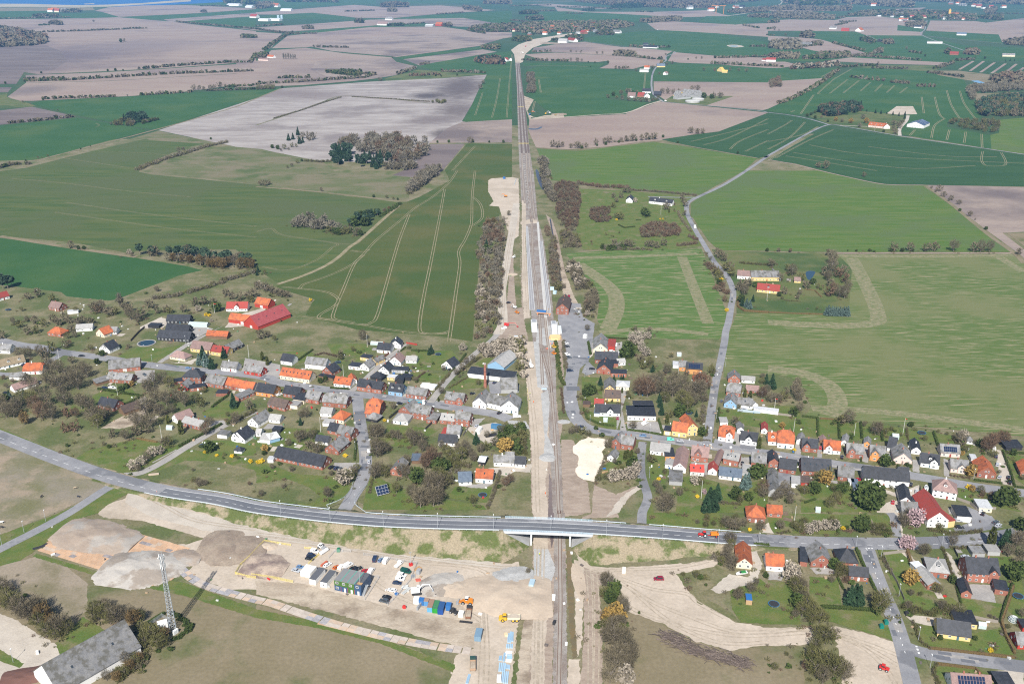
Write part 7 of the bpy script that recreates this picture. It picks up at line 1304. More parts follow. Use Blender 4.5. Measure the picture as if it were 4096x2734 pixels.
    for s in(-1,1):link('headlight',hl,e,(h,s*(W/2-.3),.68));link('tail_light',tl,e,(-h,s*(W/2-.22),.78))
    return e
USED=set()
CLABEL={'car':'car','van':'van','small':'hatchback','pickup':'pickup','suv':'estate car','cvan':'small van'}
def put_car(t,x,y,x2,y2,kind,c,where=None):
    A,Bp=at(t,x,y),at(t,x2,y2);m=(A+Bp)/2;d=Bp-A;rz=math.atan2(d[1],d[0]);key=(kind,c)
    if key not in PROTO:PROTO[key]=car(kind,c);o=PROTO[key];o.location=(m[0],m[1],.14);o.rotation_euler=(0,0,rz)
    else:o=copy_tree(PROTO[key],(m[0],m[1],.14),rz)
    o['category']='van' if 'van' in kind else 'car';w=CARC[c][1]+' '+CLABEL[kind]
    if where:o['label']=w+' '+where
    else:PEND.append((o,w,m[0],m[1]))
    return o
# tail x,y -> nose x,y in photo tiles
CARS='''20 205,225 240,212 n car|20 390,212 425,212 w car|20 722,138 778,136 k car|20 1702,248 1758,252 b car|20 1782,260 1838,264 k small|20 930,428 995,432 n car|20 1315,300 1340,320 d small|20 340,380 370,385 w small|20 20,475 95,480 k car|21 192,500 236,484 w car|21 1036,1030 1036,985 w cvan|21 1034,1130 1036,1085 s car|21 672,1172 715,1145 k car|21 718,1182 755,1150 n car|21 752,1192 790,1160 d car|21 2215,672 2256,646 k car|21 2175,392 2205,372 n small|21 1300,572 1340,578 k car|21 1975,485 1998,480 k small|21 2010,795 2040,765 s small|21 1765,265 1795,262 k small
22 472,24 512,20 w car|22 478,50 528,50 k car|22 482,126 532,124 w cvan|22 490,152 545,152 d suv|22 505,276 560,272 n suv|22 708,256 760,256 k car|22 950,55 958,20 w van|22 985,130 980,85 w van|22 900,100 935,95 w cvan|22 1190,775 1250,740 w van|22 968,725 968,692 m small|22 605,790 658,785 n car|22 1228,870 1172,868 b car|22 1420,906 1487,904 t cvan|22 1574,920 1514,915 s car|22 1155,1020 1158,980 k car|22 1165,1165 1165,1120 n car|22 1128,895 1095,890 s small|22 2112,1145 2116,1100 k car|22 2110,628 2150,630 s car|22 8,698 80,692 w van|22 1918,565 1925,540 d small
23 478,995 480,965 r small|23 675,1085 680,1045 k car|23 1100,1080 1102,1038 s car|23 1022,1162 960,1158 c car|23 595,1268 597,1226 n car|23 815,1275 850,1270 r small|23 1308,1335 1312,1300 k car|23 1360,1402 1364,1360 s small|23 1142,1502 1148,1460 r small|23 2092,1078 2090,1036 n car|23 2100,1155 2106,1115 s car|23 2110,1265 2136,1235 s small|23 2200,1275 2212,1230 k car|23 2210,1318 2232,1280 k car|23 2072,1025 2068,962 w van
33 1712,70 1778,78 s car|33 1712,135 1802,140 k car|33 2062,105 2114,78 d car|33 2082,138 2142,102 s car|33 1770,412 1846,404 s car|33 1770,450 1830,444 s small|33 1965,30 1980,-5 k car|33 1945,10 1955,-20 w small
12 1682,548 1668,505 w van|12 515,1180 528,1145 m pickup|02 1395,930 1425,928 w van|02 1330,278 1345,277 w van
31 335,525 400,545 s car|31 380,500 435,508 b small|31 630,500 682,468 w car|31 715,520 758,490 o small|31 760,530 808,480 w cvan|31 820,505 872,475 w van|31 870,528 910,505 k car|31 915,530 962,508 k car|31 985,545 1018,535 r small|31 1040,570 1075,520 w van|31 1085,455 1105,405 n van|31 1125,458 1165,420 b small|31 1170,480 1215,415 w van|31 1275,510 1345,450 w pickup|31 1335,535 1418,555 g van|31 1300,570 1378,590 w cvan|31 1285,605 1362,622 w cvan|31 1255,645 1338,655 n car|31 1285,725 1212,708 w car|31 1240,790 1160,768 k car|31 1215,825 1138,805 d suv|31 505,350 578,370 w cvan|31 472,392 550,405 n suv|31 455,420 530,435 k car|31 2230,1560 2232,1495 w cvan'''
for ln in CARS.strip().splitlines():
    for it in ln.split('|'):
        t,a,c,k,cc=it.split(' ')
        (x,y),(x2,y2)=[tuple(map(float,q.split(',')))for q in(a,c)]
        put_car(t,x,y,x2,y2,cc if cc in CLABEL else k,k if cc in CLABEL else cc)
put_car('32',1392,612,1298,612,'suv','m','standing alone on the bare sand lot')
put_car('11',2290,1222,2348,1208,'car','k','parked beside the works track by the platform');put_car('11',2300,1445,2250,1455,'cvan','w','parked on the works track by the red boom lift')
def ptz(t,x,y):p=at(t,x,y);return p[0],p[1]
def frame2(t,x,y,x2,y2):A,Bp=at(t,x,y),at(t,x2,y2);d=Bp-A;m=(A+Bp)/2;return m,math.atan2(d[1],d[0]),float(np.hypot(*d))
yel,ora,wht,grn,blu,red_,drk,gry,stl=paint(.60,.36,.03),paint(.60,.20,.02),paint(.74,.74,.72),paint(.03,.20,.05),paint(.03,.13,.34),paint(.50,.03,.025),paint(.03,.03,.032,.7),paint(.30,.31,.32),paint(.38,.40,.42,.4)
def excavator(t,x,y,rz,col,label,arm=1.,s=1.,up=1.):
    m=at(t,x,y);e=empty('excavator',(m[0],m[1],.1),rz,label,'excavator');e.scale=(s,s,s)
    for sg in(-1,1):
        b=MB().side([(-2.,.25),(-1.7,0),(1.7,0),(2.,.25),(2.,.7),(1.7,.95),(-1.7,.95),(-2.,.7)],sg*1.2-.3,sg*1.2+.3);b.obj('track',drk,e)
    b=MB().box(-.55,0,1.05,3.6,2.6,1.0).side([(-2.4,2.0),(-2.3,2.35),(-.4,2.35),(-.2,2.0)],-1.28,1.28);b.obj('body',col,e)
    c=MB().box(.75,.75,2.02,1.35,1.05,1.2,taper=.9).obj('cab',col,e);MB().box(.85,.75,2.25,1.3,1.0,.7).obj('cab_glass',vglass,c)
    k=np.array([3.6*arm,0,2.2+2.4*up]);b=MB();b.tube((.8,-.3,1.9),(2.2*arm,-.3,3.6*up+.6),.3,.26,4);b.tube((2.2*arm,-.3,3.6*up+.6),(4.6*arm,-.3,3.3*up+.7),.26,.2,4);b.obj('boom',col,e)
    b=MB();b.tube((4.4*arm,-.3,3.5*up+.7),(5.6*arm,-.3,1.5),.2,.14,4);b.obj('stick',col,e)
    MB().side([(5.3*arm,.5),(5.9*arm,.3),(6.2*arm,.9),(5.8*arm,1.6),(5.4*arm,1.5)],-.95,.35).obj('bucket',gry,e);return e
excavator('31',1475,735,R(8),wht,'white excavator with raised arm behind the coloured containers',1.15,1.15)
excavator('22',175,235,R(100),wht,'white excavator working beside the rails with two workers',1.2,1.,1.1)
excavator('11',2290,240,R(175),ora,'orange-red excavator on the sandy pad left of the tracks',1.,.95)
excavator('02',310,1050,R(70),yel,'yellow excavator at the dug heap by the wheat field');excavator('02',345,1040,R(150),wht,'white excavator beside the yellow one at the dug heap');excavator('02',400,1060,R(10),paint(.30,.22,.08),'brownish excavator at the far end of the dug heap',1.,1.,.8)
excavator('02',100,490,R(160),wht,'white excavator on the new railway cutting far off',1.,1.3);excavator('02',125,430,R(20),red_,'red machine on the far new railbed',.9,1.2);excavator('12',15,800,R(60),wht,'small white excavator on the grass left of the haul strip',.8,.7)
excavator('12',25,1260,R(150),wht,'small white digger with orange arm by works track',.8,.75)
def loader(t,x,y,rz,label):
    m=at(t,x,y);e=empty('wheel_loader',(m[0],m[1],.1),rz,label,'wheel loader')
    MB().side([(-3.4,.9),(-3.4,2.1),(-2.8,2.5),(-.9,2.5),(-.7,.8)],-1.1,1.1).side([(-.6,.8),(-.6,1.9),(1.4,1.7),(1.6,.8)],-.7,.7).obj('body',ora,e)
    c=MB().box(-.6,0,2.3,1.5,1.5,1.5,taper=.92).obj('cab',wht,e);MB().box(-.55,0,2.5,1.54,1.54,.9).obj('cab_glass',vglass,c)
    b=MB();[b.hexa([(.9,s*.6-.15,1.6),(3.4,s*.6-.15,.5),(3.4,s*.6+.15,.5),(.9,s*.6+.15,1.6),(.9,s*.6-.15,2.0),(3.4,s*.6-.15,.95),(3.4,s*.6+.15,.95),(.9,s*.6+.15,2.0)])for s in(-1,1)];b.obj('lift_arm',ora,e)
    MB().side([(3.2,.15),(4.6,.1),(4.2,.35),(3.7,.6),(3.5,1.4),(3.2,1.3)],-1.5,1.5).obj('bucket',gry,e)
    for sx in(-2.2,1.2):[link('wheel',wheel(.8,.6,gry),e,(sx,s*1.05,.8))for s in(-1,1)]
loader('31',1925,830,R(175),'orange wheel loader with white cab beside the sand lane');loader('02',195,1030,R(20),'yellow loader at the field edge by the track crossing')
def dumper(t,x,y,rz,label):
    m=at(t,x,y);e=empty('articulated_dumper',(m[0],m[1],.1),rz,label,'dump truck')
    MB().side([(1.6,.9),(1.6,2.3),(4.2,2.2),(4.9,1.8),(5.1,.9)],-1.25,1.25).obj('body',yel,e);c=MB().box(2.4,0,2.25,1.7,1.7,1.25,taper=.92).obj('cab',yel,e);MB().box(2.5,0,2.4,1.7,1.74,.75).obj('cab_glass',vglass,c)
    b=MB().side([(-4.8,2.4),(-4.2,1.4),(1.0,1.3),(1.2,2.7),(1.1,2.7),(.8,1.6),(-4.,1.65),(-4.6,2.5)],-1.4,1.4)
    for s in(-1,1):b.side([(-4.8,2.4),(-4.2,1.4),(1.0,1.3),(1.2,2.7)],s*1.4-.06,s*1.4+.06)
    b.obj('dump_bed',paint(.55,.50,.38),e);MB().side([(-4.4,2.1),(-3,2.5),(-.5,2.6),(.9,2.1)],-1.25,1.25).obj('sand_load',sand,e);MB().box(-1.5,0,.8,6,.9,.5).obj('chassis',yel,e)
    for sx in(-3.1,-1.4,3.3):[link('wheel',wheel(.85,.55,yel),e,(sx,s*1.15,.85))for s in(-1,1)]
dumper('31',2330,985,R(180),'yellow articulated dump truck with sand load beside the rail strip')
def tractor():
    p=at('32',1760,222,4.2);i=int(np.argmin(np.hypot(*(MP-p).T)));q=offset(MP,-.2)[i];d=MP[i-1]-MP[i+1];rz=math.atan2(d[1],d[0]);e=empty('tractor',(q[0],q[1],MZ[i]+.15),rz,'red tractor driving left on the main road east of the bridge','tractor')
    MB().side([(-.6,.8),(-.6,1.7),(2.2,1.6),(2.4,1.3),(2.4,.8)],-.5,.5).obj('bonnet',red_,e);c=MB().box(-.7,0,1.2,1.7,1.6,1.6,taper=.88).obj('cab',red_,e);MB().box(-.7,0,1.75,1.74,1.64,.85,taper=.93).obj('cab_glass',vglass,c)
    for sx,r in((-1.0,.95),(1.7,.68)):[link('wheel',wheel(r,.5,paint(.6,.6,.58)),e,(sx,s*1.0,r))for s in(-1,1)]
    f=empty('slurry_trailer',(q[0]-d[0]/np.hypot(*d)*5.8,q[1]-d[1]/np.hypot(*d)*5.8,MZ[i+1]+.15),rz,'orange tank trailer towed by the red tractor','trailer');b=MB().side([(-2.2,1.1),(-2.3,2.0),(-2,2.5),(1.6,2.5),(1.9,2.0),(1.8,1.1)],-1.,1.);b.obj('tank',ora,f);MB().box(.8,0,.7,5,.3,.25).obj('drawbar',red_,f)
    for s in(-1,1):link('wheel',wheel(.6,.45,red_),f,(-1.,s*.95,.6))
tractor()
def truck(t,x,y,x2,y2,label,cabc,bedc,L=8.):
    m,rz,_=frame2(t,x,y,x2,y2);e=empty('truck',(m[0],m[1],.12),rz,label,'truck');h=L/2
    MB().side([(h-2,.5),(h-2,2.9),(h-.4,2.9),(h,1.6),(h,.5)],-1.2,1.2).obj('cab',cabc,e);MB().hexa([(h-.22,-1.05,1.75),(h-.02,-1.05,1.75),(h-.02,1.05,1.75),(h-.22,1.05,1.75),(h-.46,-1.05,2.7),(h-.34,-1.05,2.7),(h-.34,1.05,2.7),(h-.46,1.05,2.7)]).obj('windscreen',vglass,e)
    b=MB().box(-1.1,0,1.0,L-2.4,2.4,.2);[b.box(-1.1,s*1.17,1.2,L-2.4,.08,.9)for s in(-1,1)];b.box(-h+.14,0,1.2,.08,2.3,.9).box(h-2.3,0,1.2,.08,2.3,1.1);b.obj('bed',bedc,e);MB().box(-1.1,0,1.2,L-2.7,2.2,.5).obj('load',earth,e)
    for sx in(-h+1.1,-h+2.3,h-1.1):[link('wheel',wheel(.5,.3),e,(sx,s*1.02,.5))for s in(-1,1)]
truck('21',1370,556,1585,578,'blue flatbed truck with orange crane and white cab on the main street',wht,paint(.05,.30,.42),12);truck('31',1945,985,1960,885,'open rusty skip truck with red-white tailboard by the containers',drk,paint(.22,.11,.07),8);truck('31',1990,1455,1990,1360,'dark tipper truck with brown load at the yard entrance',paint(.03,.07,.06),paint(.36,.24,.16),7.5);truck('12',1690,552,1668,500,'white tipper truck driving on the country road bend',wht,wht,7)
truck('02',150,1062,175,1050,'blue truck at the far track worksite',blu,blu,7)
def boom_lift():
    m=at('11',2300,1425);e=empty('boom_lift',(m[0],m[1],.1),R(-8),'red boom lift with long folding arm beside the works track','boom lift');MB().box(0,0,.7,4,2.2,1.2).box(-1,0,1.9,2,1.4,.9).obj('body',red_,e);b=MB();b.tube((-.5,0,2.6),(7,0,3.4),.22,.16,4);b.tube((7,0,3.4),(9,-1.5,.9),.16,.12,4);b.obj('boom',red_,e);MB().box(9.3,-1.7,.5,1.4,.9,.15).box(9.3,-1.7,1.4,1.4,.9,.1).obj('basket',red_,e)
    for sx in(-1.4,1.4):[link('wheel',wheel(.5,.4),e,(sx,s*1.05,.5))for s in(-1,1)]
boom_lift()
def roller(t,x,y,label,c=wht):
    m=at(t,x,y);ro='soil roller' in label;e=empty('soil_roller' if ro else 'compact_machine',(m[0],m[1],.1),R(-30),label,'road roller' if ro else 'machine')
    if ro:MB().tube((1.5,-1,.75),(1.5,1,.75),.75,n=12).obj('drum',gry,e)
    else:[link('wheel',wheel(.6,.4),e,(1.3,s*.8,.6))for s in(-1,1)];MB().side([(.6,1.),(.8,1.7),(2.2,1.6),(2.,.9)],-.8,.8).obj('skip',c,e)
    MB().box(-.6,0,.8,2.4,1.7,.9).obj('body',c,e);MB().box(-.3,0,1.7,1.2,1.3,.9).obj('cab_glass',vglass,e);MB().box(-.3,0,2.6,1.5,1.6,.12).obj('canopy',c,e);[link('wheel',wheel(.7,.45),e,(-1.2,s*.85,.7))for s in(-1,1)]
roller('31',600,325,'white soil roller beside the yellow mesh fence');roller('12',45,1310,'orange-yellow small dumper left of the platform',ora);roller('22',385,60,'yellow rail machine standing right of the tracks',yel);roller('22',385,120,'orange rail machine, nearer one right of the tracks',ora)
roller('33',1060,1440,'red and orange compact machine on the sand by the street corner',red_);roller('12',55,1580,'small white dumper on the brown rail strip',wht);roller('31',1815,920,'black and white small digger before the containers',drk)
# ------------------------------------------------------------------ construction site
def container(t,x,y,x2,y2,W,Hh,col,label,roof=None,win=0,cat='container',bays=0):
    m,rz,L=frame2(t,x,y,x2,y2);nrm=np.array([-math.sin(rz),math.cos(rz)]);c=m+nrm*W/2
    k_=next((k for k in('cabinet','cabin','hut','playhouse','shelter','trailer','board','box')if k in label.split()),cat)
    e=empty(k_,(c[0],c[1],.1),rz,label,k_);MB().box(0,0,0,L,W,Hh).obj('shell',col,e);b=MB().box(0,0,Hh,L+.08,W+.08,.1);b.obj('roof',roof or col,e)
    b=MB();n=int(W/.9);[b.box(s*(L/2+.03),-W/2+W*(i+.5)/n,.1,.05,.08,Hh-.2)for i in range(n)for s in(-1,1)];n=max(2,int(L/.8));[b.box(-L/2+L*(i+.5)/n,s*(W/2+.03),.1,.08,.05,Hh-.2)for i in range(n)for s in(-1,1)];b.obj('ribs',col,e)
    for i in range(win):add_window(e,-L/2+L*(i+.5)/win,-W/2-.05,1.5,0,1.0,.9)
    return e
greyr=paint(.10,.105,.115,.7)
container('31',490,650,548,662,9.9,2.9,wht,'white site cabin with dark roof, left of the two cabins',greyr);container('31',592,676,652,688,9.9,2.9,wht,'white site cabin with dark roof, right of the two cabins',greyr,1)
container('31',408,578,455,588,6.2,2.7,paint(.70,.68,.62,.6),'stained white container, left one beside the silver car');container('31',456,590,500,600,6.2,2.7,paint(.72,.71,.67,.6),'plain white container between the stained one and cabins')
m,rz,L=frame2('31',722,705,968,760);nrm=np.array([-math.sin(rz),math.cos(rz)]);c=m+nrm*5;blo=empty('site_office',(c[0],c[1],.1),rz,'two-storey block of green and blue site offices with outside stairs','site office');LM.append((c[0],c[1],'the green and blue site office block'))
dg,db_,tq=paint(.06,.13,.03,.5),paint(.035,.075,.15,.5),paint(.05,.36,.26,.5);un=L/4
for lv in(0,1):
    for i in range(4):
        cl=db_ if(lv==0 and i!=2)or i==3 else dg;x=-L/2+un*(i+.5);u=MB().box(x,0,lv*2.85,un-.06,10,2.75).obj('office_unit',cl,blo)
        if lv or i==0:add_window(u,x-.2,-5.03,lv*2.85+1.6,0,1.4,1.)
        else:link('door',DOORS[1],u,(x+.3,-5.05,.1))
for i in range(4):MB().box(-L/2+un*(i+.5),0,5.62,un-(.02 if i<3 else .1),10.05,.1).obj('roof',greyr if i==3 else paint(.20,.20,.20,.8),blo)
for i in(1,2,3):MB().box(-L/2+un*i,0,5.73,.28,10,.04).obj('roof_seam',tq,blo)
for i in range(3):MB().box(-L/2+un*(i+1),-5.06,.1,.12,.1,2.6).obj('red_post',red_,blo)
b=MB();n=14
for k in range(n):b.box(L/2+.9,-5+4.2*k/n,2.75*k/n+.15,1.0,.3,.06)
for s in(.42,1.38):b.hexa([(L/2+s,-5.1,0),(L/2+s+.08,-5.1,0),(L/2+s+.08,-.7,2.85),(L/2+s,-.7,2.85),(L/2+s,-5.1,.95),(L/2+s+.08,-5.1,.95),(L/2+s+.08,-.7,3.8),(L/2+s,-.7,3.8)])
b.box(L/2+.9,-.2,2.75,1.0,1.2,.08);b.obj('stairs',stl,blo);MB().tube((L/2-1.2,-3.5,5.7),(L/2-1.2,-3.5,14.5),.09,.05).obj('antenna_pole',stl,blo);MB().box(L/2-1.2,-3.6,5.73,2.4,1.6,.08).obj('roof_boards',paint(.40,.25,.12,.8),blo)
for x,x2,yy,W,cl,rf,lab,z in((1445,1492,838,2.6,wht,None,'white container, leftmost in the coloured container row',0),(1493,1538,850,2.6,blu,None,'blue container right of the white one in the row',0),(1540,1582,856,2.6,paint(.08,.22,.42),paint(.30,.20,.14,.8),'blue container with rusty brown roof in the row',0),(1570,1616,912,6.2,paint(.10,.30,.48),paint(.27,.165,.115,.8),'light blue container with long brown rusty roof',0),(1618,1665,922,6.2,paint(.02,.24,.03),paint(.05,.18,.08),'green container in the middle of the row',0),(1666,1716,934,6.2,paint(.012,.06,.24),paint(.03,.08,.2),'dark blue container right of the green one',0),(1740,1785,900,3,blu,None,'bright blue small container at the right end of row',0)):
    container('31',x,yy-4,x2,yy,W,2.6,cl,lab,rf)
container('31',1855,955,1900,962,2.4,2.2,paint(.7,.68,.62),'cream box container beside the small digger');container('31',2003,1175,2062,1180,6,2.4,paint(.16,.25,.33),'grey-blue arched container beside the rusty heap');container('31',1470,562,1500,568,2.5,2,gry,'grey tank box by the yard mesh fence')
container('21',2155,800,2285,815,2.6,2.8,paint(.06,.17,.30),'blue steel container in the village storage yard');container('21',2015,845,2050,850,6,2.6,wht,'white container beside a parked car in storage yard');container('12',375,1130,400,1134,3,2.6,paint(.42,.55,.62),'pale blue cabin before the brick station house');container('12',352,1095,385,1095,2.5,2.4,paint(.45,.58,.64),'pale blue shed roof left of pale blue cabin');container('12',325,1030,337,1030,2.5,2.4,gry,'tiny grey signal cabinet beside the right platform');container('12',425,1495,455,1495,12,2.4,paint(.62,.66,.67,.3),'white glass bicycle shelter row on the station forecourt');container('12',650,1535,680,1540,3,2.6,wht,'white market trailer on the station car park')
container('22',5,25,88,40,3,2.6,paint(.04,.05,.07),'black site container at the rail strip edge');container('12',15,1560,85,1563,5,2.6,paint(.55,.60,.64),'pale grey site container beside the black one');container('32',152,692,196,698,4.5,2.4,paint(.35,.46,.52),'small grey-blue relay hut left of the tracks');container('32',1010,555,1040,558,2.5,2.2,paint(.7,.66,.58),'small cream cabin alone on the sand lot');container('32',363,803,393,805,4.4,.3,wht,'white board lying flat beside the railway');container('32',370,1025,392,1030,2.2,1.2,drk,'dark box beside the railway track');container('11',2265,75,2282,77,2.5,2.6,blu,'tiny blue cabin on the sandy pad far up');container('32',2145,840,2200,845,5,2.6,paint(.40,.27,.15),'wooden garden playhouse with blue tarpaulin roof',blu);container('30',1455,1075,1545,1050,3,2.7,wht,'white equipment cabin at the foot of lattice mast');container('30',1598,1125,1640,1095,1,2.,wht,'small white cabinet at foot of lattice mast')
# lattice mast
m=at('30',1588,1068);e=empty('lattice_mast',(m[0],m[1],0),R(20),'tall grey lattice telecom mast with white antennas in the lower left','mast');LM.append((m[0],m[1],'the tall lattice mast'));b=MB();Hm=39.5;ww=lambda z:1.35-.75*z/Hm;cn=[(-1,-1),(1,-1),(1,1),(-1,1)];st=1.9;z=0.
for a,c in cn:b.tube((a*ww(0),c*ww(0),0),(a*ww(Hm),c*ww(Hm),Hm),.11,.08,5)
while z<Hm-.5:
    z2=min(z+st,Hm)
    for i in range(4):
        (a,c),(a2,c2)=cn[i],cn[(i+1)%4];b.tube((a*ww(z),c*ww(z),z),(a2*ww(z2),c2*ww(z2),z2),.055,n=4,cap=False);b.tube((a2*ww(z),c2*ww(z),z),(a*ww(z2),c*ww(z2),z2),.055,n=4,cap=False);b.tube((a*ww(z2),c*ww(z2),z2),(a2*ww(z2),c2*ww(z2),z2),.05,n=4,cap=False)
    z=z2
b.obj('lattice',paint(.34,.37,.40,.4),e)
for k,zz in((0,36.6),(1,36.9),(2,36.6),(0,32.3),(1,32.3),(2,32.6)):
    a=2.1*k+.4;MB().box(math.cos(a)*1.15,math.sin(a)*1.15,zz,.32,.22,2.6,rz=a).obj('antenna_panel',wht,e)
b=MB();b.tube((-1.3,-.5,38.4),(-1.55,-.5,38.5),.35,n=10);b.obj('dish_antenna',wht,e);MB().tube((.3,0,Hm),(.3,0,Hm+2),.05).obj('whip_antenna',stl,e);b=MB();[b.tube((x,.75,.3),(x,.6,36),.05,n=4)for x in(-.15,0,.15)];b.obj('cable_ladder',drk,e)
# brick chimney
m=at('21',2103,418);e=empty('factory_chimney',(m[0],m[1],0),0,'tall round red brick factory chimney rising before the white hall','chimney');MB().tube((0,0,0),(0,0,17.5),1.15,.8,14).obj('shaft',WALL['b'],e);MB().tube((0,0,17.5),(0,0,18.3),.95,.95,14).obj('cap',paint(.35,.30,.28,.8),e);b=MB();[b.tube((0,0,z),(0,0,z+.18),1.2-.02*z,n=14)for z in(4,8,12,15.6)];b.obj('iron_bands',drk,e)
# heaps
def heap(t,x,y,rx,ry,h,m,label,rot=0.,name='gravel_heap',sd=1,top=.25):
    p=at(t,x,y);g=np.random.default_rng(sd);N=44;big=rx>6
    tips=[(g.uniform(-.5,.5)*(1 if big else .4),g.uniform(-.4,.4)*(1 if big else .4),g.uniform(.62,1.))for _ in range(7 if big else 3)];tips[0]=(0,0,1);V,F=[],[]
    for i in range(N+1):
        for j in range(N+1):
            u,v=-1.12+2.24*i/N,-1.12+2.24*j/N
            z=max(min(q[2]*(1-math.hypot(u-q[0],v-q[1])/(.62+.38*q[2]))*1.25,q[2]*.93)for q in tips);z+=.05*math.sin(9*u+sd)*math.sin(8*v+sd*2)+g.normal()*.018;z=z if z>.02 else-.08
            X,Y=u*rx,v*ry;V.append((X*math.cos(rot)-Y*math.sin(rot),X*math.sin(rot)+Y*math.cos(rot),z*h*.62))
    for i in range(N):
        for j in range(N):
            a=i*(N+1)+j;q=(a,a+1,a+N+2,a+N+1)
            if max(V[k][2]for k in q)>0:F.append(q[::-1])
    o=link(name,arr_mesh(name,V,F,m),None,(p[0],p[1],.13));tag(o,label,'heap');LM.append((p[0],p[1],'the '+label));return o
gravel_h=mat('heap_gravel',(.28,.222,.175),(.33,.27,.215),.1,fine=.08,fs=1.5,c3=(.32,.29,.255),s3=.07,lo3=.52,hi3=.62,bump=.35);stone_h=mat('heap_white_stone',(.40,.37,.33),(.27,.23,.19),.06,fine=.08,fs=1.5,lo=.47,hi=.57,bump=.35);earth_h=mat('heap_earth',(.29,.235,.18),(.225,.175,.135),.12,fine=.14,fs=1,bump=.6);sand_h=mat('heap_sand',(.45,.37,.285),(.40,.325,.25),.08,fine=.06,fs=1,bump=.3)
heap('30',900,215,21,13,4.,gravel_h,'largest brown gravel heap on the board platform',R(-14),sd=1,top=.35);heap('30',1310,525,19,14,4.6,stone_h,'broad whitish gravel heap behind the lattice mast',R(-12),sd=2,top=.3);heap('30',1680,405,8.5,7,2.,gravel_h,'small gravel heap at the platform edge',0,sd=3);heap('30',2040,320,11,14,2.6,earth_h,'brown earth heap beside the haul road',0,'earth_heap',4,.1);heap('30',2230,340,11,11,2.2,earth_h,'second brown earth heap by the yellow mesh fence',0,'earth_heap',5,.1);heap('31',90,490,10,9,2.6,mat('heap_dark',(.20,.15,.13),(.40,.32,.25),.12,fine=.14,bump=.6),'dark earth heap inside the yellow mesh fence',R(-10),'earth_heap',6,.1);heap('31',110,305,5,4,1.7,sand_h,'small sand heap beside the haul road',0,'sand_heap',7);heap('31',1700,655,9.5,8.5,2.3,stone_h,'white stone heap in the middle of the yard',0,sd=8,top=.35);heap('31',1800,695,7,6.5,1.9,sand_h,'beige sand heap right of the white heap',0,'sand_heap',9);heap('31',2300,770,19,15,3.4,sand_h,'big beige sand heap beside the rail strip',0,'sand_heap',10,.12);heap('32',10,595,9,9,1.8,newstone,'grey stone heap behind the big sand heap',0,sd=11);heap('32',35,650,5.5,6,1.9,newstone,'small pale grey stone heap by the relay hut',0,sd=12)
heap('22',330,1060,5,5,1.4,newstone,'pale ballast heap beside the main track',0,sd=13);heap('32',610,620,3,14,.35,sand_h,'long ridge of dug sand right of the track',R(4),'sand_ridge',14);heap('02',430,1050,14,9,3.5,earth_h,'far brown heap at the excavators',0,'earth_heap',15);heap('02',350,400,34,26,7,earth_h,'large far earth heap by the new railbed',0,'earth_heap',16);heap('12',5,950,5,5,1.5,sand_h,'small sand heap left of the platforms',0,'sand_heap',17);heap('30',300,1490,11,5,2.2,paint(.13,.065,.05,.9),'dark red-brown heap beside the warehouse',R(15),'bark_heap',18);heap('22',480,735,4,3,.5,newstone,'spilled pale gravel by station road',0,sd=19)
def sticks():
    P=smooth(pts('32:1400,1130 1500,1180 1620,1240 1750,1290 1900,1330 2050,1370 2130,1400'),8);c=P[len(P)//2];b=MB();g=np.random.default_rng(3)
    for i in range(900):
        q=P[int(g.integers(len(P)))]+g.normal(0,1.9,2)-c;z=max(.1,1.7-.45*abs(g.normal())*1.4)*g.random()+.1;a=R(-25)+g.normal(0,.45);l=g.uniform(1.5,4.5);d=np.array([math.cos(a),math.sin(a),g.normal(0,.12)])*l/2;b.tube(np.array([*q,z+.3])-d,np.array([*q,z+.3])+d,.12,.06,3,mi=int(g.random()>.65),cap=False)
    tag(b.obj('brushwood_pile',[paint(.085,.065,.055,.9),paint(.16,.125,.105,.9)],None,(c[0],c[1],.1)),'long pile of cut branches on the dry meadow','brushwood')
sticks()
# timber mat platform and temporary plate road: every mat a part
def mats_on(e,P,keep,sx,sy,ang,cols,lim,z=.10,hide=()):
    c=np.array(e.location[:2]);me=[MB().box(0,0,0,sx-.08,sy-.08,.06).mesh('ground_mat',m)for m in cols];lo,hi=P.min(0),P.max(0);n=0;ca,sa=math.cos(ang),math.sin(ang);R_=float(np.hypot(*(hi-lo)));mid=(lo+hi)/2
    for i in range(-int(R_/sx),int(R_/sx)):
        for j in range(-int(R_/sy),int(R_/sy)):
            u,v=(i+.5*(j%2))*sx,j*sy;q=mid+[u*ca-v*sa,u*sa+v*ca]
            if not inside(P,q)or any(np.hypot((q[0]-h[0])/h[2],(q[1]-h[1])/h[3])<.78 for h in hide):continue
            if n>=lim:return
            n+=1;k=0 if rng.random()<keep else 1+int(rng.integers(len(cols)-1));link('ground_mat',me[k],e,(q[0]-c[0],q[1]-c[1],z),ang+rng.normal(0,.012))
om=[mat('board_orange',(.50,.315,.19),(.44,.30,.20),.6,fine=.1,fs=1.5,var=.12),mat('board_pale',(.48,.36,.26),(.42,.34,.27),.5,fine=.1,var=.1),mat('board_grey',(.22,.20,.205),(.28,.25,.24),.5,fine=.1,var=.12)]
P=pts('30:365,345 575,172 800,140 1280,195 1560,265 1840,380 1690,488 1620,470 1560,600 1430,668 1000,530');c=P.mean(0);e=empty('board_platform',(c[0],c[1],0));TOPS.pop();e['kind']='structure';hd=[(*at('30',900,215),21,13),(*at('30',1310,525),19,15)]
b=MB();b.poly([(x-c[0],y-c[1],.09)for x,y in P]);b.obj('board_bed',om[1],e);d=at('30',1000,540)-at('30',365,345);mats_on(e,P,.86,3.4,2.3,math.atan2(d[1],d[0]),om,300,.10,hd)
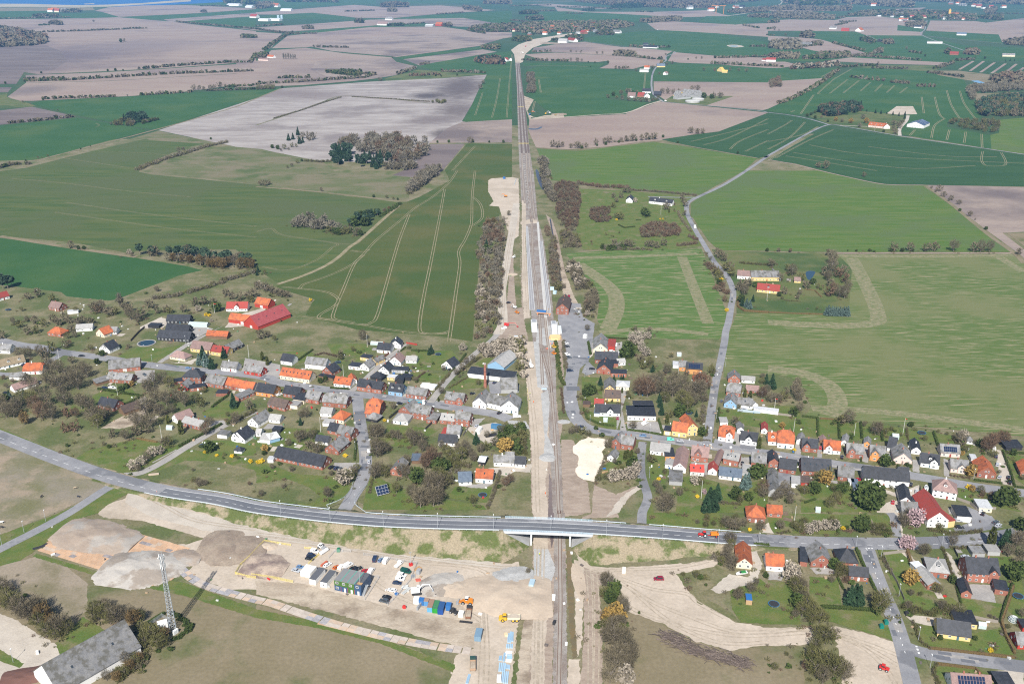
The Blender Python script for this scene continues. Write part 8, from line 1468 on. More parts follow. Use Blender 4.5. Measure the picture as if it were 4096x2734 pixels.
b=MB();strip_into(b,smooth(pts('30:575,165 430,285 300,330'),3),2.2,.13);struct(b.obj('ground_membrane',drk))
Q=dense(smooth(pts('30:1620,470 1680,530 1760,600 1900,670 2100,730 2349,795 31:150,830 400,915 700,1010 1000,1090 1400,1180 1700,1230 1960,1265'),6),.5);c=Q[len(Q)//2];e=empty('plate_road',(c[0],c[1],0));TOPS.pop();e['kind']='structure';cols=[mat('plate_pale',(.47,.41,.35),(.40,.34,.29),.7,fine=.1,var=.1),mat('plate_grey',(.27,.265,.28),(.33,.31,.31),.7,fine=.1,var=.12),om[1]];me=[MB().box(0,0,0,3.5,2.3,.06).mesh('road_plate',m)for m in cols];T=np.gradient(Q,axis=0);s_=np.concatenate([[0],np.cumsum(np.hypot(*np.diff(Q,axis=0).T))]);k=0
while k*3.58<s_[-1]:
    i=int(np.searchsorted(s_,k*3.58));a=math.atan2(T[i][1],T[i][0]);nn=np.array([-math.sin(a),math.cos(a)]);k+=1
    for r in(-.5,.5):q=Q[i]+nn*r*2.36-c;link('road_plate',me[int(rng.choice(3,p=[.55,.22,.23]))],e,(q[0],q[1],.11),a+rng.normal(0,.012))
P=pts('31:545,985 1180,1140 1115,1165 570,1010');mats_on(e,P,.8,3.5,2.3,math.atan2(*(at('31',1180,1140)-at('31',545,985))[::-1]),[om[0],om[1],cols[0]],60,.10)
# fences
def fence(s,h,m,label,post=3.,mesh_bars=3,name='fence',zs=0.):
    Q=dense(pts(s),post);c=Q[len(Q)//2];e=empty(name,(c[0],c[1],zs),0,label,'fence');Q=Q-c;b=MB()
    for k in range(len(Q)-1):
        for i in range(mesh_bars):
            z=h*(i+1)/mesh_bars-.05;b.tube((*Q[k],z),(*Q[k+1],z),.035,n=4,cap=False)
        if mesh_bars>4:
            for f in np.linspace(0,1,8)[1:-1]:q=Q[k]*(1-f)+Q[k+1]*f;b.tube((*q,.1),(*q,h),.03,n=4,cap=False)
    b.obj('mesh_panel',m,e);b=MB();[b.box(q[0],q[1],0,.1,.1,h+.1)for q in Q];b.obj('posts',m,e)['kind']='stuff'
def wall_fence(s,h,m,label,seg_=2.2):
    Q=dense(pts(s),seg_);c=Q[len(Q)//2];e=empty('fence',(c[0],c[1],0),0,label,'fence');Q=Q-c
    for k in range(min(len(Q)-1,60)):
        d=Q[k+1]-Q[k];L=float(np.hypot(*d));mm=(Q[k]+Q[k+1])/2;b=MB();b.box(0,0,.05,L-.12,.07,h);b.box(-L/2,0,0,.12,.12,h+.1);b.obj('fence_panel',m,e,(mm[0],mm[1],0),math.atan2(d[1],d[0]))
ylw=paint(.72,.60,.16,.6)
fence('31:0,600 -80,590 -190,560 -140,480 -60,410 70,270',1.5,ylw,'yellow mesh fence bending round the dark earth heap',mesh_bars=6);fence('31:-40,575 150,600 340,640',1.6,ylw,'yellow mesh fence along the yard edge below the dark heap',mesh_bars=6);fence('31:80,260 320,300',1.2,ylw,'yellow mesh fence beside the haul road bend',mesh_bars=5);fence('31:590,375 480,470',1.3,ylw,'yellow mesh fence behind the stained containers',mesh_bars=6);fence('31:445,325 560,335',1.2,ylw,'short yellow mesh fence behind the white roller',mesh_bars=5)
fence('31:985,388 1100,405 1480,470 1420,620 1300,760 1210,850',1.8,stl,'grey site mesh fence round the parked vans',3.5,4);fence('31:1000,800 1130,600 1060,590',1.8,stl,'grey site mesh fence right of the office block',3.5,4);fence('31:670,415 720,360 870,360',1.8,stl,'grey site mesh fence left of the green bin',3.5,4);fence('22:142,440 150,520 148,640',1.3,ylw,'yellow plastic barrier along the rail strip',2,4)
fence('02:55,985 105,985',2,ylw,'yellow barrier across the distant tracks, farther one',3,5);fence('02:60,1322 152,1322',2,ylw,'yellow barrier across the distant tracks, nearer one',3,5);fence('30:1350,1050 1490,955 1560,1000',2.2,stl,'grey mesh fence round the mast compound',3,5)
wood_f=paint(.24,.21,.18,.8);dkf=paint(.05,.045,.045,.8)
for s,h,m_,lb in(('10:1200,1567 1270,1490 1330,1440',1.8,paint(.11,.08,.06,.8),'dark plank fence left of the black modern house'),('33:1055,385 1265,360',1.7,wood_f,'grey plank fence along the main road'),('33:1060,400 1110,520 1180,640 1250,810',1.7,wood_f,'long grey plank fence along the side street'),('33:1870,960 2000,990 2110,1010',1.6,wood_f,'grey plank fence behind the yellow bungalow'),('23:1735,1450 1850,1490 1910,1540 2090,1540',1.7,wood_f,'curved grey plank fence on the garage green'),('23:1395,1340 1400,1540',1.8,dkf,'black plank fence beside the boat'),('21:1555,810 1640,730',1.8,dkf,'black plank fence right of terrace house garden'),('21:1225,710 1310,640',1.6,dkf,'black plank fence beside the orange junction house'),('21:1900,870 1950,790',1.7,wood_f,'plank fence before the storage yard'),('22:2070,640 2280,660',1.8,paint(.35,.42,.46,.7),'blue-grey plank fence below the long canopy'),('23:0,660 240,690',1.5,wood_f,'pale fence behind the upper gardens'),('33:1700,330 1740,410',1.7,dkf,'dark fence beside the gravel lane'),('21:1380,20 1480,35',1.6,paint(.3,.04,.03,.7),'red plank fence at the back lane end'),('21:1150,165 1225,110',1.7,paint(.2,.07,.05,.7),'red-brown fence along the back lane'),('22:1880,470 1880,1000',1,wood_f,None)):
    if lb:wall_fence(s,h,m_,lb)
# field fence posts below the site
b=MB()
# ------------------------------------------------------------------ lamps, poles, flags
def lamp(t,x,y,h,label=None,z=0.,face=1.57):
    p=at(t,x,y,z);
    if 'lamp' not in PROTO:
        e=empty('street_lamp',(0,0,0));TOPS.pop();MB().tube((0,0,0),(0,0,8),.09,.06,6).obj('pole',stl,e);MB().box(0,.35,7.9,.35,.9,.18).obj('lamp_head',wht,e);PROTO['lamp']=e;TOPS.append(e);o=e;o.location=(p[0],p[1],z);o.rotation_euler=(0,0,0)
    else:o=copy_tree(PROTO['lamp'],(p[0],p[1],z),0)
    o.scale=(1,1,h/8.2);o['category']='street lamp';o['group']='grey street lamps along the roads'
    if label:o['label']=label
    else:PEND.append((o,'grey street lamp',p[0],p[1]))
for t,x,y,z in(('31',230,20,4.2),('31',683,85,5.4),('31',1170,122,6.6),('31',1668,142,7.5),('31',2180,152,8),('32',357,165,8.2),('32',865,205,7.4),('32',1380,245,5.2),('32',1890,290,2.4)):lamp(t,x,y,9,z=z)
for t,x,y in(('33',805,320),('33',1595,300),('33',1035,415),('33',1200,765),('33',1378,1165),('33',1485,1420),('23',1885,1265),('23',1222,1180),('22',715,765),('22',1265,850),('22',1260,1250),('22',668,330),('22',1875,720),('22',1958,230),('21',912,1010),('21',880,1280),('21',1690,400),('20',1398,200),('20',1875,265),('20',1705,20),('30',122,1368),('30',420,75),('30',222,180),('30',18,295),('32',2265,290)):lamp(t,x,y,7)
def flagpole(t,x,y,h,label,flag=False):
    p=at(t,x,y);e=empty('flagpole',(p[0],p[1],0),R(40),label,'flagpole');MB().tube((0,0,0),(0,0,h),.11,.06,6).obj('pole',wht,e);b=MB();b.tube((0,0,h),(0,0,h+.2),.14,n=6);b.obj('finial',yel,e)
    if flag:b=MB();b.hexa([(.05,-.02,h-1.0),(2.2,-.3,h-1.25),(2.2,-.27,h-1.25),(.05,.02,h-1.0),(.05,-.02,h-.3),(2.2,-.3,h-1.0),(2.2,-.27,h-1.0),(.05,.02,h-.3)]);b.obj('pennant',red_,e)
for a in(('20',550,200,11,'white flagpole by the upper left lane'),('20',1080,492,11,'white flagpole left of the boat garden'),('20',1487,907,11,'white flagpole on the lawn below the white veranda'),('20',2285,152,11,'white flagpole behind the white and red street houses'),('21',1022,50,11,'white flagpole by the greenhouse at the field'),('21',803,318,9,'white flagpole beside the brick chalet'),('21',595,830,11,'white flagpole beside the black-roofed side street annex'),('22',1735,1440,12,'white flagpole on the lawn below the red court house'),('12',1365,402,12,'white flagpole in the park of the white farmhouse'),('12',2338,1190,11,'white flagpole in the manor garden'),('23',232,845,11,'white flagpole right of the pink villa'),('23',788,870,10,'white flagpole behind the brick and white house'),('33',243,65,9,'white flagpole above the blossoming hedge'),('22',1527,298,9,'white pole beside the carport')):flagpole(*a)
flagpole('23',1235,858,12,'white flagpole with red pennant behind the double garage',True);flagpole('23',58,630,9,'white flagpole with red pennant at the field corner',True);flagpole('10',1970,1305,9,'white flagpole with red pennant by farm garden',True);flagpole('03',978,1205,12,'white flagpole before the orange-roofed farmhouse')
def floodlight(t,x,y,label):p=at(t,x,y);e=empty('floodlight_mast',(p[0],p[1],.1),R(30),label,'floodlight');MB().box(0,0,0,1.6,1.2,1.4).obj('base',red_,e);MB().tube((0,0,1.4),(0,0,7.5),.09).obj('pole',stl,e);[MB().box(s*.35,0,7.4,.5,.3,.45).obj('flood_lamp',gry,e)for s in(-1,1)]
floodlight('31',1420,482,'red portable floodlight mast by the yard mesh fence')
# ------------------------------------------------------------------ small things in yards and gardens
def trampoline(t,x,y,r,label):p=at(t,x,y);e=empty('trampoline',(p[0],p[1],.09),0,label,'trampoline');MB().tube((0,0,.78),(0,0,.84),r,n=16).obj('mat',drk,e);b=MB();[b.tube((math.cos(a)*r,math.sin(a)*r,0),(math.cos(a)*r,math.sin(a)*r,.85),.05,n=4)for a in np.arange(6)*1.047];b.obj('leg_frame',stl,e);b=MB();n=16;[b.hexa([(math.cos(a)*r,math.sin(a)*r,.85),(math.cos(a+.393)*r,math.sin(a+.393)*r,.85),(math.cos(a+.393)*(r+.3),math.sin(a+.393)*(r+.3),.85),(math.cos(a)*(r+.3),math.sin(a)*(r+.3),.85),(math.cos(a)*r,math.sin(a)*r,.9),(math.cos(a+.393)*r,math.sin(a+.393)*r,.9),(math.cos(a+.393)*(r+.3),math.sin(a+.393)*(r+.3),.9),(math.cos(a)*(r+.3),math.sin(a)*(r+.3),.9)])for a in np.arange(n)*6.283/n];b.obj('rim',paint(.04,.14,.24),e)
for a in(('21',2080,1415,2.2,'round trampoline on the lawn below the vermilion roof'),('33',52,845,2.3,'round trampoline on the lawn below the sand lane corner'),('33',2293,772,2.2,'round trampoline at the right edge of the picture'),('23',1410,845,2.3,'round trampoline behind the black-spired villa'),('21',1672,122,2.,'round trampoline behind sharp black gable'),('21',755,195,1.8,'round trampoline behind the brick chalet'),('22',1620,660,2.2,'round trampoline behind the yellow villa'),('20',1865,960,2.,'dark round trampoline behind the gazebo'),('10',75,1280,2.,'round trampoline at left edge garden')):trampoline(*a)
def boat(t,x,y,x2,y2,label,tarp=None):m,rz,L=frame2(t,x,y,x2,y2);e=empty('motor_boat',(m[0],m[1],.5),rz,label,'boat');h=3;b=MB();sec=[(-h,.95,.2),(-1,1.1,.1),(1,1.,.1),(2.2,.6,.25),(h,.08,.5)];[b.hexa([(a[0],-a[1]*.5,a[2]),(c_[0],-c_[1]*.5,c_[2]),(c_[0],c_[1]*.5,c_[2]),(a[0],a[1]*.5,a[2]),(a[0],-a[1],1.1),(c_[0],-c_[1],1.15),(c_[0],c_[1],1.15),(a[0],a[1],1.1)])for a,c_ in zip(sec,sec[1:])];b.obj('hull',wht,e);MB().box(-.9,0,1.12,2.6,1.7,.5,taper=.85).obj('cover',tarp or wht,e);MB().box(.7,0,1.12,.8,1.3,.45,taper=.6).obj('windscreen',vglass,e);MB().box(-3.15,0,.3,.4,.4,1.2).obj('outboard_motor',drk,e);b=MB().box(0,0,-.2,5,.12,.12);b.obj('trailer',stl,e);[link('wheel',wheel(.3,.2),e,(-.8,s*.9,-.15))for s in(-1,1)]
boat('32',2160,560,2050,575,'white motor boat with green cover on a trailer in the drive',grn);boat('20',995,432,1070,440,'white motor boat parked beside the dark lean-to shed');boat('23',1450,1390,1450,1320,'grey-covered boat beside the mauve pyramid villa',paint(.4,.42,.43))
# greenhouse frames, glass domes
gh_glass=mat('greenhouse_glass',(.42,.50,.50),fine=.05,rough=.15,spec=.6)
def greenhouse(t,x,y,x2,y2,W,Hh,label):m,rz,L=frame2(t,x,y,x2,y2);c=m+np.array([-math.sin(rz),math.cos(rz)])*W/2;e=empty('greenhouse',(c[0],c[1],.08),rz,label,'greenhouse');b=MB().box(0,0,0,L,W,Hh);b.side([(-L/2,Hh),(L/2,Hh),(L/2,Hh+.01)],-W/2,W/2);b.obj('glazing',gh_glass,e);rb=MB();rb.hexa([(-L/2,-W/2,Hh),(L/2,-W/2,Hh),(L/2,0,Hh+1.2),(-L/2,0,Hh+1.2),(-L/2,-W/2,Hh+.06),(L/2,-W/2,Hh+.06),(L/2,0,Hh+1.26),(-L/2,0,Hh+1.26)]);rb.hexa([(-L/2,0,Hh+1.2),(L/2,0,Hh+1.2),(L/2,W/2,Hh),(-L/2,W/2,Hh),(-L/2,0,Hh+1.26),(L/2,0,Hh+1.26),(L/2,W/2,Hh+.06),(-L/2,W/2,Hh+.06)]);rb.obj('glass_roof',gh_glass,e);f=MB();n=max(3,int(L/1.2));[f.hexa([(X-.05,-W/2-.03,Hh+.07),(X+.05,-W/2-.03,Hh+.07),(X+.05,0,Hh+1.3),(X-.05,0,Hh+1.3),(X-.05,-W/2-.03,Hh+.13),(X+.05,-W/2-.03,Hh+.13),(X+.05,0,Hh+1.36),(X-.05,0,Hh+1.36)]).box(X,-W/2-.02,0,.09,.06,Hh)for X in np.linspace(-L/2,L/2,n)];f.obj('glazing_bars',alu,e)
greenhouse('10',1730,1430,1900,1438,6,2.2,'glass greenhouse beside the black modern house');greenhouse('21',1050,30,1160,38,4,1.2,'arched glass pool cover by field-edge house');greenhouse('20',1525,810,1580,812,3,1.5,'small glass greenhouse on the veranda lawn');greenhouse('22',1515,138,1553,138,3,1.8,'small glass greenhouse on the upper lawn');greenhouse('23',1140,895,1200,900,4,2,'small greenhouse behind the double garage');greenhouse('33',1930,1060,2000,1068,3,1.6,'small glass frame behind yellow bungalow');greenhouse('22',838,738,875,740,3,1.6,'small greenhouse in the curve of station road');greenhouse('23',435,1567,480,1572,3,1.7,'small greenhouse in the south gardens')
def dome(t,x,y,r,label):p=at(t,x,y);e=empty('garden_dome',(p[0],p[1],.09),0,label,'greenhouse');b,f=MB(),MB();N,Mr=10,4;pt=lambda i,j:(r*math.cos(j*.3927)*math.cos(i*.6283),r*math.cos(j*.3927)*math.sin(i*.6283),r*math.sin(j*.3927));[b.poly([pt(i,j),pt(i+1,j),pt(i+1,j+1),pt(i,j+1)])for i in range(N)for j in range(Mr)];[f.tube(np.array(pt(i,j))*1.02,np.array(pt(i+a,j+1-a))*1.02,.05,n=4,cap=False)for i in range(N)for j in range(Mr)for a in(0,1)];b.obj('glazing',paint(.16,.2,.2,.2),e);f.obj('frame',wht,e)
dome('33',2252,985,2.3,'white framed glass dome in the garden by long hedge')
# solar tracker
m,rz,L=frame2('21',1100,1380,1215,1340);p=at('21',1160,1400);e=empty('solar_tracker',(p[0],p[1],.09),R(28),'tilted solar panel array standing on the garden lawn','solar array');MB().tube((0,0,0),(0,0,2.6),.2).obj('post',stl,e);tl=R(48)
for i in range(4):
    for j in range(3):o=link('solar_panel',MB().box(0,0,0,1.62,1.62,.07).mesh('solar_panel',solar_m)if i+j==0 else sp_,e);sp_=o.data;a,c_=(i-1.5)*1.72,(j-1)*1.72;o.location=(a,c_*math.cos(tl),2.9+c_*math.sin(tl));o.rotation_euler=(tl,0,0)
b=MB();cc,ss=math.cos(tl),math.sin(tl);b.hexa([(x,y*cc+(-.1)*-ss*z,2.8+y*ss)for x,y,z in((-3.5,-2.65,1),(3.5,-2.65,1),(3.5,2.65,1),(-3.5,2.65,1))]+[(x,y*cc,2.88+y*ss)for x,y in((-3.5,-2.65),(3.5,-2.65),(3.5,2.65),(-3.5,2.65))]);b.obj('rack',alu,e)
# pond rings, ponds
p=at('20',1345,15);e=empty('round_pond',(p[0],p[1],.1),0,'round raised garden pond with pale stone rim on the lawn','pond');b=MB();n=24;rr=6.2;[b.hexa([(math.cos(a)*r0,math.sin(a)*r0,z)for z in(0,.35)for a,r0 in((t_,rr),(t_+.2618,rr),(t_+.2618,rr+1),(t_,rr+1))])for t_ in np.arange(n)*.2618];b.obj('rim',pave,e);b=MB();b.poly([(math.cos(a)*rr,math.sin(a)*rr,.2)for a in np.arange(24)*.2618]);b.obj('water_surface',pondw,e);LM.append((p[0],p[1],'the round stone pond'))
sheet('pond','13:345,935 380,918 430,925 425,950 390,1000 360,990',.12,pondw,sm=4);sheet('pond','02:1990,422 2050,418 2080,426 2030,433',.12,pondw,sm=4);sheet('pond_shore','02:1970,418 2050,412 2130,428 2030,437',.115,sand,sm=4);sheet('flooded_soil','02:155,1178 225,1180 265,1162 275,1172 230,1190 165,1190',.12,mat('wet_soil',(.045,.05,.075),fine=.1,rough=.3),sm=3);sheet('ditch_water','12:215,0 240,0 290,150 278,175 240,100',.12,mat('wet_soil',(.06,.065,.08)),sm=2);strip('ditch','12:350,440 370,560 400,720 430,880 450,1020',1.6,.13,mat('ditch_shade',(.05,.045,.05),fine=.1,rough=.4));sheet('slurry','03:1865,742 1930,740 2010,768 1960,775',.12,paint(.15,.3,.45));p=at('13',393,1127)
for t,x,y,r in(('02',1705,918,14),('02',1655,938,16)):p=at(t,x,y);e=empty('slurry_tank',(p[0],p[1],0),0,('rear' if r==14 else 'front')+' round concrete slurry tank beside the grey barns','tank');MB().tube((0,0,0),(0,0,3.5),r,n=28).obj('tank_wall',newstone,e);MB().tube((0,0,3.5),(0,0,4.2),r*.97,r*.5,28).obj('cover',paint(.5,.49,.46,.8),e)
p=at('01',220,178)
for dx in(-6,7):e=empty('grain_silo',(p[0]+dx*1.5,p[1],0),0,('left' if dx<0 else 'right')+' of two blue-grey silos at far poultry barns','silo');MB().tube((0,0,0),(0,0,20),7,n=16).obj('silo_body',paint(.35,.46,.52),e);MB().tube((0,0,20),(0,0,23),7,1,16).obj('silo_top',paint(.45,.5,.52),e)
# materials stored on the site
def stack(t,x,y,x2,y2,W,Hh,n,m,label,name='steel_stack',r=None):
    mm,rz,L=frame2(t,x,y,x2,y2);e=empty(name,(mm[0],mm[1],.1),rz,label,'stack')
    me=(MB().tube((-L/2,0,0),(L/2,0,0),W/n*.46,n=10)if r else MB().box(0,0,0,L,W/n*.78,Hh)).mesh('pipe' if r else 'steel_beam',m)
    for i in range(n):link('pipe' if r else 'steel_beam',me,e,(rng.normal(0,.12),-W/2+W*(i+.5)/n,(W/n*.46 if r else 0)))
stb=paint(.32,.47,.60,.5)
for a in((2322,1190,2325,1110,1.6,'bluish steel bundle at the top of storage row, left'),(2345,1180,2348,1095,1.6,'bluish steel bundle at the top of storage row, right'),(2325,1240,2328,1205,3,'short bluish bundle below the top bundles'),(2300,1320,2349,1322,3,'white profiles stacked in the storage row'),(2240,1355,2246,1315,1.4,'small bluish bundle left in the storage row'),(2272,1360,2285,1285,1.,'slender bluish bundle leaning left in the storage row'),(2255,1455,2262,1380,3,'bluish bundle in the middle of storage row'),(2310,1430,2312,1395,2,'small bluish bundle right in the middle storage row'),(2280,1560,2290,1455,3,'long bluish bundle at the lower edge'),(1935,1567,1960,1485,1.2,'slender bluish bundle beside the dark tipper')):stack('31',a[0],a[1],a[2],a[3],a[4],.5,4,stb,a[5])
stack('31',2290,1290,2349,1292,3,.5,5,wht,'white profile bundle, upper one in storage row');stack('31',2295,1355,2349,1358,1.6,.5,2,wht,'white profile bundle, lower one in storage row');stack('31',1868,995,1985,1008,1.2,.4,4,drk,'dark steel rods lying before the skip truck');conc=paint(.42,.43,.42,.7)
stack('31',1335,690,1395,680,2.6,1,3,conc,'concrete pipes lying side by side near the excavator','pipe_stack',1);stack('31',1345,745,1415,690,1.8,1,2,conc,'long pair of concrete pipes near the excavator','pipe_stack',1);stack('31',1440,600,1440,575,2,.8,3,gry,'grey kerb stones by the yard fence','stone_stack');stack('31',1465,620,1510,615,2,.5,3,paint(.5,.12,.08),'red crates by the yard fence','crate_stack');stack('31',1460,530,1510,500,2.4,.6,3,paint(.45,.28,.14),'brown timber boards by the yard fence','timber_stack');stack('31',2280,1120,2310,1118,2,.8,2,paint(.62,.5,.32),'pale timber crates at top of storage row','crate_stack');stack('31',1480,895,1515,845,.8,1.8,2,gry,'upright grey steel plates before the brown roof','plate_stack');stack('21',2155,815,2180,812,1.6,1.4,2,paint(.45,.3,.15),'wooden cable drums before the blue container','drum_stack',1);stack('21',2100,870,2210,850,4,.4,6,drk,'scrap rails heaped in the storage yard','rail_stack');stack('12',20,130,40,70,1.2,.3,3,conc,'pale rails stacked on the storage pad');stack('20',1365,1225,1460,1215,1.4,.7,4,paint(.45,.36,.28),'timber pile on the meadow beside the lane','timber_stack');stack('22',270,440,318,440,1,1.0,2,paint(.40,.52,.62),'pale blue buffer beam at the rail end','buffer');stack('22',825,1205,880,1195,1,.8,3,paint(.42,.28,.15),'small log pile beside the sand pad','timber_stack')
def bin_(t,x,y,m,label):p=at(t,x,y);e=empty('recycling_bin',(p[0],p[1],.1),0,label,'bin');MB().box(0,0,0,1.7,1.5,1.5).obj('body',m,e);MB().side([(-.85,1.5),(-.5,1.95),(.5,1.95),(.85,1.5)],-.75,.75).obj('lid',m,e)
bin_('33',1082,1015,paint(.01,.16,.13),'dark green recycling bin, upper of two by the street');bin_('33',1040,1052,paint(.01,.16,.13),'dark green recycling bin, lower of two by the street');bin_('31',758,352,paint(.02,.16,.08),'green bin beside the site mesh fence');bin_('33',1272,935,drk,'black wheeled bin by the gravel drive');p=at('31',625,365);e=empty('white_tank',(p[0],p[1],.1),R(55),'white cylindrical tank beside the yellow mesh fence','tank');MB().tube((-2.4,0,1),(2.4,0,1),.95,n=12).obj('tank_body',wht,e);MB().box(0,0,0,3,1.2,.3).obj('cradle',gry,e);p=at('31',625,470);e=empty('red_beam',(p[0],p[1],.1),R(60),'red steel trough beside a white car','trough');MB().box(0,0,0,4.4,.9,.9).obj('body',paint(.5,.12,.06),e);p=at('31',1360,875);e=empty('cable_reel',(p[0],p[1],.1),0,'red cable reel before the coloured containers','reel');MB().tube((0,-.4,.9),(0,.4,.9),.9,n=12).obj('drum',red_,e);p=at('31',1290,745);e=empty('pipe_coil',(p[0],p[1],.1),0,'blue pipe coil by concrete pipes','coil');MB().tube((0,0,.1),(0,0,.5),1.,n=12).obj('coil',blu,e)
# railway signal bridges, station passage works, workers
def works():
    p,q=at('12',170,1375),at('12',360,1335);m,rz,L=frame2('12',225,1318,358,1330);e=empty('track_gantry',(m[0],m[1],0),rz,'orange and blue lifting beam spanning the station tracks','gantry');MB().box(0,0,1.6,L,1.4,.5).obj('beam',paint(.55,.30,.16),e);MB().box(-L*.2,2,2.1,8,2.2,1.4).obj('winch',blu,e);[MB().box(s*(L/2-1),0,0,.8,1.2,1.7).obj('support',paint(.5,.2,.1),e)for s in(-1,1)]
    for t,x,y,w,d,h,lb in(('12',203,1450,6,15,5.5,'pale concrete stair tower left of the station tracks'),('12',385,1465,5.5,16,5.5,'pale concrete stair tower right of the station tracks')):
        p=at(t,x,y);e=empty('stair_tower',(p[0],p[1],0),R(2),lb,'stair tower');MB().box(0,4,0,w*.8,d*.5,h).obj('tower',concrete,e);MB().side([(0,0),(0,h),(.01,h)],-1,1);b=MB();b.hexa([(-w*.4,-d*.5,0),(w*.4,-d*.5,0),(w*.4,0,0),(-w*.4,0,0),(-w*.4,-d*.5,.6),(w*.4,-d*.5,.6),(w*.4,0,h*.8),(-w*.4,0,h*.8)]);b.obj('stair_flight',concrete,e);MB().box(0,4,h,w*.5,d*.45,.5).obj('roof',gry,e)
    p=at('12',395,1535);e=empty('timber_formwork',(p[0],p[1],0),0,'round timber formwork at the station works','formwork');MB().tube((0,0,0),(0,0,1.6),5.2,4.6,14).obj('boards',paint(.62,.42,.2,.8),e);b=MB();[b.box(0,y,1.6,8,.35,.25)for y in(-3,-1,1,3)];b.obj('planks',paint(.6,.44,.25,.8),e)
works()
skin=paint(.45,.28,.2,.6)
def person_proto():
    bm=bpy.data.meshes.new('person');J=[(0,0,.95),(0,0,1.2),(0,0,1.42),(0,0,1.56),(0,0,1.7),(.1,0,.9),(.12,.02,.5),(.12,0,.06),(.13,.14,.03),(-.1,0,.9),(-.14,.12,.5),(-.14,.05,.06),(-.15,.2,.03),(.2,0,1.4),(.3,.05,1.14),(.26,.22,.98),(.25,.3,.94),(-.2,0,1.4),(-.3,0,1.14),(-.3,.14,.92),(-.3,.2,.86)];E_=[(0,1),(1,2),(2,3),(3,4),(0,5),(5,6),(6,7),(7,8),(0,9),(9,10),(10,11),(11,12),(2,13),(13,14),(14,15),(15,16),(2,17),(17,18),(18,19),(19,20)];bm.from_pydata(J,E_,[]);o=bpy.data.objects.new('tmp',bm);COL.objects.link(o);md=o.modifiers.new('s','SKIN');rad=[.17,.17,.19,.07,.11,.12,.09,.06,.05,.12,.09,.06,.05,.08,.065,.05,.04,.08,.065,.05,.04]
    for i,v in enumerate(bm.skin_vertices[0].data):v.radius=(rad[i],rad[i]*.85);v.use_root=i==0
    sb=o.modifiers.new('d','SUBSURF');sb.levels=1;dg_=bpy.context.evaluated_depsgraph_get();me=bpy.data.meshes.new_from_object(o.evaluated_get(dg_));bpy.data.objects.remove(o);return me
PM=person_proto()
def person(t,x,y,jc,lab,rz=0.):
    me=PM.copy();me.materials.clear();[me.materials.append(m)for m in(paint(.04,.05,.09,.8)if jc!='y' else paint(.05,.06,.1,.8),paint(.85,.16,.04,.6)if jc=='o' else paint(.62,.75,.05,.6)if jc=='y' else paint(.07,.08,.12),skin)]
    z=np.zeros(len(me.vertices)*3);me.vertices.foreach_get('co',z);z=z.reshape(-1,3);mi=[]
    for pl in me.polygons:c_=z[list(pl.vertices)].mean(0);mi.append(2 if c_[2]>1.5 or(abs(c_[0])>.22 and c_[2]<.96)else 1 if c_[2]>.93 or(jc=='o')else 0)
    me.polygons.foreach_set('material_index',np.array(mi,np.int32));p=at(t,x,y);o=link('person',me,None,(p[0],p[1],.13),rz);MB().tube((0,0,1.74),(0,0,1.84),.13,.06,8).obj('helmet',wht,o);tag(o,lab,'person')
for a in(('22',313,75,'o','worker in orange, left of the pair between the tracks'),('22',326,75,'o','worker in orange, right of the pair between the tracks'),('22',118,215,'y','worker in yellow vest left of the white excavator',1.),('22',165,485,'y','worker in yellow bending over on the rail strip',.5),('22',158,545,'y','worker in yellow-green beside the plastic barrier',2.),('22',197,560,'o','worker in orange on the rail strip'),('22',306,1400,'o','worker in orange beside the dark ballast'),('22',356,28,'o','worker in orange, left one near the yellow rail machine'),('22',383,25,'o','worker in orange, right one near the yellow rail machine'),('32',253,390,'y','worker in yellow vest on the track works below the bridge'),('20',1440,1395,'o','person in red at the left end of the guard rail'),('23',1237,1180,'k','dark-dressed pedestrian on the street pavement')):person(*a)
# horses in the paddock
def horse(t,x,y,rz,c,label):
    me=bpy.data.meshes.new('h');J=[(0,0,1.15),(.55,0,1.12),(-.6,0,1.15),(.85,0,1.3),(1.2,0,1.0),(1.45,0,.75),(.6,.18,.95),(.6,.2,.5),(.58,.2,.05),(.6,-.18,.95),(.66,-.2,.5),(.62,-.2,.05),(-.6,.18,.95),(-.52,.2,.75),(-.72,.2,.45),(-.68,.2,.05),(-.6,-.18,.95),(-.5,-.2,.75),(-.7,-.2,.45),(-.64,-.2,.05),(-.85,0,1.05),(-.95,0,.6)];E_=[(0,1),(0,2),(1,3),(3,4),(4,5),(1,6),(6,7),(7,8),(1,9),(9,10),(10,11),(2,12),(12,13),(13,14),(14,15),(2,16),(16,17),(17,18),(18,19),(2,20),(20,21)];me.from_pydata(J,E_,[]);o=bpy.data.objects.new('tmp',me);COL.objects.link(o);o.modifiers.new('s','SKIN');rad=[.33,.32,.33,.2,.15,.1,.14,.08,.06,.14,.08,.06,.17,.13,.07,.06,.17,.13,.07,.06,.07,.05]
    for i,v in enumerate(me.skin_vertices[0].data):v.radius=(rad[i],rad[i]);v.use_root=i==0
    o.modifiers.new('d','SUBSURF').levels=1;m2=bpy.data.meshes.new_from_object(o.evaluated_get(bpy.context.evaluated_depsgraph_get()));bpy.data.objects.remove(o);m2.materials.clear();m2.materials.append(c);p=at(t,x,y);tag(link('horse',m2,None,(p[0],p[1],.09),rz),label,'horse')
horse('20',690,1350,.2,paint(.32,.25,.17,.8),'dun horse grazing in the bare paddock');horse('20',382,1430,1.4,drk,'dark horse, left one in the bare paddock');horse('20',720,1430,-.4,paint(.02,.025,.04,.7),'dark horse, right one at the paddock edge');horse('30',15,95,.3,wht,'white horse at the left edge of the paddock');horse('30',15,140,0,drk,'black horse below the white one at left edge')
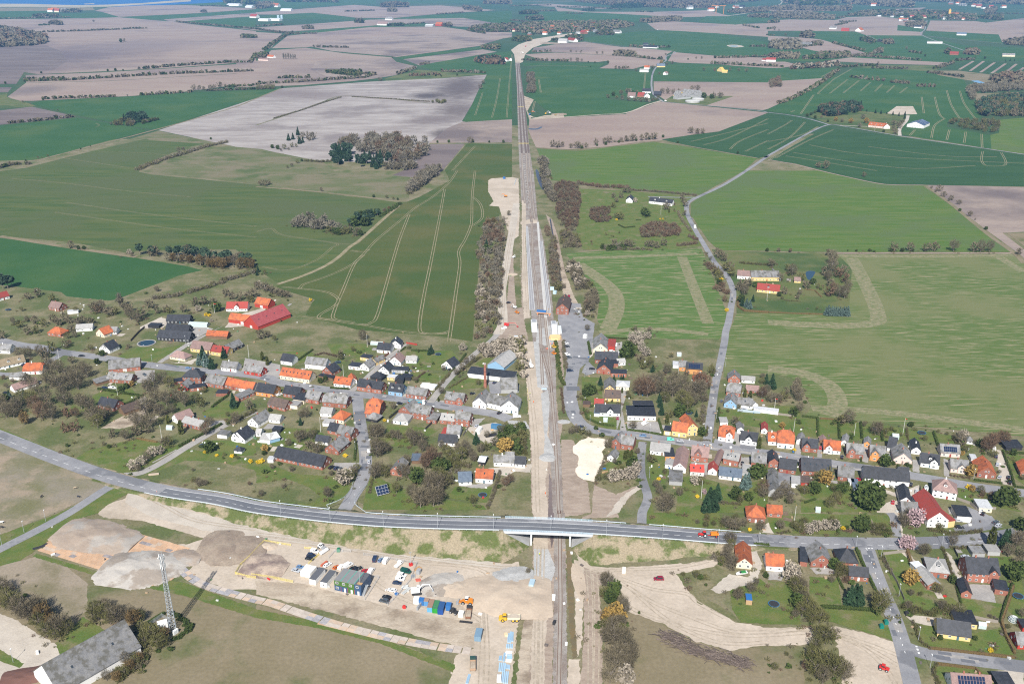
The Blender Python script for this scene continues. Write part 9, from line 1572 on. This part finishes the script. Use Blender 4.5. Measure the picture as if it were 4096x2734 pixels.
# flat wagons on the middle track
for i,(y0_,y1_)in enumerate(((384,285),(275,190),(180,100),(90,20),(10,-60))):
    A,Bp=at('12',166-(384-y0_)*.13,y0_),at('12',166-(384-y1_)*.13,y1_);m=(A+Bp)/2;d=Bp-A;L=np.hypot(*d)*.94;e=empty('flat_wagon',(m[0],m[1],.12),math.atan2(d[1],d[0]),('first','second','third','fourth','fifth')[i]+' flat rail wagon from the near end on the middle track','rail wagon');b=MB();[b.box(0,s*1.2,.9,L,.35,.3)for s in(-1,1)];[b.box(x,0,.85,.4,2.8,.4)for x in(-L/2,-L/6,L/6,L/2)];b.obj('frame',paint(.35,.33,.31,.8),e);[[link('wheel',wheel(.45,.2,drk),e,(x,s*.75,.78))for s in(-1,1)]for x in(-L*.38,L*.38)]
# far church and town, nursery cranes
m=at('03',1660,150);e=empty('church',(m[0],m[1],0),R(-8),'yellow village church with red roofs and stepped tower far off','church');yw=paint(.66,.40,.09,.8);MB().box(0,0,0,13,13,36).side([(-6.5,36),(-4,36),(-4,39),(-2,39),(-2,42),(2,42),(2,39),(4,39),(4,36),(6.5,36)],-6.5,-5).obj('tower',yw,e);MB().side([(-6.6,36),(0,43),(6.6,36)],-5,6.6).obj('tower_roof',ROOF['r'],e);MB().box(32,0,0,50,16,11).obj('nave',yw,e);b=MB();b.hexa([(7,-8.5,11),(57,-8.5,11),(57,8.5,11),(7,8.5,11),(7,-.2,20),(57,-.2,20),(57,.2,20),(7,.2,20)]);b.obj('nave_roof',ROOF['r'],e)
TW={};ORD=lambda k:['first','second','third','fourth','fifth','sixth','seventh','eighth','ninth','tenth','eleventh','twelfth'][k]if k<12 else '%dth'%(k+1)
def town(n,s,label,group,hs,sd):
    P=pts(s);lo,hi=P.min(0),P.max(0);g=np.random.default_rng(sd);k=0;W_=[WALL[x]for x in 'wwcbwg'];R_=[ROOF[x]for x in 'rgRgdgr']
    me=[]
    for i in range(8):
        b=MB();L,d,he=g.uniform(9,16),g.uniform(7,9),g.uniform(3,4.5);b.box(0,0,0,L,d,he,0);b.hexa([(-L/2-.3,-d/2-.3,he),(L/2+.3,-d/2-.3,he),(L/2+.3,d/2+.3,he),(-L/2-.3,d/2+.3,he),(-L/2-.3,-.1,he+3.6),(L/2+.3,-.1,he+3.6),(L/2+.3,.1,he+3.6),(-L/2-.3,.1,he+3.6)],1);me.append(b.mesh('distant_house',[W_[i%6],R_[i%7]]))
    while k<n:
        q=lo+(hi-lo)*g.random(2)
        if inside(P,q):k+=1;o=link('distant_house',me[int(g.integers(8))],None,(q[0],q[1],0),g.normal(0,.5),hs*g.uniform(.8,1.25));j=int(g.integers(1));tag(o,None,'house',group);col_={'roof_grey':'grey','roof_orange_tile':'orange','roof_dark_red':'red','roof_black':'black'}[o.data.materials[1].name];TW.setdefault((col_,label),[]).append((q[0]/q[1],-q[1],o))
town(46,'02:0,290 100,240 500,215 1050,240 880,290 620,310 400,320 150,330','tiny house in the village by the new railbed','houses of the far railway village',1.5,1);town(60,'03:760,150 1000,115 1400,120 1560,135 1900,165 1850,190 1400,180 1000,152','tiny house in the far church town','houses of the far church town',1.8,2);town(9,'01:1950,290 2100,262 2349,258 2349,295','tiny house among bare trees left of tracks','houses of the far hamlet',1.4,3);town(16,'03:640,15 1300,25 1300,55 800,60','tiny pale house far away near the top edge','scattered farms near the horizon',3,4);town(6,'00:400,90 620,110 600,128 450,125','tiny pale house near the sea','farms near the sea',3,5);town(10,'02:850,45 1000,50 2300,60 2349,120 1900,110','tiny pale house below the far wood','houses below the far wood',3,6);town(7,'03:1150,190 1290,182 1290,200 1160,200','tiny house in the plain before the church town','plain houses',1.8,7);town(12,'03:1340,15 2200,60 2100,100 1900,70','tiny pale house beyond the church town','houses beyond the church town',2.6,8)
for t,x,y,lb in(('02',1870,130,'left orange tower crane on the far construction site'),('02',1940,130,'right orange tower crane on the far construction site')):p=at(t,x,y);e=empty('tower_crane',(p[0],p[1],0),0,lb,'crane');MB().box(0,0,0,2.6,2.6,50).obj('mast',ora,e);MB().box(-8,0,48,42,2.2,2.6).obj('jib',ora,e)
for(c_,lb),L_ in TW.items():
    L_.sort(key=lambda a:a[0])
    for k,(_,_,o)in enumerate(L_):o['label']=' '.join((lb.replace('house',c_+'-roofed house').replace('farmhouse','farm')+(', '+('leftmost' if k==0 else 'rightmost' if k==len(L_)-1 else ORD(k)+' from left')if len(L_)>1 else '')).split()[:16])
def clutter():
    g=np.random.default_rng(11);hs=[(x,y)for x,y,l in LM if 330<math.hypot(x,y)<1050];cols=[wht,paint(.35,.25,.16,.8),paint(.5,.5,.48,.7),blu,paint(.12,.1,.09,.8),red_,paint(.1,.2,.1,.8)];b=MB()
    for i in range(900):
        x,y=hs[int(g.integers(len(hs)))];b.box(x+g.normal(0,11),y+g.normal(0,12),.09,g.uniform(.4,1.9),g.uniform(.4,1.4),g.uniform(.2,1.),int(g.choice(7,p=[.24,.3,.2,.05,.13,.03,.05])),g.uniform(0,3))
    b.obj('garden_clutter',cols)['kind']='stuff'
    soil=mat('vegetable_bed',(.18,.13,.095),(.13,.10,.06),.6,fine=.15)
    for i in range(70):
        x,y=hs[int(g.integers(len(hs)))];x+=g.normal(0,13);y+=g.normal(4,12);a=g.normal(-.1,.15);w_,d_=g.uniform(2,6),g.uniform(2,7);ca,sa=math.cos(a),math.sin(a)
        b=MB();b.poly([(x+u*ca-v*sa,y+u*sa+v*ca,.119+i*.0001)for u,v in((-w_,-d_),(w_,-d_),(w_,d_),(-w_,d_))for u,v in[(u/2,v/2)]]);struct(b.obj('vegetable_bed',[soil,pave,gravel][i%3]))
clutter()
# ------------------------------------------------------------------ labels for what is told apart by its neighbours
LA=np.array([[a,b_]for a,b_,_ in LM]);words_=['first','second','third','fourth','fifth','sixth','seventh','eighth','ninth','tenth','eleventh','twelfth']
groups={}
MINOR=('a ','the ')
for o,desc,x,y in PEND:
    d=np.hypot(LA[:,0]-x,LA[:,1]-y);i=int(np.argmin(d));dx,dy=x-LA[i,0],y-LA[i,1];ph=LM[i][2];ph=ph if ph.startswith('the ')or ph.split()[0]in('left','right')else 'the '+ph
    far_=d[i]>60
    r=('right of' if dx>0 else 'left of')if abs(dx)>abs(dy)else('behind' if dy>0 else 'in front of')
    groups.setdefault((desc,('well ' if False else '')+('far ' if far_ and 'of' in r else '')+r,ph),[]).append((x,y,o))
STOP=set('with of and the by beside at on in a behind between left right before near long one white grey black big row dark below under among above its from orange brick brown two pale red main side back far small large yellow'.split())
def setl(o,pre,ph='',post=''):
    w_=ph.split()
    while w_ and len((pre+' '+' '.join(w_)+post).split())>16:w_.pop()
    if len(w_)<len(ph.split()):
        while len(w_)>3 and w_[-1]in STOP:w_.pop()
    o['label']=' '.join((pre+' '+' '.join(w_)+post).split()[:16])
for(desc,r,ph),L_ in groups.items():
    if len(L_)==1:setl(L_[0][2],f'{desc} {r}',ph);continue
    L_.sort(key=lambda a:a[0]/max(a[1],1));n=len(L_)
    for k,(x,y,o)in enumerate(L_):
        w_=('left' if n==2 else 'leftmost')if k==0 else('right' if n==2 else 'rightmost')if k==n-1 else ORD(k)
        if k in(0,n-1):setl(o,f'{w_} {desc} {r}',ph)
        else:setl(o,f'{desc} {r}',ph,f', {w_} from left')
from collections import Counter
seen=Counter();
for o in TOPS:
    l=o.get('label')
    if not l or o.get('group')=='x':continue
    seen[l]+=1
    if seen[l]>1:setl(o,(words_[seen[l]-1]if seen[l]<13 else str(seen[l]))+' '+l)
# ------------------------------------------------------------------ haze
b=MB();b.hexa([(-44000,-550,-1.2),(44000,-550,-1.2),(44000,58000,-1.2),(-44000,58000,-1.2),(-44000,-550,300),(44000,-550,300),(44000,58000,300),(-44000,58000,300)])
hz=bpy.data.materials.new('haze');hz.use_nodes=True;n_=hz.node_tree;n_.nodes.clear();o_=n_.nodes.new('ShaderNodeOutputMaterial');v_=n_.nodes.new('ShaderNodeVolumePrincipled');v_.inputs['Color'].default_value=(.26,.55,1,1);v_.inputs['Density'].default_value=4.6e-5;n_.links.new(v_.outputs[0],o_.inputs['Volume'])
h_=b.obj('haze',hz);h_['kind']='stuff'
